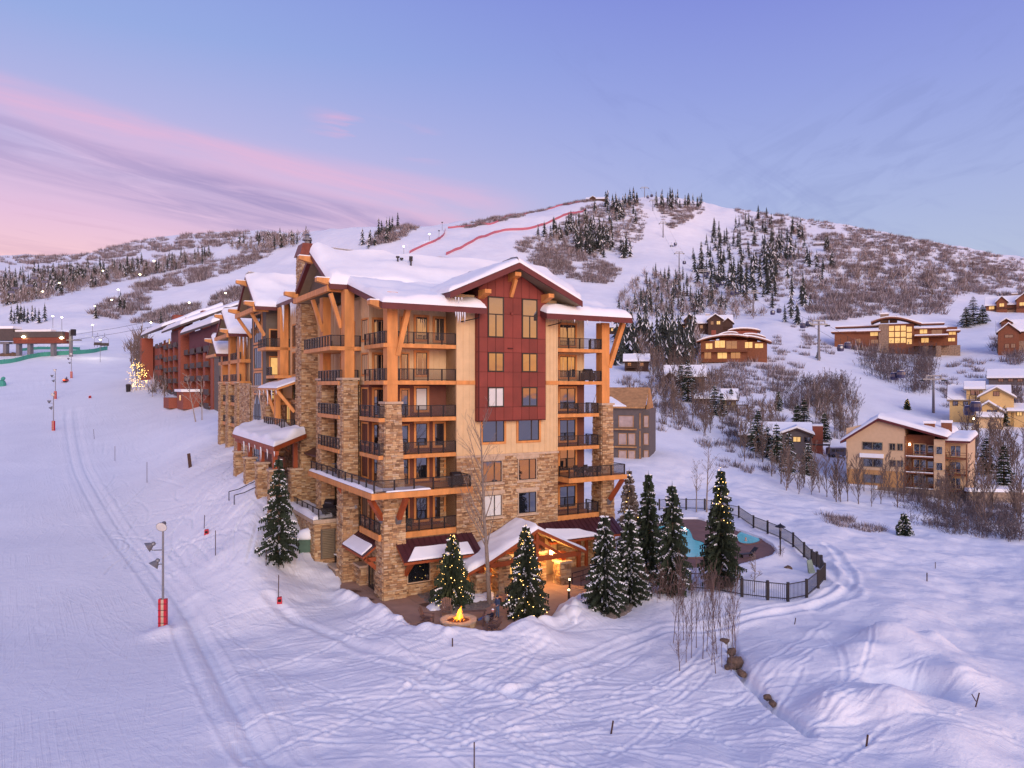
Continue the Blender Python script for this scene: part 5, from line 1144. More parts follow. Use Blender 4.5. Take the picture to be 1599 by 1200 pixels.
MB().bx(-1.3, 1.3, -.7, .7, 0, 1.15).build('cabinet', M_green, t)
MB().bx(-1.35, 1.35, -.75, .75, 1.15, 1.25).build('lid', M_green, t)
sv = []
for k, (x, z) in enumerate(((.25, .35), (.55, .62), (.62, .25), (.85, .75))): MB().bx(x, x + .16, -.712, -.70, z, z + .14).build('sticker', M_curtain, t)
MB().lathe([(1.42, 0), (1.45, .25), (1.3, .6), (.9, .85), (.3, .98), (.02, 1.0)], 20, (0, 0, 1.25)).build('snow_cover', M_rsnow, t, smooth=True).scale = (1, .58, 1)
t = thing('metal_fence', 'short dark metal fence topped with snow beside the utility box', 'fence', at(509, 868, 74).xy.to_3d() + Vector((0, 0, -17.9)), BRZ - 1.2)
for k in range(4): MB().bx(k * .8 - .05, k * .8 + .05, -.05, .05, 0, 1.3).build('post', M_metal, t)
for k in range(24): MB().bx(k * .1, k * .1 + .03, -.015, .015, .05, 1.2).build('bar', M_metal, t)
MB().bx(-.05, 2.45, -.08, .08, 1.3, 1.42).build('snow_cap', M_rsnow, t)
t = thing('stone_wall', 'low stone garden wall end at the left edge of the patio', 'wall', at(527, 905, 71).xy.to_3d() + Vector((0, 0, -18.3)), BRZ)
MB().bx(-.5, .5, -1.2, 1.2, 0, 1.0).build('masonry', M_fieldstone, t); MB().bx(-.58, .58, -1.28, 1.28, 1.0, 1.15).build('cap', M_cap, t)
t = thing('post', 'short dark marker post on the paving left of the fire pit', 'post', bw(-6.9, -10.0, PATIO_Z)); MB().bx(-.08, .08, -.06, .06, 0, .75).build('stake', M_dkbrown, t)
# things on the balconies
def grill(label, p, rz=0.0, s=1.0):
    t = thing('barbecue_grill', label, 'barbecue grill', p, BRZ + rz); t.scale = (s,) * 3
    MB().bx(-.62, .62, -.3, .3, .12, .85).build('cabinet', M_metal, t); MB().prism([(-.32, .85), (.32, .85), (.3, 1.1), (.12, 1.25), (-.12, 1.25), (-.3, 1.1)], 0, -.45, .45).build('lid', M_metal, t)
    MB().bx(-.95, -.62, -.25, .25, .82, .86).build('shelf', M_gmetal, t); MB().bx(.62, .95, -.25, .25, .82, .86).build('shelf', M_gmetal, t); MB().tube([(-.3, -.36, 1.0), (.3, -.36, 1.0)], .025, 6).build('handle', M_gmetal, t)
    for x in (-.5, .5): MB().bx(x - .04, x + .04, -.2, .2, 0, .12).build('leg', M_metal, t)
def bchair(label, p, rz=0.0, group='dark chairs on the balconies'):
    t = thing('balcony_chair', label, 'chair', p, BRZ + rz, group)
    MB().bx(-.26, .26, -.26, .26, .40, .45).build('seat', M_metal, t); MB().hexa([(-.26, .22, .45), (.26, .22, .45), (.26, .27, .45), (-.26, .27, .45)], [(-.26, .30, .98), (.26, .30, .98), (.26, .34, .98), (-.26, .34, .98)]).build('backrest', M_metal, t)
    for x in (-.23, .23):
        for y in (-.23, .23): MB().bx(x - .02, x + .02, y - .02, y + .02, 0, .4).build('leg', M_metal, t)
        MB().bx(x - .03, x + .03, -.26, .28, .62, .65).build('armrest', M_metal, t)
def btable(label, p, rz=0.0, w=.8):
    t = thing('balcony_table', label, 'table', p, BRZ + rz)
    MB().bx(-w, w, -.45, .45, .70, .75).build('tabletop', M_metal, t)
    for x in (-w + .1, w - .1):
        for y in (-.35, .35): MB().bx(x - .03, x + .03, y - .03, y + .03, 0, .7).build('leg', M_metal, t)
grill('black covered grill at the right end of the big left terrace', bw(-.6, -1.1, -8.85)); grill('large black grill under the balconies of the stone tower terrace', bw(-7.2, 9.6, -8.85), -1.2, 1.5)
grill('black grill in the corner of the second highest right balcony', bw(15.2, 1.0, .4)); grill('dark grill under the roof of the snowy lower terrace', bw(-7.3, 13.6, -13.05), -1.0, 1.3)
btable('long dark dining table on the right terrace', bw(13.6, -.9, -8.85), 0, 1.2)
for k, (a, b, r_) in enumerate(((12.6, -1.4, 3.1), (13.6, -1.4, 3.1), (14.6, -1.4, 3.1), (13.0, -.3, 0), (14.2, -.3, 0))): bchair('dark dining chair at the long table on the right terrace', bw(a, b, -8.85), r_, 'chairs round the right terrace table')
btable('dark table on the snowy lower terrace', bw(-7.9, 13.2, -13.05), 1.5, .8)
bchair('dark chair on the snowy lower terrace', bw(-8.2, 12.4, -13.05), 2.0); bchair('dark chair on the corner balcony of the fifth level', bw(-5.6, 2.6, .4), .6); bchair('dark chair on the left balcony two levels above the big terrace, behind the pillar', bw(-4.4, .9, -6.0), -.4); bchair('dark chair on the front left balcony just below the big terrace', bw(-4.2, .8, -12.7), -.5); bchair('dark stool on the right balcony third from the top', bw(14.0, .9, -2.8), .2)
# ---------------------------------------------------------------- trees
def conifer_arrays(H, Rb, seed, whorls=26, density=1.0, snow=.25, base=.06, droop=.25, dead=0.0):
    """needle sprays along drooping branches; returns vertices, triangles, snow flag"""
    r = np.random.RandomState(seed); V = []; T = []; S = []
    def tri(a, b, c, s): k = len(V); V.extend((a, b, c)); T.append((k, k + 1, k + 2)); S.append(s)
    for w in range(whorls):
        t = (w + r.uniform(-.3, .3)) / whorls; t = min(max(t, 0), .985); h = H * (base + (1 - base) * t)
        L0 = Rb * (1 - t) ** .82 * (0.55 + .45 * min(1, t * 9)) + .12
        nb = int((5 + 7 * (1 - t)) * density) + 2; ph = r.uniform(0, 6.28)
        for k in range(nb):
            if r.rand() < .10: continue
            a = ph + 6.283 * k / nb + r.uniform(-.25, .25); L = L0 * r.uniform(.62, 1.15); dr = droop * r.uniform(.4, 1.5)
            ca, sa = math.cos(a), math.sin(a); sn = r.rand() < snow
            n = max(3, int(L / .20))
            for j in range(n + 1):
                u = (j + .4) / (n + .6); x = L * u; z = h + L * (.22 * u - dr * 1.5 * u * u) - .05
                wd = (.34 * (1 - u) + .14) * L ** .5 * .72; tl = .34 + .26 * (1 - u)
                p = np.array((x * ca, x * sa, z))
                for sd in (-1, 1):
                    ang = a + sd * r.uniform(.55, 1.05); q = p + np.array((math.cos(ang) * wd, math.sin(ang) * wd, -.10 - r.rand() * .16)); e = p + np.array((ca * tl * .55, sa * tl * .55, -.02 - .05 * r.rand()))
                    tri(p, q, e, 0)
                    tri(p + np.array((0, 0, .01)), e + np.array((0, 0, -.30 * r.rand() - .05)), q * .6 + p * .4 + np.array((0, 0, -.24)), 0)
                    if sn and r.rand() < .75 and u > .25:
                        o = np.array((0, 0, .05)); tri(p + o, q * .75 + p * .25 + o, e + o, 1)
    for k in range(3): a = 2.1 * k; tri(np.array((.06 * math.cos(a), .06 * math.sin(a), H * .93)), np.array((.06 * math.cos(a + 2.1), .06 * math.sin(a + 2.1), H * .93)), np.array((0, 0, H * 1.02)), 0)
    return np.array(V), np.array(T), np.array(S)
def spruce(label, loc, H, Rb, seed, snow=.3, group=None, lights=0, density=1.0, droop=.25, needles=None, whorls=26, base=.05, lab_cat='tree', name='spruce_tree', lo=.08, hi=1.0):
    t = thing(name, label, lab_cat, loc, 0, group)
    MB().tube([(0, 0, -.3), (0, 0, H * .5), (0, 0, H * .97)], [.028 * H, .016 * H, .01], 8).build('trunk', M_bark2, t)
    V, T, S = conifer_arrays(H, Rb, seed, whorls, density, snow, base, droop)
    def sub(mask, name_, m):
        f = T[mask]; u, inv = np.unique(f, return_inverse=True); link(name_, np_mesh(name_, V[u], inv.reshape(-1, 3), m), t)['kind'] = 'stuff'
    sub(S == 0, 'crown', needles or M_needle)
    if (S == 1).any(): sub(S == 1, 'snow', M_rsnow)
    if lights:
        r = np.random.RandomState(seed + 1); m = MB()
        for k in range(lights):
            tt = lo + (hi - lo) * r.rand() ** 1.15; h = H * tt; rr = Rb * (1 - tt) ** .82 * r.uniform(.78, 1.06) + .08; a = r.uniform(0, 6.283); s_ = .018 + .022 * r.rand() ** 2
            m.lathe([(.2 * s_, -s_), (s_, 0), (.2 * s_, s_)], 5, (rr * math.cos(a), rr * math.sin(a), h - .15 * rr))
        o = m.build('string_lights', M_bulb, t, raw=True); o['kind'] = 'stuff'
    return t
def tree_at(px, py, top): g = ground_at(px, py); return g, (py - top) / FPX * g.y
g, h = tree_at(706, 947, 838); g.z = -18.2; spruce('left of the two spruces wound with warm fairy lights, near the corner window', bw(-2.5, -4.35, -18.2), 5.9, 1.85, 3, .12, lights=130, density=1.25)
point('tree_glow', bw(-3.6, -6.3, -16.6), 25, (1, .62, .2), .4)
spruce('right and taller of the two spruces wound with fairy lights, beside the standing person', bw(1.1, -10.2, -18.2), 7.3, 1.75, 5, .26, lights=150, density=1.25, whorls=30)
point('tree_glow', bw(.2, -12.2, -16.6), 25, (1, .62, .2), .4)
g = at(436, 876, 69); g.z = gh(g.x, g.y); spruce('lone spruce flecked with snow beside the green utility box', g, 9.9, 1.95, 7, .36, density=.85, droop=.35, whorls=28)
spruce('broad snow dusted spruce right of the porch, left one of a close pair', bw(7.0, -12.6, -18.1), 7.9, 1.75, 9, .6, density=1.25, whorls=32)
spruce('snow dusted spruce right of the porch, right one of a close pair', bw(10.3, -11.6, -18.1), 8.0, 1.65, 11, .68, density=1.2, whorls=32)
M_pale = mat('pale_needles', (.16, .125, .105), .9, .3, 1.3)
gg = at(983, 860, 80); gg.z = -17.8; spruce('pale frosted spruce with a few small lights at the corner of the building', gg, 8.9, 1.5, 13, .4, lights=40, needles=M_pale, density=.9)
for (px, py, tp, rb, sd, sn, lb, li) in ((1013, 905, 737, 1.65, 15, .2, 'slim dark spruce by the pool, left of the brown shrubs', 0), (1050, 928, 753, 1.75, 17, .3, 'dark spruce with bare brown shrubs at its foot, by the pool fence', 0), (1126, 918, 730, 1.95, 19, .12, 'tall dark spruce in front of the pool, lights in its top', 45)):
    g = ground_at(px, py); spruce(lb, g, (py - tp) / FPX * g.y, rb, sd, sn, density=1.15, whorls=32, lights=li, lo=.55)
# bare trees
def bare_arrays(H, seed, levels=3, spread=.5, trunk_r=.02, nb=16, start=.3, up=.7, sides=4, twig=1.0, bend=.03, tw_min=.006):
    r = random.Random(seed); m = MB()
    def limb(p, d, L, r0, lev):
        n = 4 if lev == 0 else 3; pts = [p]; rs = [r0]; q = p
        for k in range(n):
            d = (d + Vector((r.uniform(-1, 1), r.uniform(-1, 1), r.uniform(-.3, .6) if lev else 0)) * (bend if lev == 0 else .16)).normalized()
            q = q + d * (L / n); pts.append(q); rs.append(max(tw_min, r0 * (1 - (k + 1) / n * .82)))
        m.tube(pts, rs, sides if lev == 0 else 3, cap=False)
        if lev >= levels: return
        cnt = nb if lev == 0 else max(2, int((5 if lev == 1 else 4) * twig))
        for k in range(cnt):
            t = (start if lev == 0 else .2) + (1 - (start if lev == 0 else .2)) * (k + r.random()) / cnt; t = min(t, .97)
            i = min(int(t * n), n - 1); b = pts[i].lerp(pts[i + 1], t * n - i)
            a = r.uniform(0, 6.283); dd = (d * up + Vector((math.cos(a), math.sin(a), .1)) * spread * 1.3).normalized()
            LL = L * (.42 if lev == 0 else .5) * (1.05 - t * .7) * r.uniform(.6, 1.2)
            limb(b, dd, LL, max(tw_min, rs[i] * .42), lev + 1)
    limb(Vector((0, 0, -.2)), Vector((r.uniform(-.03, .03), r.uniform(-.03, .03), 1)), H, trunk_r * H, 0)
    return m
def bare_tree(label, loc, H, seed, m=M_bark, group=None, cat='tree', name='bare_tree', **kw):
    t = thing(name, label, cat, loc, rnd.uniform(0, 6), group)
    bare_arrays(H, seed, **kw).build('branches', m, t, raw=True); return t
bare_tree('tall bare aspen rising in front of the stone wall between the lit spruces', bw(.45, -5.4, -18.2), 15.4, 4, nb=26, start=.28, trunk_r=.013, spread=.42, up=.85, sides=8)
for px, py, tp, sd, lb in ((1104, 800, 690, 21, 'tall bare tree behind the pool fence'), (1088, 800, 722, 22, 'thinner bare tree left of the tall one behind the pool fence'), (1178, 925, 862, 23, 'small bare crooked tree inside the pool fence beside the dark spruce'), (1008, 870, 790, 24, 'bare young tree between the dark spruces by the pool')):
    g = ground_at(px, py); bare_tree(lb, g, (py - tp) / FPX * g.y, sd, nb=12, trunk_r=.014 if sd < 23 else .02, spread=.55, tw_min=.012)
sap = [bare_arrays(5.0, s, levels=2, nb=20, start=.22, trunk_r=.008, spread=.42, up=1.0, tw_min=.009).build('bare_sapling', M_twig, raw=True) for s in (31, 32, 33)]
spots = [(1052, 1005, 7.1), (1060, 1020, 6.0), (1068, 1000, 6.6), (1080, 1028, 5.6), (1088, 1012, 7.0), (1098, 1030, 7.2), (1104, 1018, 6.0), (1112, 1038, 7.4), (1120, 1022, 6.2), (1128, 1042, 6.9), (1136, 1028, 5.8), (1142, 1048, 7.0), (1150, 1030, 5.2), (1072, 1035, 4.6), (1118, 1052, 3.2), (1062, 1048, 2.6)]
for i, (px, py, h) in enumerate(spots):
    g = ground_at(px, py); o = sap[i] if i < 3 else sap[i % 3].copy()
    if i >= 3: col.objects.link(o)
    o.location = g; o.rotation_euler = (rnd.uniform(-.08, .08), rnd.uniform(-.08, .08), rnd.uniform(0, 6)); o.scale = (.75, .75, h / 5.6); tag(o, 'thin bare sapling in the clump below the pool fence', 'sapling', 'bare saplings above the creek')
shr = [bare_arrays(1.0, s, levels=2, nb=7, start=.05, trunk_r=.012, spread=.9, up=.8, tw_min=.007, bend=.1) for s in range(3)]
def shrub_mesh(seed, stems=9, H=2.2, W=1.3, m=M_twig, lev=1, nb=5, tw=.012):
    r = random.Random(seed); b = MB()
    for k in range(stems):
        s = bare_arrays(H * r.uniform(.6, 1.1), seed * 50 + k, levels=lev, nb=nb, start=.25, trunk_r=.010, spread=.6, up=.9, sides=3, tw_min=tw, bend=.12)
        a = r.uniform(0, 6.283); q = W * r.random() ** .5 * .5; lean = Matrix.Rotation(r.uniform(.05, .4), 4, Vector((-math.sin(a), math.cos(a), 0)))
        b.add([lean @ Vector(v) + Vector((q * math.cos(a), q * math.sin(a), 0)) for v in s.v], s.f)
    return b
sm = [shrub_mesh(60 + k, 12, 2.4, 1.6, lev=2) for k in range(3)]
sobj = None
for i, (px, py, h, lb) in enumerate(((1018, 935, 2.6, 'brown bare shrub left under the pool spruces'), (1034, 930, 3.0, 'brown bare shrub against the foot of the snowy pool spruce'), (1060, 935, 2.8, 'brown bare shrub right of the snowy pool spruce'), (1072, 928, 2.4, 'small brown shrub between spruce and pool fence'), (1112, 926, 1.6, 'low shrub at the foot of the tall lit spruce'), (1140, 925, 1.5, 'low bare shrub right of the tall lit spruce'), (998, 925, 1.6, 'low brown shrub beside the snow dusted spruces'), (1218, 868, 1.2, 'small bare shrub in the snow beside the pool deck'))):
    g = ground_at(px, py); t = thing('bare_shrub', lb, 'shrub', g, rnd.uniform(0, 6)); k = i % 3
    if i < 3: o = sm[k].build('twigs', M_twig, t, raw=True); sm[k] = o
    else: o = sm[k].copy(); col.objects.link(o); o.parent = t
    t.scale = (h / 2.4,) * 3
# ---------------------------------------------------------------- pool
M_water = mat('glowing_pool_water', (.05, .40, .48), .08, .12, .8, .15, 3, emit=(.03, .35, .45), estr=.22)  # faint emission in the water stands for light from within
M_deck = mat('brown_pool_deck', (.20, .105, .085), .8, .12, .8, .1, 9, rnd_obj=.08)
paving('pool_deck', POOLDECK, POOL_Z, 1.8, M_deck)
def water(name, pts, label):
    P = [gpt(*p, POOL_Z) for p in pts]; P = smooth_line(P + [P[0]], 5)[:-1]
    o = MB().add([(x, y, POOL_Z + .035) for x, y in P], [tuple(range(len(P)))]).build(name, M_water, raw=True); tag(o, label, 'pool')
    cp = MB(); n = len(P); c = Vector((sum(p[0] for p in P) / n, sum(p[1] for p in P) / n, 0))
    for k in range(n):
        a, b = Vector((*P[k], 0)), Vector((*P[(k + 1) % n], 0)); A, B = (a - c).normalized() * .32, (b - c).normalized() * .32
        cp.hexa([a + Vector((0, 0, POOL_Z)), b + Vector((0, 0, POOL_Z)), b + B + Vector((0, 0, POOL_Z)), a + A + Vector((0, 0, POOL_Z))], [a + Vector((0, 0, POOL_Z + .09)), b + Vector((0, 0, POOL_Z + .09)), b + B + Vector((0, 0, POOL_Z + .09)), a + A + Vector((0, 0, POOL_Z + .09))])
    cp.build('coping', M_deck, o)
    return o
water('swimming_pool', [(992, 850), (998, 832), (1025, 823), (1058, 822), (1074, 826), (1080, 834), (1084, 843), (1098, 848), (1106, 858), (1100, 870), (1060, 871), (1025, 868)], 'turquoise heated swimming pool behind the spruces')
water('hot_tub', [(1150, 838), (1158, 831), (1172, 832), (1184, 840), (1186, 846), (1172, 850), (1156, 848)], 'small round hot tub at the right of the pool')
pl = gpt(1165, 845, POOL_Z); tag(MB().lathe([(.01, -.1), (.2, -.02), (.17, .06), (.06, .12), (.06, .18), (.10, .25), (.105, .32), (.06, .40), (.01, .42)], 10, (pl[0], pl[1], POOL_Z)).build('person', [skin], smooth=True), 'bather whose head shows above the hot tub water', 'person')
pl = gpt(1070, 828, POOL_Z); t = thing('pool_light', 'bright light at the far edge of the swimming pool', 'light', (pl[0], pl[1], POOL_Z)); MB().lathe([(.02, .1), (.13, .2), (.02, .3)], 8).build('lamp', M_lamp_white, t)
pl = gpt(1170, 871, POOL_Z); t = thing('sun_lounger', 'dark folded lounger on the pool deck near the hot tub', 'lounger', (pl[0], pl[1], POOL_Z + .1), .4)
MB().bx(-1.1, .3, -.3, .3, .3, .36).build('seat', M_metal, t); MB().hexa([(.3, -.3, .3), (.36, -.3, .3), (.36, .3, .3), (.3, .3, .3)], [(.95, -.3, .9), (1.0, -.3, .88), (1.0, .3, .88), (.95, .3, .9)]).build('backrest', M_metal, t)
for x in (-1, .25): MB().bx(x - .03, x + .03, -.28, .28, 0, .3).build('leg', M_metal, t)
fps = [(1030, 798), (1050, 796), (1072, 798), (1101, 800), (1128, 802), (1154, 808), (1177, 820), (1199, 831), (1219, 840), (1239, 851), (1256, 861), (1268, 871), (1276, 881), (1283, 890), (1288, 903), (1278, 919), (1260, 929), (1231, 935), (1199, 936), (1159, 931), (1113, 924), (1078, 922)]
fw = []
for p in fps: x, y = gpt(*p, -17.7); fw.append(Vector((x, y, gh(x, y))))
ft = thing('pool_fence', 'dark metal fence curving round the snowy pool garden', 'fence', fw[0])
for k, p in enumerate(fw):
    q = p - fw[0]; MB().bx(q.x - .1, q.x + .1, q.y - .1, q.y + .1, q.z - .4, q.z + 1.62).build('post', M_metal, ft)
    if k + 1 < len(fw):
        e = fw[k + 1] - fw[0]; m = MB()
        for z in (1.45, .25): m.beam(q + Vector((0, 0, z)), e + Vector((0, 0, z)), .05, .07)
        n = max(6, int((e - q).length / .16))
        for j in range(1, n): c = q.lerp(e, j / n); m.bx(c.x - .013, c.x + .013, c.y - .013, c.y + .013, c.z + .1, c.z + 1.43)
        m.build('fence_panel', M_metal, ft, raw=True)
g = ground_at(1219, 866); t = thing('garden_lamp', 'black garden lamp with a conical hat inside the pool fence', 'lamp', g)
MB().tube([(0, 0, -.3), (0, 0, 2.5)], .075, 8).build('pole', M_metal, t); MB().tube([(0, 0, 2.5), (0, 0, 2.85)], .14, 8).build('lantern', M_gmetal, t); MB().lathe([(.55, 2.85), (.5, 2.92), (.08, 3.15), (.02, 3.25)], 12).build('hat', M_metal, t)
M_rock = mat('brown_rock', (.13, .085, .06), .95, .4, 2.5, .8, 5)
def rock_mesh(seed):
    bm = bmesh.new(); bmesh.ops.create_icosphere(bm, subdivisions=2, radius=1); r = random.Random(seed)
    for v in bm.verts: v.co *= 1 + .6 * (float(fbm(np.array([v.co.x * 1.3 + seed]), np.array([v.co.y * 1.3 + v.co.z]), 2, seed)[0])) + r.uniform(-.06, .06)
    me = bpy.data.meshes.new('boulder'); bm.to_mesh(me); bm.free(); me.materials.append(M_rock); return me
rk_ = [rock_mesh(k) for k in range(3)]
for i, (px, py, s_, lb) in enumerate(((1132, 1000, .35, 'small dark boulder topmost in the open creek gap'), (1142, 1018, .5, 'brown boulder under the saplings at the creek'), (1150, 1034, .65, 'largest brown boulder in the creek gap'), (1140, 1042, .45, 'dark boulder at the lower left of the creek gap'), (1158, 1050, .4, 'boulder at the foot of the creek gap'), (1198, 1088, .3, 'dark stone half buried where the creek bends'), (1206, 1097, .28, 'dark stone lowest in the snowed creek'), (1232, 888, .45, 'snow capped boulder in the pool garden'))):
    g = ground_at(px, py); o = tag(link('boulder', rk_[i % 3]), lb, 'boulder'); s_ *= .75; o.location = g + Vector((0, 0, -.05)); o.scale = (s_ * 1.2, s_, s_ * .9); o.rotation_euler = (0, 0, i * 1.3)
g = ground_at(1268, 895); t = thing('plant_cover', 'grey green protective cover leaning in the snow inside the fence', 'cover', g); MB().hexa([(-.3, -.2, 0), (.3, -.2, 0), (.3, .2, 0), (-.3, .2, 0)], [(-.5, -.1, 1.2), (-.05, -.1, 1.3), (0, .1, 1.3), (-.45, .1, 1.2)]).build('sheet', mat('pale_green_sheet', (.25, .32, .25), .8, .1), t)
# ---------------------------------------------------------------- houses on the far slope
def hthing(name, label, px, py, cat='house', rz=0.0, sink=0.0):
    g = ground_at(px, py); t = thing(name, label, cat, g + Vector((0, 0, -sink)), rz - math.atan((px - CX) / FPX)); return t, g.y / FPX
def hb(t, name, x0, x1, y0, y1, z0, z1, m, parent=None): return MB().bx(x0, x1, y0, y1, z0, z1).build(name, m, parent or t)
def hroof(t, x0, x1, y0, y1, ze, zr, axis='x', ov=.7, th=.35, sn=.55, m=None, name='roof', rp=.5):
    """gable roof; axis = direction of the ridge"""
    m = m or M_dkbrown
    if axis == 'x': a0, a1, p = x0 - ov, x1 + ov, [(y0 - ov, ze - ov * .25), (y0 + (y1 - y0) * rp, zr), (y1 + ov, ze - ov * .25)]
    else: a0, a1, p = y0 - ov, y1 + ov, [(x0 - ov, ze - ov * .25), (x0 + (x1 - x0) * rp, zr), (x1 + ov, ze - ov * .25)]
    ax = 0 if axis == 'x' else 1
    o = MB().prism([(a, z) for a, z in p] + [(a, z - th) for a, z in reversed(p)], ax, a0, a1).build(name, m, t)
    (l, lz), (c, cz), (r, rz) = p; w = r - l
    sp = [(l + .02, lz + .02), (l + .06, lz + sn * .7), (l + w * .06, lz + (cz - lz) * .12 + sn), (c - w * .05, cz + sn * .85 - (cz - lz) * .1), (c, cz + sn * .95), (c + w * .05, cz + sn * .85 - (cz - rz) * .1), (r - w * .06, rz + (cz - rz) * .12 + sn), (r - .06, rz + sn * .7), (r - .02, rz + .02), (c, cz + .01)]
    MB().prism(sp, ax, a0 + .08, a1 - .08).build('roof_snow', M_rsnow, o, smooth=False)
    return o
def hgable(t, x0, x1, y, ze, zr, m, axis='y', d=.2):
    return MB().prism([(x0, ze), (x1, ze), ((x0 + x1) / 2, zr)], 1, y, y + d).build('gable_wall', m, t)
def hwin(t, x0, x1, z0, z1, y, lit=False, trim=M_dkbrown, nv=1, side=None):
    f = MB(); k = .12
    f.bx(x0 - k, x1 + k, y - .08, y, z0 - k, z0).bx(x0 - k, x1 + k, y - .08, y, z1, z1 + k).bx(x0 - k, x0, y - .08, y, z0, z1).bx(x1, x1 + k, y - .08, y, z0, z1)
    for j in range(1, nv + 1): c = x0 + (x1 - x0) * j / (nv + 1); f.bx(c - .05, c + .05, y - .07, y - .025, z0, z1)
    o = f.build('window', trim, t); MB().bx(x0, x1, y - .022, y - .004, z0, z1).build('pane', M_litwin if lit else M_glass, o); return o
def hdeck(t, x0, x1, y0, y1, z, m=M_dkbrown, posts=True):
    o = hb(t, 'deck', x0, x1, y0, y1, z - .25, z, m); r = MB()
    for zz in (.95, .5): r.bx(x0, x1, y0, y0 + .06, z + zz, z + zz + .08)
    n = max(2, int((x1 - x0) / 1.5))
    for k in range(n + 1): x = x0 + (x1 - x0) * k / n; r.bx(x - .05, x + .05, y0, y0 + .07, z, z + 1.0)
    r.build('railing', m, o, raw=True)
    if posts:
        for x in (x0 + .2, x1 - .2): hb(t, 'post', x - .12, x + .12, y0 + .1, y0 + .35, z - 3.5, z - .25, m)
    return o
# long modern lodge with the lit glass wall
t, s = hthing('modern_lodge', 'long modern timber lodge with arched roof and lit glass wall on the hill', 1396, 553)
X = lambda px: (px - 1396) * s
Z = lambda py: (553 - py) * s
hb(t, 'wall', X(1311), X(1376), 0, 9, Z(541), Z(517), M_redwood); hb(t, 'stone_base', X(1310), X(1377), -.3, 9, Z(565), Z(541), M_fieldstone)
hb(t, 'wall', X(1376), X(1424), 1.0, 10, Z(565), Z(506), M_redwood); hb(t, 'wall', X(1424), X(1482), 2.2, 11, Z(541), Z(513), M_redwood); hb(t, 'stone_base', X(1420), X(1486), 1.8, 11, Z(565), Z(541), M_fieldstone)
def flat(x0, x1, y0, y1, z, sn=.5):
    o = hb(t, 'roof', x0, x1, y0, y1, z - .5, z, M_redwood); sl = MB(); sl.hexa([(x0 + .05, y0 + .05, z), (x1 - .05, y0 + .05, z), (x1 - .05, y1, z), (x0 + .05, y1, z)], [(x0 + .3, y0 + .35, z + sn), (x1 - .3, y0 + .35, z + sn), (x1 - .3, y1 - .3, z + sn * 1.15), (x0 + .3, y1 - .3, z + sn * 1.15)]); sl.build('roof_snow', M_rsnow, o); return o
flat(X(1306), X(1345), -1.3, 10, Z(516)); flat(X(1343), X(1378), -1.6, 10, Z(516.5)); flat(X(1311), X(1376), 4, 12, Z(507)); flat(X(1418), X(1466), 5, 12, Z(506)); flat(X(1424), X(1469), 1, 12, Z(514)); flat(X(1467), X(1486), .5, 11, Z(519)); flat(X(1424), X(1470), -2.6, 2, Z(526))
arc = [(X(1364 + k * 7), Z(507 - 11.5 * math.sin(math.pi * min(1, (k + 1.2) / 11.0) ** .9))) for k in range(11)]
o = MB().prism(arc + [(x, z - .55) for x, z in reversed(arc)], 1, -1.4, 11).build('arched_roof', M_redwood, t); MB().prism([(x, z + .5) for x, z in arc] + [(x, z + .01) for x, z in reversed(arc)], 1, -1.2, 10.8).build('roof_snow', M_rsnow, o, smooth=True)
hb(t, 'stone_chimney', X(1375), X(1389), -.9, 2, Z(565), Z(506), M_fieldstone); o = hb(t, 'stone_chimney', X(1377), X(1389), 4, 7, Z(503), Z(489), M_fieldstone); hb(t, 'snow_cap', X(1376), X(1390), 3.8, 7.2, Z(489), Z(487), M_rsnow, o); hb(t, 'stone_chimney', X(1390), X(1401), 5, 7, Z(503), Z(492), M_fieldstone)
for i in range(4):
    for j in range(3):
        z1 = 509 + j * 9.5 + (0 if i < 3 else 2); hwin(t, X(1389.5 + i * 8.2), X(1396.5 + i * 8.2), Z(z1 + 8), Z(z1), .98, lit=True, trim=M_redwood, nv=0)
for a, b, z0, z1, l in ((1363, 1374, 524, 518, True), (1364, 1374, 536, 530, False), (1343, 1349, 535, 528, False), (1432, 1442, 522, 515, True), (1448, 1462, 524, 517, False), (1471, 1480, 525, 520, True), (1434, 1444, 536, 529, True), (1470, 1479, 535, 530, True)): hwin(t, X(a), X(b), Z(z0), Z(z1), -.02 if a < 1380 else 2.18, lit=l, trim=M_redwood)
hdeck(t, X(1424), X(1471), -2.6, 1.8, Z(541), M_redwood, False)
for a in (1436, 1453): hb(t, 'stone_pier', X(a), X(a + 7), -2.4, -.4, Z(562), Z(542), M_fieldstone)
# red house with curved roofs
t, s = hthing('red_house', 'large red timber house with stacked curved snowy roofs', 1146, 566)
X = lambda px: (px - 1146) * s
Z = lambda py: (566 - py) * s
hb(t, 'wall', X(1096), X(1166), 0, 12, Z(580), Z(532), M_redwood); hb(t, 'wall', X(1166), X(1196), 2, 12, Z(580), Z(534), M_redwood)
hb(t, 'wall', X(1124), X(1150), 4, 13, Z(534), Z(522), M_redbrick); hb(t, 'wall', X(1140), X(1182), 6, 15, Z(534), Z(515), M_redbrick)
def curved(a0, a1, z0, zm, z1, y0, y1, sn=.55):
    p = []
    for k in range(11):
        u = k / 10; p.append((X(a0 + (a1 - a0) * u), Z((1 - u) ** 2 * z0 + 2 * u * (1 - u) * (2 * zm - (z0 + z1) / 2) + u * u * z1)))
    o = MB().prism(p + [(x, z - .45) for x, z in reversed(p)], 1, y0, y1).build('roof', M_redwood, t); MB().prism([(x, z + sn * (.4 if k in (0, 10) else 1)) for k, (x, z) in enumerate(p)] + [(x, z + .01) for x, z in reversed(p)], 1, y0 + .15, y1 - .15).build('roof_snow', M_rsnow, o)
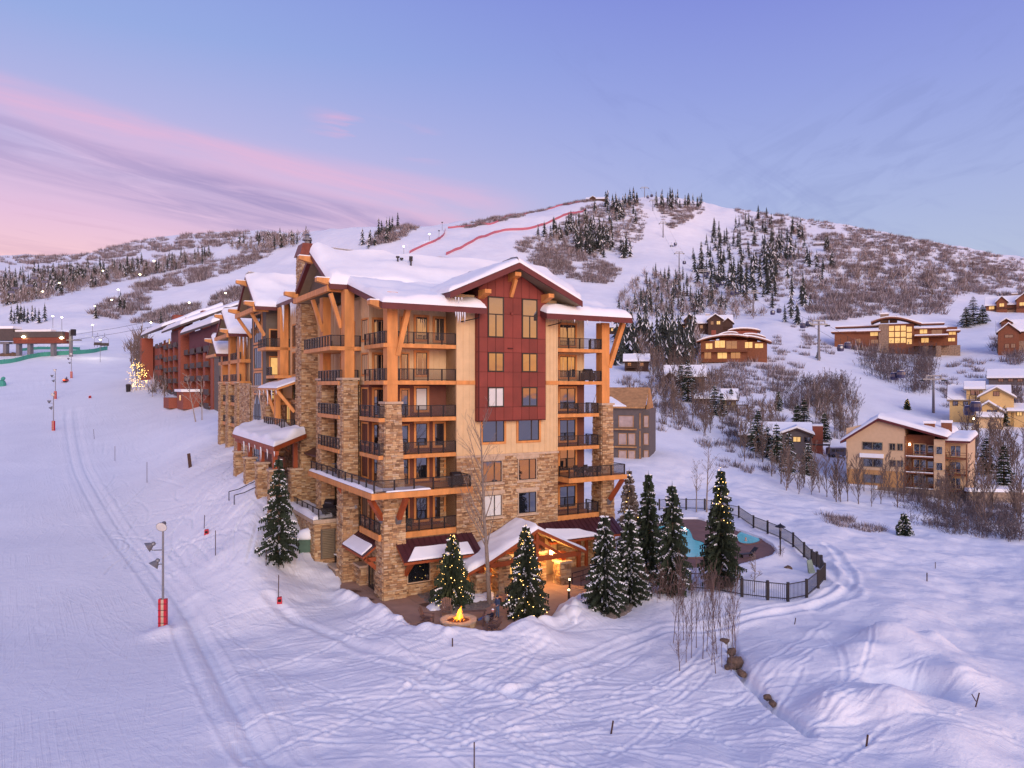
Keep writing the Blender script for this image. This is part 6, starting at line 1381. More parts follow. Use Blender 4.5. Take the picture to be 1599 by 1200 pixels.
curved(1090, 1168, 533, 524, 527, -2.2, 12); curved(1160, 1202, 525, 528, 535, 0, 12); curved(1120, 1153, 524, 518.5, 520, 3, 14, .45); curved(1137, 1187, 515, 512, 516, 5, 16); curved(1160, 1194, 522, 522, 527, 3, 12, .45)
for a, b, z0, z1, l in ((1104, 1114, 545, 536, True), (1118, 1133, 543, 532, True), (1135, 1151, 545, 533, False), (1163, 1174, 544, 535, True), (1178, 1190, 544, 537, True), (1102, 1112, 560, 550, False), (1122, 1136, 560, 551, True), (1142, 1156, 560, 551, False)): hwin(t, X(a), X(b), Z(z0), Z(z1), -.02 if a < 1166 else 1.98, lit=l, trim=M_redwood)
hdeck(t, X(1094), X(1172), -2, 0, Z(549), M_redwood); hdeck(t, X(1094), X(1135), -2.2, 0, Z(565), M_redwood, False)
hb(t, 'chimney', X(1112), X(1119), 5, 7, Z(530), Z(514), M_redbrick)
# plain gabled houses: (label, base px, py, x0, x1, eave, ridge, wall, storeys lit..., gables)
def cottage(name, label, px, py, x0, x1, eave, ridge, wall, gables=(), wins=(), depth=9, deck=None, chim=None, base=None, axis='x', rz=0.0, lit=(), roofm=None, cat='house'):
    t, s = hthing(name, label, px, py, cat, rz)
    X = lambda p: (p - px) * s
    Z = lambda p: (py - p) * s
    hb(t, 'wall', X(x0), X(x1), 0, depth, Z(py + 10), Z(eave), wall)
    if base: hb(t, 'stone_base', X(x0) - .15, X(x1) + .15, -.15, depth + .1, Z(py + 14), Z(base), M_fieldstone)
    if axis == 'y': hgable(t, X(x0), X(x1), 0, Z(eave), Z(ridge) - .3, wall); hgable(t, X(x0), X(x1), depth - .2, Z(eave), Z(ridge) - .3, wall)
    else:
        for xx in (X(x0), X(x1) - .2): MB().prism([(0, Z(eave)), (depth, Z(eave)), (depth / 2, Z(ridge) - .3)], 0, xx, xx + .2).build('gable_wall', wall, t)
    hroof(t, X(x0), X(x1), 0, depth, Z(eave), Z(ridge), axis, m=roofm)
    for g in gables:   # (x0, x1, eave, ridge, projection)
        hb(t, 'wall', X(g[0]), X(g[1]), -g[4], .0, Z(py + 10), Z(g[2]), wall); hgable(t, X(g[0]), X(g[1]), -g[4], Z(g[2]), Z(g[3]) - .25, wall)
        hroof(t, X(g[0]), X(g[1]), -g[4], depth * .45, Z(g[2]), Z(g[3]), 'y', m=roofm)
    for i, w in enumerate(wins): hwin(t, X(w[0]), X(w[1]), Z(w[3]), Z(w[2]), -.01 - (w[4] if len(w) > 4 else 0), lit=i in lit, nv=0 if w[1] - w[0] < 5 else 1)
    if deck: hdeck(t, X(deck[0]), X(deck[1]), -2.4, 0, Z(deck[2]))
    if chim: o = hb(t, 'chimney', X(chim[0]), X(chim[1]), depth * .5, depth * .5 + 1.6, Z(ridge + 6), Z(chim[2]), M_fieldstone); hb(t, 'snow_cap', X(chim[0]) - .1, X(chim[1]) + .1, depth * .5 - .1, depth * .5 + 1.7, Z(chim[2]), Z(chim[2]) + .45, M_rsnow, o)
    return t
cottage('lodge_house', 'brown lodge with three snowy front gables below the gondola line', 1102, 522, 1062, 1142, 505, 493, M_dkbrown, [(1071, 1085, 500, 491, 2), (1106, 1128, 501, 492, 3), (1128, 1143, 506, 498, 1.5)], [(1076, 1080, 502, 506, 2), (1110, 1114, 503, 508, 3), (1119, 1124, 503, 508, 3), (1094, 1098, 508, 513), (1066, 1070, 509, 514)], 10, (1104, 1142, 514), (1102, 1109, 490), lit=(2,))
cottage('lodge_house', 'brown lodge with one raised gable, just right of the main building eave', 1000, 524, 984, 1018, 510, 502, M_dkbrown, [(996, 1010, 505, 498, 1.5)], [(1000, 1006, 505, 509, 1.5), (988, 992, 513, 518), (1011, 1015, 513, 518)], 9, (984, 1018, 519), lit=(0, 1))
cottage('lodge_house', 'low brown lodge peeping out beside the right eave of the main building', 970, 522, 952, 984, 511, 505, M_dkbrown, [], [(962, 966, 513, 517), (972, 976, 513, 517), (955, 958, 513, 517)], 9, lit=(0, 2))
cottage('cabin', 'small brown cabin with chimney and a balcony among bare aspens', 994, 580, 976, 1013, 564, 554, M_dkbrown, [], [(981, 986, 567, 572), (999, 1005, 567, 572)], 8, (977, 996, 574), (990, 995, 553))
cottage('cabin', 'dark log cabin half hidden behind spruces with a long snowy roof', 1067, 606, 1040, 1100, 588, 572, M_dkbrown, [(1036, 1058, 592, 582, 3)], [(1042, 1050, 594, 599, 3), (1088, 1096, 592, 598)], 9)
cottage('cabin', 'little tan cabin with open porch on the slope left of the grey house', 1147, 642, 1130, 1150, 624, 610, M_soffit, [], [(1136, 1142, 628, 633)], 8, (1150, 1168, 632))
cottage('garage', 'snow covered low shed left of the tan cabin', 1098, 632, 1088, 1110, 622, 616, M_dkbrown, [], [], 6)
cottage('grey_house', 'grey wooden house with snowy roofs behind a row of spruces', 1222, 708, 1160, 1262, 680, 664, M_greyhouse, [(1222, 1264, 676, 667, 3)], [(1238, 1248, 681, 688, 3), (1254, 1262, 681, 688, 3), (1176, 1184, 684, 690)], 10, (1216, 1290, 692), lit=(0,))
t, s = hthing('brick_block', 'square red brick block with snow on top at the end of the grey house', 1276, 708, 'outbuilding'); hb(t, 'wall', -10 * s, 9 * s, 0, 4, -2, 42 * s, M_redbrick); hb(t, 'snow_cap', -10 * s, 9 * s, 0, 4, 42 * s, 44.5 * s, M_rsnow)
t = cottage('yellow_house', 'yellow house with cupola, steep gables and warm lamps', 1540, 662, 1491, 1570, 624, 604, M_yellow, [(1532, 1576, 620, 605, 2), (1525, 1562, 642, 627, 6)], [(1542, 1547, 640, 645, 6), (1549, 1554, 640, 645, 6), (1550, 1557, 612, 618, 2), (1496, 1502, 628, 634), (1510, 1516, 628, 634), (1580, 1586, 642, 648, 2)], 10, None, (1493, 1498, 602), lit=(5,), roofm=M_soffit)
s = t.location.y / FPX
X = lambda p: (p - 1540) * s
Z = lambda p: (662 - p) * s
hb(t, 'cupola', X(1514), X(1536), -1, 3, Z(624), Z(607), M_yellow); hwin(t, X(1520), X(1525), Z(617), Z(610), -1.01, nv=0); hwin(t, X(1526), X(1531), Z(617), Z(610), -1.01, nv=0); hroof(t, X(1514), X(1536), -1, 3, Z(607), Z(598), 'x', m=M_soffit)
hb(t, 'wing', X(1572), X(1590), -2, 6, -3, Z(640), M_yellow); hroof(t, X(1570), X(1592), -2.5, 6, Z(640), Z(632), 'x', m=M_soffit); hb(t, 'garage_door', X(1530), X(1560), -6.12, -6.02, -1, Z(650), M_cream); hroof(t, X(1528), X(1562), -7, -5, Z(650), Z(645), 'x', m=M_soffit, ov=.2)
hb(t, 'wall_lamp', X(1524) - .2, X(1524) + .2, -6.4, -6.05, Z(655), Z(652), M_lamp_on)
cottage('grey_house', 'plain grey house at the right edge above the yellow house', 1580, 602, 1550, 1612, 590, 578, M_greyhouse, [], [(1563, 1569, 592, 596), (1576, 1582, 592, 596), (1588, 1594, 592, 596)], 9)
cottage('lodge_house', 'tan timber lodge high at the right edge, topmost of the hillside homes', 1578, 488, 1546, 1616, 476, 462, M_redwood, [(1560, 1574, 472, 463, 2), (1586, 1606, 470, 460, 2)], [(1550, 1557, 477, 482), (1564, 1570, 474, 479, 2), (1590, 1598, 474, 479, 2)], 10, (1558, 1612, 482), (1580, 1588, 458), base=484, lit=(0, 1, 2))
cottage('lodge_house', 'red timber house with a gabled balcony and stone base at the right edge', 1582, 552, 1562, 1618, 518, 500, M_redwood, [(1563, 1590, 520, 506, 4), (1567, 1580, 503, 497, -2)], [(1572, 1582, 524, 528, 4), (1572, 1577, 538, 544, 4), (1580, 1585, 538, 544, 4), (1595, 1600, 535, 542)], 10, None, None, base=533)
cottage('summit_lodge', 'tiny lodge with broad snowy roof on the very summit', 930, 311, 916, 946, 308, 303.5, M_dkbrown, [(922, 930, 307, 304, 2)], [], 14, cat='lodge')
cottage('ski_hut', 'small dark hut alone on the scrubby slope of the right hill', 1281, 383, 1272, 1291, 380.5, 377.5, M_dkbrown, [], [], 6, cat='hut')
# ---- cream condominium on the right
g = at(1322, 748, 152); g.z = gh(g.x, g.y)
t = thing('condominium', 'cream stucco condominium with brown balconies and a stone base by the valley', 'apartment building', g, R(-35)); S_ = 152 / FPX
W, Hh = 15.8, 13.4; zb = -2.6
def CB(n, x0, x1, y0, y1, z0, z1, m, p=None): return MB().bx(x0, x1, y0, y1, z0, z1).build(n, m, p or t)
hz = lambda x: 10.6 + 2.4 * (1 - abs(x - 6.0) / 9)
MB().prism([(0, 3.2), (10.6, 3.2), (10.6, hz(10.6)), (6.0, hz(6)), (0, hz(0))], 1, 0, 24).build('wall', M_stucco, t); CB('lower_wall', 0.05, 10.6, .05, 24, -.4, 3.2, M_stucco2)
CB('stone_base', 5.6, 17.4, -.25, 24, -7, 0.0, M_fieldstone); CB('stucco_base', .3, 5.6, -.2, 24, -5, -.4, M_stucco2); CB('snow_ledge', -.2, 5.8, -1.0, .3, -.4, .15, M_rsnow)
CB('recess', 10.6, 15.6, 2.0, 24, -.4, 10.4, M_redwood); CB('tower', 15.6, 17.4, .0, 24, -.4, 9.8, M_stucco)
CB('wing', 17.4, 21, 2.5, 24, -4, 9.2, M_stucco)
for z in (.0, 3.1, 6.2):
    hdeck(t, 10.65, 15.55, .0, 2.0, z + .1, M_redwood, False)
    hwin(t, 12.0, 14.0, z + .3, z + 2.4, 1.98, trim=M_cream); hwin(t, 14.4, 15.3, z + .8, z + 2.2, 1.98, trim=M_cream, nv=0)
    CB('balcony_snow', 10.7, 15.5, -.02, .25, z + .1, z + .26, M_rsnow)
    hdeck(t, 17.45, 20.95, .9, 2.5, z + .1, M_redwood, False); hwin(t, 18.2, 19.8, z + .3, z + 2.3, 2.48, trim=M_cream); hwin(t, 16.0, 17.0, z + .8, z + 2.2, -.02, trim=M_cream, nv=0)
CB('post', 10.6, 10.8, -.05, .15, -.4, 10.2, M_redwood); CB('post', 17.3, 17.45, .7, .9, -3, 9, M_redwood); CB('post', 20.8, 21, .7, .9, -3, 9, M_redwood)
CB('wall_lamp', 11.1, 11.35, 1.8, 1.98, 8.3, 8.7, M_lamp_on)
for x0, x1, z0, z1 in ((3.1, 6.6, 7.3, 8.7), (8.0, 8.9, 7.4, 8.6), (9.4, 10.2, 7.4, 8.6), (3.2, 6.7, 3.9, 5.4), (8.0, 9.0, 4.2, 5.3), (9.4, 10.3, 4.2, 5.3), (3.2, 6.7, .7, 2.2)): hwin(t, x0, x1, z0, z1, -.01, trim=M_soffit)
CB('snow_ledge', 2.6, 6.9, -.6, 0, 5.7, 6.5, M_rsnow)
rp = [(-1.0, 8.7), (6.0, 13.6), (17.9, 10.3), (17.9, 9.9), (6.0, 13.15), (-1.0, 8.3)]
o = MB().prism(rp, 1, -.9, 25).build('roof', M_fascia, t)
for q in ([(-1.0, -.9, 8.7), (-1.0, 25, 8.7), (6.0, 25, 13.6), (6.0, -.9, 13.6)], [(17.9, 25, 10.3), (17.9, -.9, 10.3), (6.0, -.9, 13.6), (6.0, 25, 13.6)]): snow_slab('roof_snow', q, .75, o, nu=10, nv=8, seed=77)
snow_slab('roof_snow', [(17.6, 24.5, 9.3), (21.6, 1.0, 9.3), (21.6, 1.4, 9.35), (17.7, 24.6, 10.0)], .6, o, nu=8, nv=5, seed=78) if False else None
CB('roof', 17.3, 21.5, .4, 25, 9.25, 9.6, M_fascia); snow_slab('roof_snow', [(17.3, .4, 9.6), (21.5, .4, 9.6), (21.5, 25, 9.6), (17.3, 25, 9.6)], .7, t, nu=8, nv=10, seed=79)
for x, y in ((13.5, 4), (16, 9)): c = CB('roof_hatch', x, x + 1.8, y, y + 1.4, 10.8, 12.6, M_redwood); CB('snow_cap', x - .1, x + 1.9, y - .1, y + 1.5, 12.6, 13.1, M_rsnow, c)
# ---- building site behind the right corner
g = at(950, 722, 141); g.z = -15.5
t = thing('unfinished_building', 'grey unfinished building with plastic over its windows and raw board roof', 'building site', g, R(-17)); U = 141 / FPX
CB('wall', -2, 6.2, 0, 12, -1.5, 11.6, M_greyhouse); CB('wall', 6.2, 7.6, 1.4, 12, -1.5, 11.0, M_greyhouse)
for z in (1.2, 4.4, 7.7):
    for x0, x1 in ((-1.2, .5), (2.1, 3.4 if z < 7 else 4.6), (3.9 if z < 7 else 4.65, 5.0 if z < 7 else 4.7)): o = CB('opening', x0 - .12, x1 + .12, -.06, 0, z - .1, z + 2.1, M_osb); CB('plastic_sheet', x0, x1, -.1, -.062, z, z + 2.0, M_poly, o)
    CB('ledge', 1.3, 5.4, -.9, 0, z - .55, z - .3, M_osb); CB('post', 5.9, 6.1, -.12, 0, z - .3, z + 2.6, M_osb)
    o = CB('opening', 6.5, 7.4, 1.32, 1.4, z - .1, z + 2.1, M_osb); CB('plastic_sheet', 6.6, 7.3, 1.28, 1.318, z, z + 2, M_poly, o)
o = MB().hexa([(-3, -.7, 11.2), (7.0, -.7, 11.2), (7.0, 6, 14.8), (-3, 6, 14.8)], [(-3, -.7, 11.5), (7.0, -.7, 11.5), (7.0, 6, 15.1), (-3, 6, 15.1)]).build('roof', M_osb, t); MB().prism([(1.4, 11), (12, 11), (6, 15)], 0, 6.95, 7.2).build('gable_wall', M_osb, t)
snow_slab('roof_snow', [(-2.9, -.7, 11.5), (3.6, -.7, 11.5), (.5, 2.2, 13.05), (-2.9, 2.6, 13.3)], .25, o, nu=10, nv=8, seed=80)
# low stone wall, van
g = ground_at(1575, 785); t = thing('retaining_wall', 'long low stone wall capped with snow at the right edge', 'wall', g, R(-4)); CB('masonry', -7, 8, 0, 1, -1.5, 1.9, M_fieldstone); CB('snow_cap', -7.2, 8, -.2, 1.3, 1.9, 2.5, M_rsnow)
g = ground_at(1310, 714); t = thing('parked_van', 'grey passenger van parked between the grey house and the condominium', 'van', g, R(4)); mv = mat('van_paint', (.20, .20, .24), .35, .05, metal=.3)
MB().prism([(-2.7, .45), (2.6, .45), (2.7, 1.1), (2.2, 1.25), (1.7, 2.1), (1.3, 2.25), (-2.5, 2.25), (-2.7, 2.0)], 1, -1, 1).build('body', mv, t)
for x in (-2.3, -1.2, -.1): CB('side_window', x, x + .9, -1.02, -1.0, 1.35, 1.95, M_glass)
for x in (-1.8, 1.7):
    for y in (-.95, .95): o = MB().lathe([(.36, -.12), (.38, 0), (.36, .12)], 12, (x, y, .38), Vector((0, 1, 0))).build('wheel', M_dark, t); MB().lathe([(.18, -.14), (.2, 0), (.18, .14)], 8, (x, y, .38), Vector((0, 1, 0))).build('rim', M_gmetal, o)
CB('snow_cap', -2.4, 1.3, -.85, .85, 2.25, 2.4, M_rsnow)
# ---------------------------------------------------------------- old brick condominium at the head of the run
pA, pB = at(346, 0, 158), at(232, 0, 250); ux = (pB - pA).xy.normalized(); Lc = (pB - pA).xy.length
t = thing('brick_condominium', 'long old red brick condominium with stepped snowy roofs beside the ski run', 'apartment building', (pA.x, pA.y, -6.0), math.atan2(ux.y, ux.x))
# local x runs along the facade away from us, local +y is the ski run side
def CB(n, x0, x1, y0, y1, z0, z1, m, p=None): return MB().bx(x0, x1, y0, y1, z0, z1).build(n, m, p or t)
M_maroon = mat('maroon_siding', (.12, .025, .03), .75, .12, 1.5); M_plank = mat('grey_plank', (.085, .065, .06), .85, .15, 2)
gz = lambda x: gh(pA.x + ux.x * x, pA.y + ux.y * x) + 6.0
CB('end_wall', 0, 5, -14, .4, -6, 13, M_grey); CB('end_band', -.15, 5.2, -14, .9, 13, 19.0, M_maroon)
CB('wall', 5, Lc, -14, -1.4, -6, 19, M_redbrick); CB('top_band', 5, 34, -2, .4, 13.5, 19, M_maroon); CB('top_band', 40, 64, -2, .0, 16, 21, M_maroon)
xs = [6 + 8.2 * k for k in range(10)]
for k, x in enumerate(xs):
    rise = 0 if x < 38 else 3.0 if x < 66 else 4.2
    CB('brick_pier', x, x + 2.4, -1.4, .5, -6, 13.4 + rise, M_redbrick)
    for z in (1.0, 4.1, 7.2, 10.3, 13.8):
        z += rise * .9
        if z + 2.4 < gz(x) + .5: continue
        o = CB('balcony', x + 2.4, x + 7.6, -1.4, 1.0, z - .2, z, M_plank); CB('parapet', x + 2.4, x + 7.6, .85, 1.0, z, z + 1.05, M_plank, o)
        f = CB('window', x + 3.0, x + 6.8, -1.42, -1.3, z + .1, z + 2.3, M_soffit); CB('pane', x + 3.2, x + 4.8, -1.3, -1.28, z + .2, z + 2.2, M_glass if (k + int(z)) % 5 else M_litwin, f); CB('pane', x + 5.0, x + 6.6, -1.3, -1.28, z + .2, z + 2.2, M_glass, f)
    CB('chimney', x + 2, x + 5, -6, -4, 18, 22.5 + rise, M_redbrick) if k % 3 == 1 else None
def shed(x0, x1, z0, seed, y0=2.2, y1=-14.5, rise=7.0):
    o = MB().hexa([(x0, y0, z0 - .5), (x1, y0, z0 - .5), (x1, y1, z0 + rise - .5), (x0, y1, z0 + rise - .5)], [(x0, y0, z0), (x1, y0, z0), (x1, y1, z0 + rise), (x0, y1, z0 + rise)]).build('roof', M_plank, t); snow_slab('roof_snow', [(x1, y0, z0), (x0, y0, z0), (x0, y1, z0 + rise), (x1, y1, z0 + rise)], 1.0, o, nu=12, nv=8, seed=seed)
shed(-.8, 36, 19.0, 61); shed(36, 66, 21.2, 62); shed(66, Lc + 1, 22.6, 63); shed(8, 62, 22.4, 64, -8, -20)
CB('brick_tower', Lc - 4, Lc, -1, 2.5, -4, 21.5, M_redbrick); CB('brick_tower', 38, 41, -1, 1.8, -4, 20, M_redbrick)
CB('brick_chimney', Lc - 12, Lc - 8, -9, -6, 20, 29, M_redbrick)
g0 = gz(20); CB('ground_porch', 18, 26, .4, 4.5, g0 - 1, g0 + 3.0, M_redbrick); CB('porch_light', 21, 22.5, 4.5, 4.56, g0 + 1.0, g0 + 2.2, M_litwin); CB('porch_snow', 17.5, 26.5, .4, 5, g0 + 3, g0 + 3.6, M_rsnow)
CB('brick_planter', 28, 36, 2, 6, gz(31) - 1.5, gz(31) + 1.0, M_redbrick)
# ---------------------------------------------------------------- floodlight poles
def flood_mesh(head, H, lit):
    return head
def floodpole(label, g, H, lit=False, pad=True, heads=3):
    t = thing('floodlight_pole', label, 'floodlight', g, rnd.uniform(-.2, .2), 'floodlights along the ski run')
    MB().tube([(0, 0, -.5), (0, 0, H)], [.11, .075], 8).build('pole', M_gmetal, t)
    hs = [((0, -.05, H), Vector((.05, -1, -.45)), None), ((-.95, -.1, H * .80), Vector((-.9, -.5, -.55)), H * .755), ((-.55, -.1, H * .625), Vector((-.6, -.5, -.9)), H * .615)][:heads]
    for p, d, az_ in hs:
        k = MB(); k.lathe([(.10, -.42), (.17, -.30), (.17, -.16), (.22, -.1), (.40, .22), (.42, .26)], 14, p, d.normalized()); o = k.build('lamp_head', M_gmetal, t, smooth=False)
        MB().lathe([(.38, .20), (.39, .262), (.2, .29), (.02, .30)], 14, p, d.normalized()).build('lens', M_lamp_on if lit else mat('floodlight_lens', (.62, .60, .56), .15, .1), o)
        if az_: MB().tube([(0, 0, az_), (p[0] * .6, 0, az_ - .02), (p[0] * .85, p[1], p[2] - .35), (p[0], p[1], p[2] - .1)], .045, 6).build('bracket', M_gmetal, t)
    if pad:
        o = MB(); o.bx(-.31, -.11, -.16, .16, -.2, H * .27).bx(.11, .31, -.16, .16, -.2, H * .27); o.build('pad', M_paint_red, t)
        MB().bx(-.11, .11, -.15, .12, 0, H * .265).build('pole_guard', M_cap, t)
        st = MB()
        for k in range(4): st.bx(-.34, .34, -.175, -.165, .25 + k * .5, .29 + k * .5)
        st.build('strap', M_metal, t, raw=True)
    return t
g = at(255, 989, 58.5); g.z = gh(g.x, g.y); floodpole('nearest floodlight pole, three grey heads over a red padded foot', g, 7.9)
for px, Yd, lb in ((84, 168, 'second floodlight pole from the camera with red padded foot'), (87, 212, 'third floodlight pole, just behind the second one with its foot higher up the run'), (112, 252, 'slim floodlight pole between the snowmobile and the lift chairs')):
    g = at(px, 0, Yd); g.z = gh(g.x, g.y); floodpole(lb, g, 8.2)
lit_px = [(157, 566, 531), (97, 516, 496), (83, 512, 494), (145, 527, 508), (236, 522, 504), (67, 466, 457), (93, 452, 442), (161, 433, 423), (241, 418, 408), (219, 440, 429), (296, 492, 473), (353, 474, 458), (185, 464, 454), (175, 481, 472), (149, 492, 482), (333, 506, 490), (631, 402, 385), (671, 377, 366), (691, 360, 347), (686, 372, 360)]
for i, (px, py, tp) in enumerate(lit_px):
    g = ground_at(px, py)
    if g is None: continue
    H = max(6, (py - tp) / FPX * g.y); t = thing('run_light', 'distant lit floodlight on a pole along the ski runs' if i not in (0, 1, 2, 3, 4) else ['lit floodlight pole in front of the lift chair', 'right one of the two bright lights above the lift station', 'left one of the two bright lights above the lift station', 'lit pole on the open run right of the two bright lights', 'bright lit pole at the far end of the brick condominium'][i], 'floodlight', g, 0, 'lit lamps along the ski runs')
    MB().tube([(0, 0, -1), (0, 0, H)], max(.08, .00028 * g.y), 5).build('pole', M_gmetal, t)
    if i < 18:
        s_ = max(.22, .0013 * g.y); MB().lathe([(.3 * s_, -.5 * s_), (s_ * 1.1, 0), (.3 * s_, .5 * s_)], 8, (0, 0, H)).build('lamp', M_lamp_on if i < 16 else M_lamp_white, t)
    else: MB().bx(-.8, .8, -.3, .3, H - .8, H).build('lamp', M_metal, t)
for px, py, e in ((150, 560, 900), (100, 520, 1500), (60, 535, 700), (108, 538, 700)):
    g = ground_at(px, py); point('run_lamp_light', g + Vector((0, -1.5, 7.5)), e, (1, .85, .6), .4)
# ---------------------------------------------------------------- chairlift station
g = ground_at(60, 556); t = thing('lift_station', 'chairlift bottom station with a dark red barrel roof on grey columns', 'lift station', g, R(-6)); s = g.y / FPX
X = lambda p: (p - 60) * s
Z = lambda p: (556 - p) * s
M_or = mat('orange_red_panel', (.20, .05, .025), .5, .2, 1.5)
pr = [(-2.2, Z(537)), (-2.7, Z(531)), (-2.2, Z(524)), (-1, Z(519)), (1, Z(519)), (2.2, Z(524)), (2.7, Z(531)), (2.2, Z(537))]
MB().prism(pr, 0, X(26), X(108)).build('roof', M_or, t); CB('roof_band', X(26), X(108.5), -2.78, -1.2, Z(528), Z(519), M_plank); CB('roof_snow', X(24), X(86), -1.6, 1.6, Z(519), Z(515.5), M_rsnow); CB('housing', X(-14), X(26), -2.6, 2.6, Z(532), Z(514), M_plank); CB('roof_snow', X(-14), X(25), -2.4, 2.4, Z(514), Z(510), M_rsnow)
for p in (6, 28, 47, 86): CB('column', X(p) - .7, X(p) + .7, -.9, .9, -2, Z(534), M_gmetal); CB('column_head', X(p) - 2.2, X(p) + 2.2, -1.2, 1.2, Z(537.5), Z(534), M_gmetal)
for p in (45, 108): MB().lathe([(.2, -.4), (.9, 0), (.2, .4)], 8, (X(p), -3, Z(527 if p < 100 else 529))).build('lamp', M_lamp_on, t)
CB('mast', X(115) - .5, X(115) + .5, -.5, .5, -2, Z(517), M_gmetal); CB('crossarm', X(104), X(132), -.4, .4, Z(533), Z(531), M_gmetal); CB('sign_box', X(116), X(122), -.6, .6, Z(525), Z(515), M_metal)
for i, p in enumerate((12, 22)): g2 = ground_at(p, 556); o = tag(link('boulder', rk_[i]), ('brown rock pile under the lift station', 'smaller brown rock beside the lift station rock pile')[i], 'boulder'); o.location = g2; o.scale = (3.2 - i, 2, 1.5)
def netfence(name, label, pts, h, m, cat='safety net', ext=0):
    P = [ground_at(*p) for p in pts]; P = [Vector(q) for q in smooth_line([tuple(p) for p in P if p is not None], 6)]
    for p in P: p.z = gh(p.x, p.y)
    t = thing(name, label, cat, P[0]); q = MB()
    for a, b in zip(P, P[1:]):
        a, b = a - P[0], b - P[0]; n = Vector((0, .05, 0)); q.hexa([a - n, b - n, b + n, a + n], [a - n + Vector((0, 0, h)), b - n + Vector((0, 0, h)), b + n + Vector((0, 0, h)), a + n + Vector((0, 0, h))])
    q.build('net', m, t, raw=True)
    for k, p in enumerate(P[::3]): MB().bx(p.x - P[0].x - .06, p.x - P[0].x + .06, p.y - P[0].y - .1, p.y - P[0].y + .1, p.z - P[0].z - .3, p.z - P[0].z + h + .2).build('pole', m, t)
netfence('safety_net', 'green safety net fence across the run in front of the lift station', [(-6, 570), (25, 566), (60, 558), (80, 556), (110, 554), (140, 552), (168, 547)], 1.7, M_grnnet)
netfence('safety_net', 'second green net behind the lift columns', [(30, 549), (60, 546), (90, 546), (125, 547)], 1.2, M_grnnet)
netfence('safety_net', 'long red safety net curving up the upper race run', [(697, 399), (715, 391), (740, 378), (765, 368), (790, 361), (830, 358), (860, 348), (890, 335), (915, 328)], 2.4, M_rednet)
netfence('safety_net', 'short red safety net on the crest left of the long red one', [(640, 396), (660, 386), (680, 378), (693, 369), (696, 360)], 2.2, M_rednet)
netfence('safety_net', 'thin red net on the ridge line above the race run', [(700, 357), (740, 353), (780, 346), (830, 332), (870, 324), (910, 315)], 1.8, M_rednet)
g = ground_at(3, 603); t = thing('padded_tower', 'green padded snow gun base cut by the left edge of the picture', 'snow gun', g); MB().lathe([(1.2, -1), (1.25, .8), (.9, 1.6), (.3, 1.9)], 10).build('pad', M_grnnet, t); MB().lathe([(.3, 0), (.6, .6), (.5, 1.3), (.2, 1.4)], 10, (0, 0, 1.9), Vector((.7, -.3, .4))).build('nozzle', M_grnnet, t)
# snowmobile with rider
g = ground_at(103, 597); t = thing('snowmobile', 'small red snowmobile with a lit headlight climbing the run', 'snowmobile', g, .2)
MB().prism([(-1.5, .35), (1.2, .3), (1.5, .6), (.9, 1.1), (.2, .8), (-1.3, .9)], 0, -.45, .45).build('body', mat('red_cowling', (.5, .04, .02), .4, .05), t); MB().bx(-.3, .3, -1.4, .8, 0, .35).build('track', M_dark, t); MB().bx(-.25, .25, -.9, .1, .9, 1.1).build('seat', M_dark, t); MB().bx(-.25, .25, -1.55, -1.45, .7, .95).build('headlight', mat('red_light', (.9, .2, .1), .4, 0, emit=(1, .15, .03), estr=3), t)
for x in (-.55, .55): MB().bx(x - .1, x + .1, -2.0, -.6, 0, .12).build('ski', M_metal, t)
J3 = {k: tuple(v) for k, v in J2.items()}
person('rider in dark clothes sitting on the red snowmobile', J3, ED, ([skin, jk2, jk2, boot], lambda c: 1 if c.z < 1 else 0), g + Vector((0, .3, .55)), 3.3, beanie(jk2, jk2))
# markers and small things on the snow
for i, (px, py, h, lean, lb) in enumerate(((319, 826, 1.3, .05, 'thin dark marker pole with a red box on the bank'), (337, 868, 2.2, 0, 'tall thin marker pole below the red box on the bank'), (435, 934, 1.9, .02, 'thin pole standing over the square red box'), (416, 884, 1.4, 0, 'short twig pole by the foot of the lone spruce'), (148, 686, 1.4, -.1, 'thin pole beside the piste, left of three'), (180, 720, 1.9, 0, 'thin pole beside the piste, middle of three'), (230, 754, 2.4, 0, 'thin pole beside the piste, right of three'), (741, 1199, 1.5, 0, 'thin pole at the bottom edge of the picture'), (953, 1146, .8, .25, 'short leaning pole in the lower middle'), (1352, 1166, .7, .2, 'short leaning pole in the lower right'), (1521, 1104, .9, .4, 'forked dark stick in the smooth snow at right'), (1448, 908, .75, 0, 'short dark stake in the flat snow right of the fence'), (1461, 888, .6, 0, 'tiny stake beyond the short dark stake'), (707, 1010, .6, 0, 'short dark stick poking from the snowbank'), (1240, 975, .5, .3, 'small twig stub on the smooth snow below the fence'))):
    g = ground_at(px, py); h *= (g.y / 60) ** .4; b = MB().tube([(0, 0, -.4), (lean * h, 0, h)], .035 if i not in (8, 9, 11, 13) else .05, 6)
    if i == 10: b.tube([(lean * h * .4, 0, h * .4), (-.1, 0, h * .9)], .03, 5)
    o = tag(b.build('marker_pole', M_dkbrown), lb, 'marker pole', 'marker poles in the snow'); o.location = g
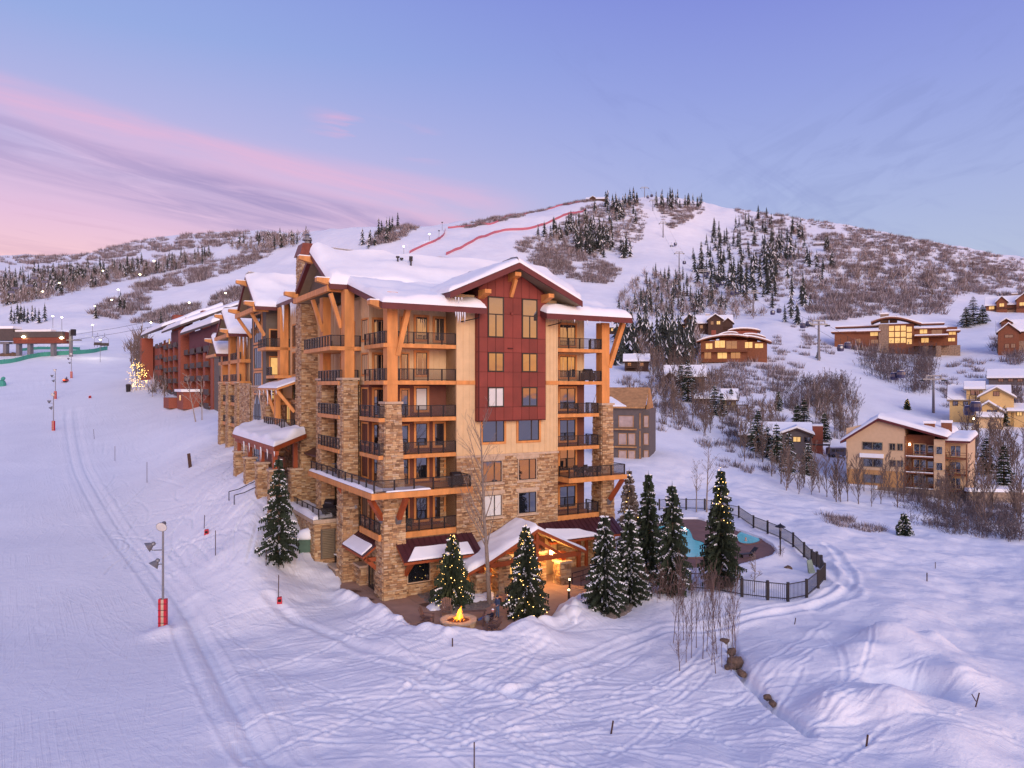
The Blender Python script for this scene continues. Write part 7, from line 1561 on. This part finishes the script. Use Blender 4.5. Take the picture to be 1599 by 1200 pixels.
for px, py, s_, lb in ((437, 941, .42, 'square red box half sunk in the snow near the building'), (323, 834, .36, 'small red box lying on the bank'), (141, 622, .5, 'red marker half buried by a snow heap on the run')):
    g = ground_at(px, py); s_ *= g.y / 62 if g.y < 100 else 1.3; t = thing('red_box', lb, 'box', g, .3); MB().hexa([(-s_ * .5, -s_ * .4, -.1), (s_ * .5, -s_ * .4, -.1), (s_ * .5, s_ * .4, -.1), (-s_ * .5, s_ * .4, -.1)], [(-s_ * .42, -s_ * .35, s_), (s_ * .42, -s_ * .35, s_ * 1.1), (s_ * .42, s_ * .35, s_ * 1.1), (-s_ * .42, s_ * .35, s_)]).build('shell', M_paint_red, t); MB().bx(-s_ * .3, s_ * .3, -s_ * .43, -s_ * .4, s_ * .2, s_ * .7).build('hatch', M_dark, t)
g = ground_at(298, 730); t = thing('wooden_sign', 'narrow brown wooden board standing askew on the bank', 'sign', g); MB().hexa([(-.25, -.05, -.3), (.25, -.05, -.3), (.25, .05, -.3), (-.25, .05, -.3)], [(-.5, -.05, 2.0), (-.05, -.05, 2.1), (-.05, .05, 2.1), (-.5, .05, 2.0)]).build('board', M_dkbrown, t)
g = ground_at(201, 612); t = thing('waste_bin', 'dark bin beside the aspens wound with lights', 'bin', g); MB().lathe([(.6, -.3), (.7, 1.9), (.55, 2.0)], 10).build('body', M_metal, t); MB().lathe([(.72, 1.95), (.6, 2.2), (.1, 2.3)], 10).build('lid', M_plank, t)
# ---------------------------------------------------------------- gondola line and chairs
def tower(label, px, py, top, arm=None, cabins=True):
    g = ground_at(px, py); H = (py - top) / FPX * g.y; t = thing('lift_tower', label, 'lift tower', g, 0, 'gondola towers'); r = .035 * H if H < 20 else .7
    MB().tube([(0, 0, -2), (0, 0, H * .25), (0, 0, H)], [r * 1.25, r, r * .75], 8).build('mast', M_gmetal, t)
    w = (arm or .34) * H; MB().bx(-w, w, -.3, .3, H * .90, H * .94).build('crossarm', M_gmetal, t)
    MB().bx(-w * .7, w * .7, -.25, .25, H * 1.0, H * 1.03).build('service_rail', M_gmetal, t)
    for x in (-w, w):
        MB().bx(x - r * .6, x + r * .6, -.12 * H, .12 * H, H * .87, H * .90).build('sheave_train', M_metal, t); MB().bx(x * .7 - .15, x * .7 + .15, -.2, .2, H * .94, H).build('strut', M_gmetal, t)
    return g + Vector((0, 0, H * .9)), w
ends = [tower(*a) for a in (('nearest gondola tower with wheel trains, beside the yellow house', 1458, 645, 588, .30), ('gondola tower on the slope right of the red house', 1279, 563, 502, .22), ('gondola tower above the bend of the piste', 1177, 488, 455, .3), ('gondola tower in the cut between the firs', 1099, 447, 422, .35), ('slim gondola tower low in the cut', 1061, 418, 394, .3), ('gondola tower half way up the cut', 1036, 371, 347, .25), ('gondola tower close under the summit', 1020, 330, 313, .3), ('gondola tower on the skyline', 1007, 309, 293, .4))]
cb = thing('lift_cable', 'pair of thin gondola cables strung between the towers', 'cable', ends[0][0])
c0 = ends[0][0]; allp = [(at(1640, 690, 170), 4)] + ends
for s_ in (-1, 1):
    for (a, wa), (b, wb) in zip(allp, allp[1:]):
        p = [a.lerp(b, u) + Vector((s_ * (wa + (wb - wa) * u), 0, -4 * u * (1 - u) * min(3.0, (a - b).length * .015))) - c0 for u in (0, .25, .5, .75, 1)]
        MB().tube(p, .05, 4, cap=False).build('cable', M_metal, cb, raw=True)
cabin0 = None
M_cabwin = mat('cabin_window', (.05, .05, .09), .1, 0, ior=1.8)
def cabin(label, px, py, Yd, s_=1.0, chair=False):
    p = at(px, py, Yd); t = thing('gondola_cabin', label, 'gondola cabin', p, rnd.uniform(-.2, .2), 'gondola cabins on the cable'); t.scale = (s_ * .82,) * 3
    MB().lathe([(.7, 0), (1.05, .15), (1.15, .9), (1.05, 1.9), (.75, 2.15)], 10).build('shell', M_blue, t); MB().lathe([(1.12, .95), (1.17, 1.0), (1.10, 1.7), (1.0, 1.75)], 10).build('glazing', M_cabwin, t); MB().bx(-.05, .05, -.05, .05, 2.1, 4.3).build('hanger', M_metal, t); MB().bx(-.6, .6, -.6, .6, 2.14, 2.26).build('snow_cap', M_rsnow, t)
for i, a in enumerate(((1407, 591, 222, 1.3), (1397, 594, 224, 1.3), (1524, 643, 200, 1.5), (1514, 649, 202, 1.5), (1324, 545, 268, 1.3), (1313, 549, 268, 1.3), (1263, 510, 330, 1.3), (1254, 513, 330, 1.3), (1217, 489, 385, 1.3), (1207, 492, 385, 1.3), (1151, 459, 455, 1.3), (1144, 461, 455, 1.3), (1128, 446, 500, 1.4), (1121, 449, 500, 1.4), (1106, 429, 555, 1.5), (1102, 433, 555, 1.5), (1069, 413, 600, 1.5), (1055, 384, 700, 1.6), (1049, 388, 700, 1.6), (1040, 370, 760, 1.6), (1026, 336, 830, 1.7), (1030, 333, 830, 1.7), (1012, 310, 890, 1.8), (1018, 308, 900, 1.8))):
    nm = ['right', 'left'][i % 2]; at_ = ['the shrubs below the modern lodge', 'the front of the yellow house', 'the left end of the modern lodge', 'the slope right of the red house', 'the open snow right of the brown lodge', 'the firs above the brown lodge', 'the piste below the cut', 'the lower cut', 'the middle of the cut', 'the upper cut', 'the top of the cut', 'the summit'][i // 2]
    cabin('%s gondola cabin of the pair before %s' % (nm, at_), *a)
for i, (px, py, Yd, lb) in enumerate(((164, 540, 248, 'empty chair of the chairlift nearest the station'), (153, 539, 256, 'chair of the chairlift behind the nearest one'))):
    t = thing('lift_chair', lb, 'lift chair', at(px, py, Yd), .3, 'chairs of the chairlift'); MB().bx(-1.2, 1.2, -.3, .3, -.1, .1).build('seat', M_metal, t); MB().bx(-1.2, 1.2, .25, .35, 0, .9).build('backrest', M_metal, t); MB().tube([(1.1, .3, .8), (1.1, .2, 2.2), (0, 0, 3.0), (0, 0, 4.2)], .07, 6).build('hanger', M_gmetal, t); MB().tube([(-1.1, .3, .8), (-1.1, .2, 2.2), (0, 0, 3.0)], .07, 6).build('frame', M_gmetal, t)
    for x in (-.9, 0, .9): MB().bx(x - .05, x + .05, -.5, -.4, -.8, .1).build('footrest', M_metal, t)
for i, (px, py, Yd) in enumerate(((47, 448, 600), (70, 442, 620), (24, 452, 600), (18, 458, 590), (54, 436, 640))):
    t = thing('lift_chair', 'far dark chair of the chairlift before the left wooded hill', 'lift chair', at(px, py, Yd), .3, 'far chairs of the chairlift'); MB().bx(-2.2, 2.2, -.5, .5, 0, 1.7).build('seat', M_blue, t); MB().bx(-.1, .1, -.1, .1, 1.7, 5).build('hanger', M_metal, t)
t = thing('chairlift_cable', 'thin chairlift cables running right from the lift station', 'cable', at(110, 532, 262))
for dz, Y2 in ((0, 215), (1.8, 225)): MB().tube([(0, 0, dz)] + [at(110 + (400 - 110) * u, 532 + (478 - 532) * u - 8 * u, 262 + (Y2 - 262) * u) - at(110, 532, 262) + Vector((0, 0, dz - 5 * u * (1 - u))) for u in (.25, .5, .75)], .05, 4).build('cable', M_metal, t)
# ---------------------------------------------------------------- woods and scrub on the hills
_px = np.linspace(-40, 1640, 421); _Yr = np.exp(np.linspace(math.log(60), math.log(1900), 520))
_PX, _YR = np.meshgrid(_px, _Yr, indexing='ij')
_rows = HY - FPX * ground_h((_PX - CX) / FPX * _YR, _YR) / _YR
_run = np.minimum.accumulate(_rows, 1)
def locate(px, py):
    """world points on the first ground seen at photo positions"""
    Y = np.zeros(len(px))
    for i, (a, b) in enumerate(zip(px, py)):
        c = int(round((a + 40) / 4)); c = min(max(c, 0), 420); k = np.searchsorted(-_run[c], -b); Y[i] = _Yr[min(k, 519)] if k < 520 else _Yr[int(np.argmin(_rows[c][:470 if a > 420 else 519]))]
    X = (px - CX) / FPX * Y
    return X, Y, ground_h(X, Y)
def far_conifer(seed, snow=.2):
    r = random.Random(seed); b = MB(); n = 7
    b.cur = 1; b.tube([(0, 0, -.05), (0, 0, .2)], .014, 4, cap=False)
    for k in range(n):
        t = k / n; z = .08 + .86 * t; R0 = .19 * (1 - t) ** .85 + .02; m = 7
        ph = r.uniform(0, 6)
        for j in range(m):
            if r.random() < .14: continue
            a = ph + 6.283 * j / m + r.uniform(-.2, .2); L = R0 * r.uniform(.65, 1.2); w = .42
            tip = (L * math.cos(a), L * math.sin(a), z - .05 - .05 * r.random()); q0 = (.4 * L * math.cos(a - w * 1.3), .4 * L * math.sin(a - w * 1.3), z - .01); q1 = (.4 * L * math.cos(a + w * 1.3), .4 * L * math.sin(a + w * 1.3), z - .01)
            b.cur = 2 if r.random() < snow else 0; b.add([(0, 0, z + .10), q0, tip, q1], [(0, 1, 2), (0, 2, 3)])
    b.cur = 0; b.add([(-.012, 0, .9), (.012, 0, .9), (0, 0, 1.0)], [(0, 1, 2)])
    return b
def far_bush(seed, n=64, H=1.0, W=.6, bw_=.030, tall=False):
    r = random.Random(seed); b = MB()
    for k in range(n):
        a, q = r.uniform(0, 6.283), W * r.random() ** .5; x, y = q * math.cos(a), q * math.sin(a); h = H * r.uniform(.55, 1.1) * (1 - .3 * (q / W) ** 2)
        lx, ly = r.uniform(-.3, .3) + x * .25, r.uniform(-.3, .3) + y * .25; t = r.uniform(0, 3.14); w = bw_ * r.uniform(.6, 1.3); z0 = -.05 if not tall else h * r.uniform(.25, .6); dx, dy = w * math.cos(t), w * math.sin(t)
        b.cur = 1 if r.random() < .34 else 0
        b.add([(x - dx, y - dy, z0), (x + dx, y + dy, z0), (x + lx, y + ly, z0 + h * (.9 if not tall else .5))], [(0, 1, 2)])
    if tall: b.cur = 2; b.tube([(0, 0, -.1), (.03, 0, .5), (0, .02, 1.0)], [.022, .014, .004], 4, cap=False)
    return b
M_scrub = mat('scrub_twig', (.135, .105, .108), .95, .3, .5, rnd_obj=.2); M_frost = mat('frosted_twig', (.46, .40, .42), .95, .1)
M_aspenbark = mat('pale_aspen_bark', (.30, .25, .21), .9, .2, 3)
M_aspentw = mat('aspen_twig', (.16, .115, .095), .95, .25, .5, rnd_obj=.2)
KIND = {
 'fir_tree': ([far_conifer(s, (.04, .10, .2, .08)[s]) for s in range(4)], [mat('hazed_fir_needles', (.034, .040, .034), .9, .3, 1.3, rnd_obj=.25), M_bark2, M_rsnow], 'fir_forest', 'dark fir trees scattered over the far slopes'),  # needle colour lightened to put distance haze into it
 'scrub_bush': ([far_bush(s + 10) for s in range(4)], [M_scrub, M_frost], 'hill_scrub', 'grey brown scrub covering the far slopes'),
 'bare_aspen': ([far_bush(s + 30, 46, 1.0, .26, .020, True) for s in range(4)], [M_aspentw, M_frost, M_aspenbark], 'aspen_wood', 'bare aspen woods on the far slopes'),
}
NEAR = {'bare_aspen': [bare_arrays(1.0, 300 + k, levels=2, nb=17, start=.22, trunk_r=.012, spread=.36, up=.95, sides=4, tw_min=.0035, twig=1.2) for k in range(4)],
        'scrub_bush': [shrub_mesh(70 + k, 11, 1.0, 1.1, lev=2, nb=4, tw=.006) for k in range(4)]}
SC = {k: [] for k in KIND}
_rs = np.random.RandomState(8)
def scatter(kind, poly, n, h0, h1, label, group, clump=0.0, wide=1.0):
    xs, ys = [p[0] for p in poly], [p[1] for p in poly]; P = []
    while len(P) < n:
        a = _rs.uniform(min(xs), max(xs), 4 * n); b = _rs.uniform(min(ys), max(ys), 4 * n); m = in_poly(a, b, poly)
        if clump: m &= fbm(a / 18, b / 19, 3, 31) > clump * _rs.uniform(-1.3, 1.0, 4 * n) - .12
        P += list(zip(a[m], b[m]))
        if not m.any(): break
    P = np.array(P[:n]); X, Y, Z = locate(P[:, 0], P[:, 1])
    for x, y, z in zip(X, Y, Z): SC[kind].append((x, y, z, _rs.uniform(h0, h1) * (1.25 if kind == 'fir_tree' else 1.15 if kind == 'scrub_bush' and np.median(Y) > 300 else 1), label, group, wide))
F_, B_, A_ = 'fir_tree', 'scrub_bush', 'bare_aspen'
scatter(F_, [(946, 322), (958, 314), (996, 312), (994, 352), (950, 352)], 34, 10, 17, 'dark fir in the grove just below the summit, left of the gondola cut', 'firs left of the gondola cut')
scatter(F_, [(1022, 312), (1060, 311), (1098, 318), (1096, 327), (1050, 330), (1024, 326)], 34, 8, 13, 'dark fir along the skyline between gondola cut and piste', 'firs on the skyline right of the gondola')
scatter(F_, [(897, 372), (930, 360), (962, 372), (965, 404), (900, 400)], 46, 10, 17, 'dark fir in the dense grove in mid slope above the right eave', 'firs in the mid slope grove')
scatter(F_, [(966, 395), (986, 392), (986, 406), (968, 406)], 6, 12, 17, 'dark fir in the small clump right of the mid slope grove', 'firs right of the mid slope grove')
scatter(F_, [(838, 372), (880, 350), (915, 338), (935, 330), (935, 350), (880, 378)], 34, 8, 15, 'dark fir thinly scattered along the long red net', 'firs below the long red net')
scatter(F_, [(960, 480), (1000, 462), (1010, 430), (1070, 430), (1080, 455), (1140, 468), (1140, 492), (1060, 496), (960, 497)], 85, 6, 10.5, 'dark fir in the belt of trees behind the brown lodges', 'firs behind the brown lodges')
scatter(F_, [(1076, 440), (1080, 395), (1130, 352), (1200, 340), (1260, 360), (1215, 430), (1200, 475), (1150, 470)], 150, 8, 15, 'dark fir scattered on the slope right of the white piste', 'firs right of the piste')
scatter(F_, [(1199, 370), (1300, 370), (1300, 425), (1250, 510), (1199, 500)], 62, 7, 13, 'dark fir among the scrub above the modern lodge', 'firs above the modern lodge')
scatter(F_, [(1003, 525), (1050, 520), (1085, 530), (1085, 570), (1065, 585), (1030, 570), (1005, 550)], 62, 8.5, 13, 'tall dark fir in the wood between the cabins left of the red house', 'firs between the cabins')
scatter(F_, [(958, 520), (1020, 524), (1020, 560), (960, 580)], 26, 9, 14, 'dark fir just behind the right balconies of the main building', 'firs behind the right balconies')
scatter(F_, [(0, 430), (60, 425), (200, 412), (330, 398), (330, 412), (200, 438), (100, 462), (0, 482)], 190, 8, 14, 'dark fir in the wooded hill at far left', 'firs on the wooded left hill')
scatter(F_, [(360, 388), (420, 372), (480, 366), (480, 384), (420, 394)], 26, 9, 14, 'dark fir on the crest behind the left roofs', 'firs on the crest behind the left roofs')
scatter(F_, [(562, 382), (600, 360), (628, 352), (610, 380), (580, 392)], 14, 8, 16, 'dark fir on the rounded crest above the main roof', 'firs on the crest above the roof')
scatter(F_, [(2, 505), (50, 508), (75, 512), (70, 500), (20, 498)], 13, 7, 12, 'dark fir behind the lift station', 'firs behind the lift station')
for px, py, h in ((150, 498, 8), (189, 487, 12), (194, 489, 9), (252, 511, 9)): scatter(F_, [(px - 1, py - 1), (px + 1, py - 1), (px + 1, py + 1), (px - 1, py + 1)], 1, h, h + .1, 'single dark fir standing out among bare scrub beside the left runs', 'single firs by the left runs')
# scrub
scatter(B_, [(1148, 326), (1200, 334), (1300, 348), (1400, 368), (1500, 389), (1599, 406), (1599, 445), (1480, 415), (1380, 400), (1280, 385), (1160, 345)], 900, 2.2, 4.2, 'grey brown bush on the upper right hill', 'bushes on the upper right hill', .25)
scatter(B_, [(1290, 385), (1400, 400), (1599, 440), (1599, 470), (1540, 462), (1480, 455), (1400, 430), (1300, 420)], 420, 2.2, 4.5, 'grey brown bush on the right hillside', 'bushes on the right hillside', .3)
scatter(B_, [(1250, 430), (1300, 415), (1420, 430), (1500, 458), (1470, 492), (1350, 495), (1270, 505)], 480, 2.5, 5, 'dark bush on the slope behind the modern lodge', 'bushes behind the modern lodge', .3)
scatter(B_, [(1160, 345), (1280, 385), (1290, 420), (1250, 440), (1205, 480), (1190, 440), (1120, 380)], 260, 2, 3.6, 'bush among the firs right of the piste', 'bushes right of the piste', .4)
scatter(B_, [(800, 385), (820, 372), (870, 380), (920, 400), (965, 420), (960, 446), (900, 440), (850, 425)], 420, 2.6, 4.6, 'grey bush on the slope above the red bay gable', 'bushes above the red bay gable', .15)
scatter(B_, [(890, 335), (930, 318), (1000, 312), (1010, 340), (1000, 380), (965, 400), (900, 385), (860, 372)], 520, 2, 3.6, 'thin bush on the summit slope', 'bushes on the summit slope', .4)
scatter(B_, [(1022, 318), (1100, 322), (1098, 335), (1075, 345), (1045, 362), (1035, 345)], 260, 2, 3.6, 'bush between gondola cut and piste', 'bushes between cut and piste', .25)
scatter(B_, [(715, 356), (760, 344), (830, 330), (900, 312), (925, 309), (925, 316), (880, 322), (800, 342), (730, 358)], 170, 2.5, 4.5, 'bush along the ridge line above the race run', 'bushes on the ridge line', 0)
scatter(B_, [(570, 384), (600, 358), (640, 352), (650, 356), (620, 380)], 110, 3, 6, 'bare bush on the rounded crest above the roof', 'bushes on the crest above the roof', 0)
scatter(B_, [(200, 450), (260, 432), (330, 410), (400, 390), (440, 388), (400, 412), (340, 432), (270, 452), (215, 462)], 300, 3, 5.5, 'bare bush in the strip between two left runs', 'bushes between the left runs', .2)
scatter(B_, [(200, 505), (260, 485), (340, 465), (390, 440), (420, 445), (420, 470), (330, 492), (240, 512)], 300, 3, 5.5, 'bare bush in the strip above the brick condominium', 'bushes above the brick condominium', .1)
scatter(B_, [(145, 492), (160, 478), (195, 462), (232, 462), (232, 485), (170, 500)], 110, 3, 5, 'bare brown bush in the clump inside the left run', 'bushes inside the left run', 0)
scatter(B_, [(0, 425), (200, 405), (330, 395), (330, 410), (220, 435), (100, 462), (0, 478)], 420, 3, 6, 'bare tree on the wooded left hill', 'bushes on the wooded left hill', .2)
scatter(B_, [(0, 402), (60, 400), (120, 400), (230, 374), (330, 364), (440, 362), (440, 376), (300, 390), (150, 408), (0, 416)], 420, 4, 8, 'frosted bush on the farthest left ridge', 'bushes on the farthest ridge', .2)
scatter(B_, [(1330, 545), (1400, 548), (1456, 556), (1462, 585), (1440, 618), (1400, 612), (1345, 575)], 110, 4.5, 7, 'dark bare bush in the big clump below the modern lodge', 'bushes below the modern lodge', 0, .55)
scatter(B_, [(1205, 610), (1260, 590), (1325, 600), (1340, 640), (1290, 650), (1220, 640)], 90, 4, 6.5, 'bare bush in the clump above the condominium roof', 'bushes above the condominium', 0, .6)
scatter(B_, [(1080, 580), (1200, 560), (1260, 570), (1230, 610), (1160, 620), (1090, 610)], 110, 2, 4, 'bare bush on the snow below the red house', 'bushes below the red house', .3, .8)
scatter(B_, [(1550, 530), (1599, 535), (1599, 575), (1556, 568)], 30, 3, 5, 'bare bush below the red timber house at the right edge', 'bushes at the right edge', 0, .7)
scatter(B_, [(1545, 612), (1599, 610), (1599, 640)], 30, 3, 5, 'bare bush behind the yellow house', 'bushes behind the yellow house', 0, .7)
scatter(B_, [(1262, 798), (1300, 805), (1380, 828), (1375, 836), (1290, 818)], 26, .9, 1.5, 'low bush along the dip in the snowy valley', 'low bushes in the valley', 0, 1)
scatter(B_, [(1380, 770), (1599, 790), (1599, 850), (1450, 830)], 120, 1.4, 3.2, 'low bush in the valley below the condominium', 'low bushes below the condominium', .2, 1)
scatter(B_, [(960, 590), (1030, 590), (1060, 640), (1030, 680), (1010, 640)], 40, 2, 4, 'bush beside the unfinished building', 'bushes by the unfinished building', 0, .7)
scatter(B_, [(1120, 690), (1210, 720), (1200, 742), (1120, 735)], 14, 1.4, 2.6, 'round bush in the snow left of the grey house', 'bushes left of the grey house', 0, .8)
scatter(B_, [(1040, 640), (1100, 625), (1330, 640), (1330, 690), (1200, 690), (1130, 705), (1040, 690)], 110, 1.8, 3.6, 'low bush on the snow between cabins and condominium', 'bushes between cabins and condominium', .2, .8)
scatter(B_, [(1200, 515), (1300, 505), (1300, 560), (1210, 560)], 40, 1.5, 3, 'thin bush beside the piste left of the modern lodge', 'bushes left of the modern lodge', .3, .8)
scatter(B_, [(1470, 560), (1550, 560), (1550, 590), (1480, 640), (1465, 600)], 36, 1.5, 3.4, 'thin bush on the snow above the yellow house', 'bushes above the yellow house', .3, .8)
# aspens
scatter(A_, [(1290, 600), (1345, 640), (1335, 690), (1285, 690), (1240, 640)], 34, 5, 9, 'bare aspen on the slope above the grey house', 'aspens above the grey house')
scatter(A_, [(1060, 520), (1095, 530), (1090, 600), (1130, 610), (1110, 640), (1060, 610)], 30, 7, 11, 'bare aspen by the left end of the red house', 'aspens by the red house')
scatter(A_, [(1005, 600), (1060, 600), (1130, 650), (1210, 650), (1230, 730), (1150, 720), (1080, 680), (1020, 670)], 80, 6, 10, 'bare aspen on the slope between the cabins and the grey house', 'aspens between cabins and grey house')
scatter(A_, [(990, 540), (1060, 560), (1100, 590), (1060, 620), (1000, 600)], 60, 8, 12, 'pale aspen among the firs by the cabins', 'aspens by the cabins')
scatter(A_, [(960, 470), (1010, 425), (1080, 440), (1160, 470), (1200, 480), (1190, 500), (960, 500)], 170, 5.5, 9, 'brown aspen in the belt behind the brown lodges', 'aspens behind the brown lodges')
scatter(A_, [(1340, 760), (1440, 768), (1520, 780), (1599, 800), (1599, 830), (1480, 815), (1380, 800), (1330, 790)], 44, 6, 10.5, 'bare aspen in the valley in front of the condominium', 'aspens before the condominium')
scatter(A_, [(1500, 690), (1599, 680), (1599, 760), (1510, 760)], 40, 7, 12, 'bare aspen right of the condominium', 'aspens right of the condominium')
scatter(A_, [(1200, 740), (1330, 770), (1330, 790), (1230, 770)], 22, 6, 10, 'bare aspen along the foot of the slope left of the condominium', 'aspens left of the condominium')
scatter(A_, [(1290, 690), (1320, 690), (1320, 650), (1280, 640)], 12, 6, 9, 'bare aspen behind the parked van', 'aspens behind the van')
scatter(A_, [(198, 545), (236, 540), (240, 600), (205, 606)], 20, 9, 15, 'bare aspen in the group at the end of the brick condominium', 'aspens by the brick condominium')
scatter(A_, [(225, 590), (262, 600), (300, 640), (240, 625)], 8, 5, 9, 'slender aspen on the bank before the brick condominium', 'aspens before the brick condominium')
scatter(A_, [(0, 440), (100, 430), (330, 400), (330, 412), (200, 440), (100, 465), (0, 485)], 260, 8, 12, 'aspen on the wooded left hill', 'aspens on the wooded left hill')
scatter(A_, [(360, 392), (480, 368), (480, 384), (400, 400)], 70, 8, 13, 'aspen on the crest behind the left roofs', 'aspens on the crest behind the left roofs')
scatter(A_, [(1200, 350), (1500, 400), (1599, 440), (1480, 470), (1300, 470), (1210, 450)], 330, 5, 9, 'thin aspen on the right hillside', 'aspens on the right hillside')
scatter(A_, [(830, 375), (900, 345), (1000, 320), (990, 360), (930, 410), (860, 400)], 150, 6, 10, 'thin aspen on the summit slope', 'aspens on the summit slope')
for kind, (vars_, ms, sname, slabel) in KIND.items():
    L = sorted(SC[kind], key=lambda s: -s[3] * (1.4 if kind == B_ else 1) / s[1]); proto = []
    for b in vars_: o = b.build(kind, ms, raw=True); proto.append(o.data); bpy.data.objects.remove(o)
    near = []
    for b in NEAR.get(kind, ()): o = b.build(kind, M_aspentw if kind == A_ else M_scrub, raw=True); near.append(o.data); bpy.data.objects.remove(o)
    for i, (x, y, z, h, lb, gr, wd) in enumerate(L[:300]):
        o = tag(link(kind, near[i % 4] if near and y < 330 else proto[i % 4]), lb, 'bush' if kind == B_ else 'tree', gr); o.location = (x, y, z - .15); w = h * (1.25 * wd if kind == B_ else 1.0) * _rs.uniform(.85, 1.2); o.scale = (w, w, h); o.rotation_euler = (0, 0, _rs.uniform(0, 6.28))
    rest = L[300:]
    if not rest: continue
    Vs, Fs, Ms = [], [], []; off = 0
    arr = []
    for me in proto:
        me.calc_loop_triangles(); n = len(me.vertices); v = np.empty(n * 3); me.vertices.foreach_get('co', v); t = np.empty(len(me.loop_triangles) * 3, np.int32); me.loop_triangles.foreach_get('vertices', t); pi = np.empty(len(me.loop_triangles), np.int32); me.loop_triangles.foreach_get('polygon_index', pi); mi = np.empty(len(me.polygons), np.int32); me.polygons.foreach_get('material_index', mi); arr.append((v.reshape(-1, 3), t.reshape(-1, 3), mi[pi]))
    for i, (x, y, z, h, lb, gr, wd) in enumerate(rest):
        v, t, mi = arr[i % 4]; a = _rs.uniform(0, 6.28); c, s = math.cos(a), math.sin(a); w = h * (1.25 * wd if kind == B_ else 1.0) * _rs.uniform(.85, 1.2)
        Vs.append(np.stack([(v[:, 0] * c - v[:, 1] * s) * w + x, (v[:, 0] * s + v[:, 1] * c) * w + y, v[:, 2] * h + z - .15], 1)); Fs.append(t + off); off += len(v); Ms.append(mi)
    o = link(sname, np_mesh(sname, np.concatenate(Vs), np.concatenate(Fs), ms, np.concatenate(Ms))); o['kind'] = 'stuff'; o['label'] = slabel
# single larger trees of the middle distance
for i, (px, py, tp, rb, sn, lb) in enumerate(((1075, 628, 560, .24, .3, 'tall dark spruce right of the log cabin, larger of two'), (1064, 618, 566, .22, .3, 'dark spruce close left of the tallest one by the log cabin'), (1116, 648, 600, .3, .7, 'snowy spruce in front of the tan cabin'), (1127, 650, 612, .26, .6, 'smaller snowy spruce against the tan cabin'), (1184, 706, 637, .27, .35, 'tall spruce in front of the left roof of the grey house'), (1199, 714, 664, .3, .8, 'small very snowy spruce, left one before the grey house'), (1213, 722, 660, .28, .7, 'snowy spruce in the middle of the row before the grey house'), (1232, 738, 672, .24, .75, 'thin pale snowy spruce right in the row before the grey house'), (1262, 742, 690, .3, .8, 'snow laden spruce under the deck of the grey house'), (1256, 668, 622, .28, .2, 'dark spruce behind the gable of the grey house'), (1245, 668, 630, .26, .2, 'second dark spruce behind the grey house gable'), (1288, 690, 642, .22, .25, 'dark spruce behind the brick block'), (1216, 642, 610, .26, .7, 'small snowy spruce alone on the slope'), (1541, 742, 680, .27, .15, 'big dark spruce right of the condominium, left of two'), (1568, 758, 693, .25, .15, 'big dark spruce right of the condominium, right of two'), (1520, 508, 462, .4, .4, 'broad evergreen below the topmost tan lodge'), (1509, 512, 478, .4, .6, 'snowy round evergreen left of the broad one'), (1535, 506, 475, .4, .3, 'dark evergreen beside the tan lodge'), (1569, 666, 636, .3, .6, 'snowy spruce in front of the yellow house wing'), (1497, 650, 632, .3, .5, 'small spruce at the left corner of the yellow house'), (1417, 640, 622, .3, .1, 'little lit fir behind the condominium roof'), (1412, 836, 800, .35, .6, 'small spruce among the bare shrubs below the condominium'), (1142, 640, 605, .25, .4, 'thin spruce behind the tan cabin'), (230, 590, 536, .2, .2, 'spruce beside the left end of the brick condominium'), (1278, 560, 548, .3, .2, 'tiny fir at the foot of the gondola tower'), (990, 820, 765, .2, .3, 'slim spruce behind the pale frosted one'))):
    g = ground_at(px, py); H = (py - tp) / FPX * g.y
    spruce(lb, g, H, H * rb, 100 + i, sn, density=.8, whorls=16 if H < 9 else 20, lights=30 if i == 20 else 0)
# aspens wound with fairy lights at the end of the run
for i, (px, py, tp) in enumerate(((206, 609, 566), (213, 610, 560), (220, 609, 568), (226, 607, 574))):
    g = ground_at(px, py); H = (py - tp) / FPX * g.y; t = bare_tree(('leftmost', 'tallest', 'third', 'rightmost')[i] + ' of the aspens wound with warm fairy lights beside the run', g, H, 200 + i, nb=12, trunk_r=.015, spread=.6, tw_min=.03, levels=2, group='lit aspens beside the run')
    m = MB(); r = random.Random(i)
    for k in range(45): z = H * r.uniform(.1, .98); q = r.random() ** .5 * 1.5 * (1.1 - abs(z / H - .45)); a = r.uniform(0, 6.28); s_ = .05 + .035 * r.random(); m.lathe([(.2 * s_, -s_), (s_, 0), (.2 * s_, s_)], 5, (q * math.cos(a), q * math.sin(a), z))
    m.build('string_lights', M_bulb, t, raw=True)['kind'] = 'stuff'
g = ground_at(318, 640)
for i, (px, py, tp) in enumerate(((306, 636, 560), (316, 640, 575))):
    g = at(px, py, 150); g.z = gh(g.x, g.y); bare_tree(('leaning pale birch before the brick condominium end', 'small upright birch before the brick condominium end')[i], g, (py - tp) / FPX * 150, 220 + i, m=M_aspenbark, nb=10, trunk_r=.014, spread=.45, tw_min=.03, levels=2).rotation_euler = (0, -.18 + .2 * i, 0)
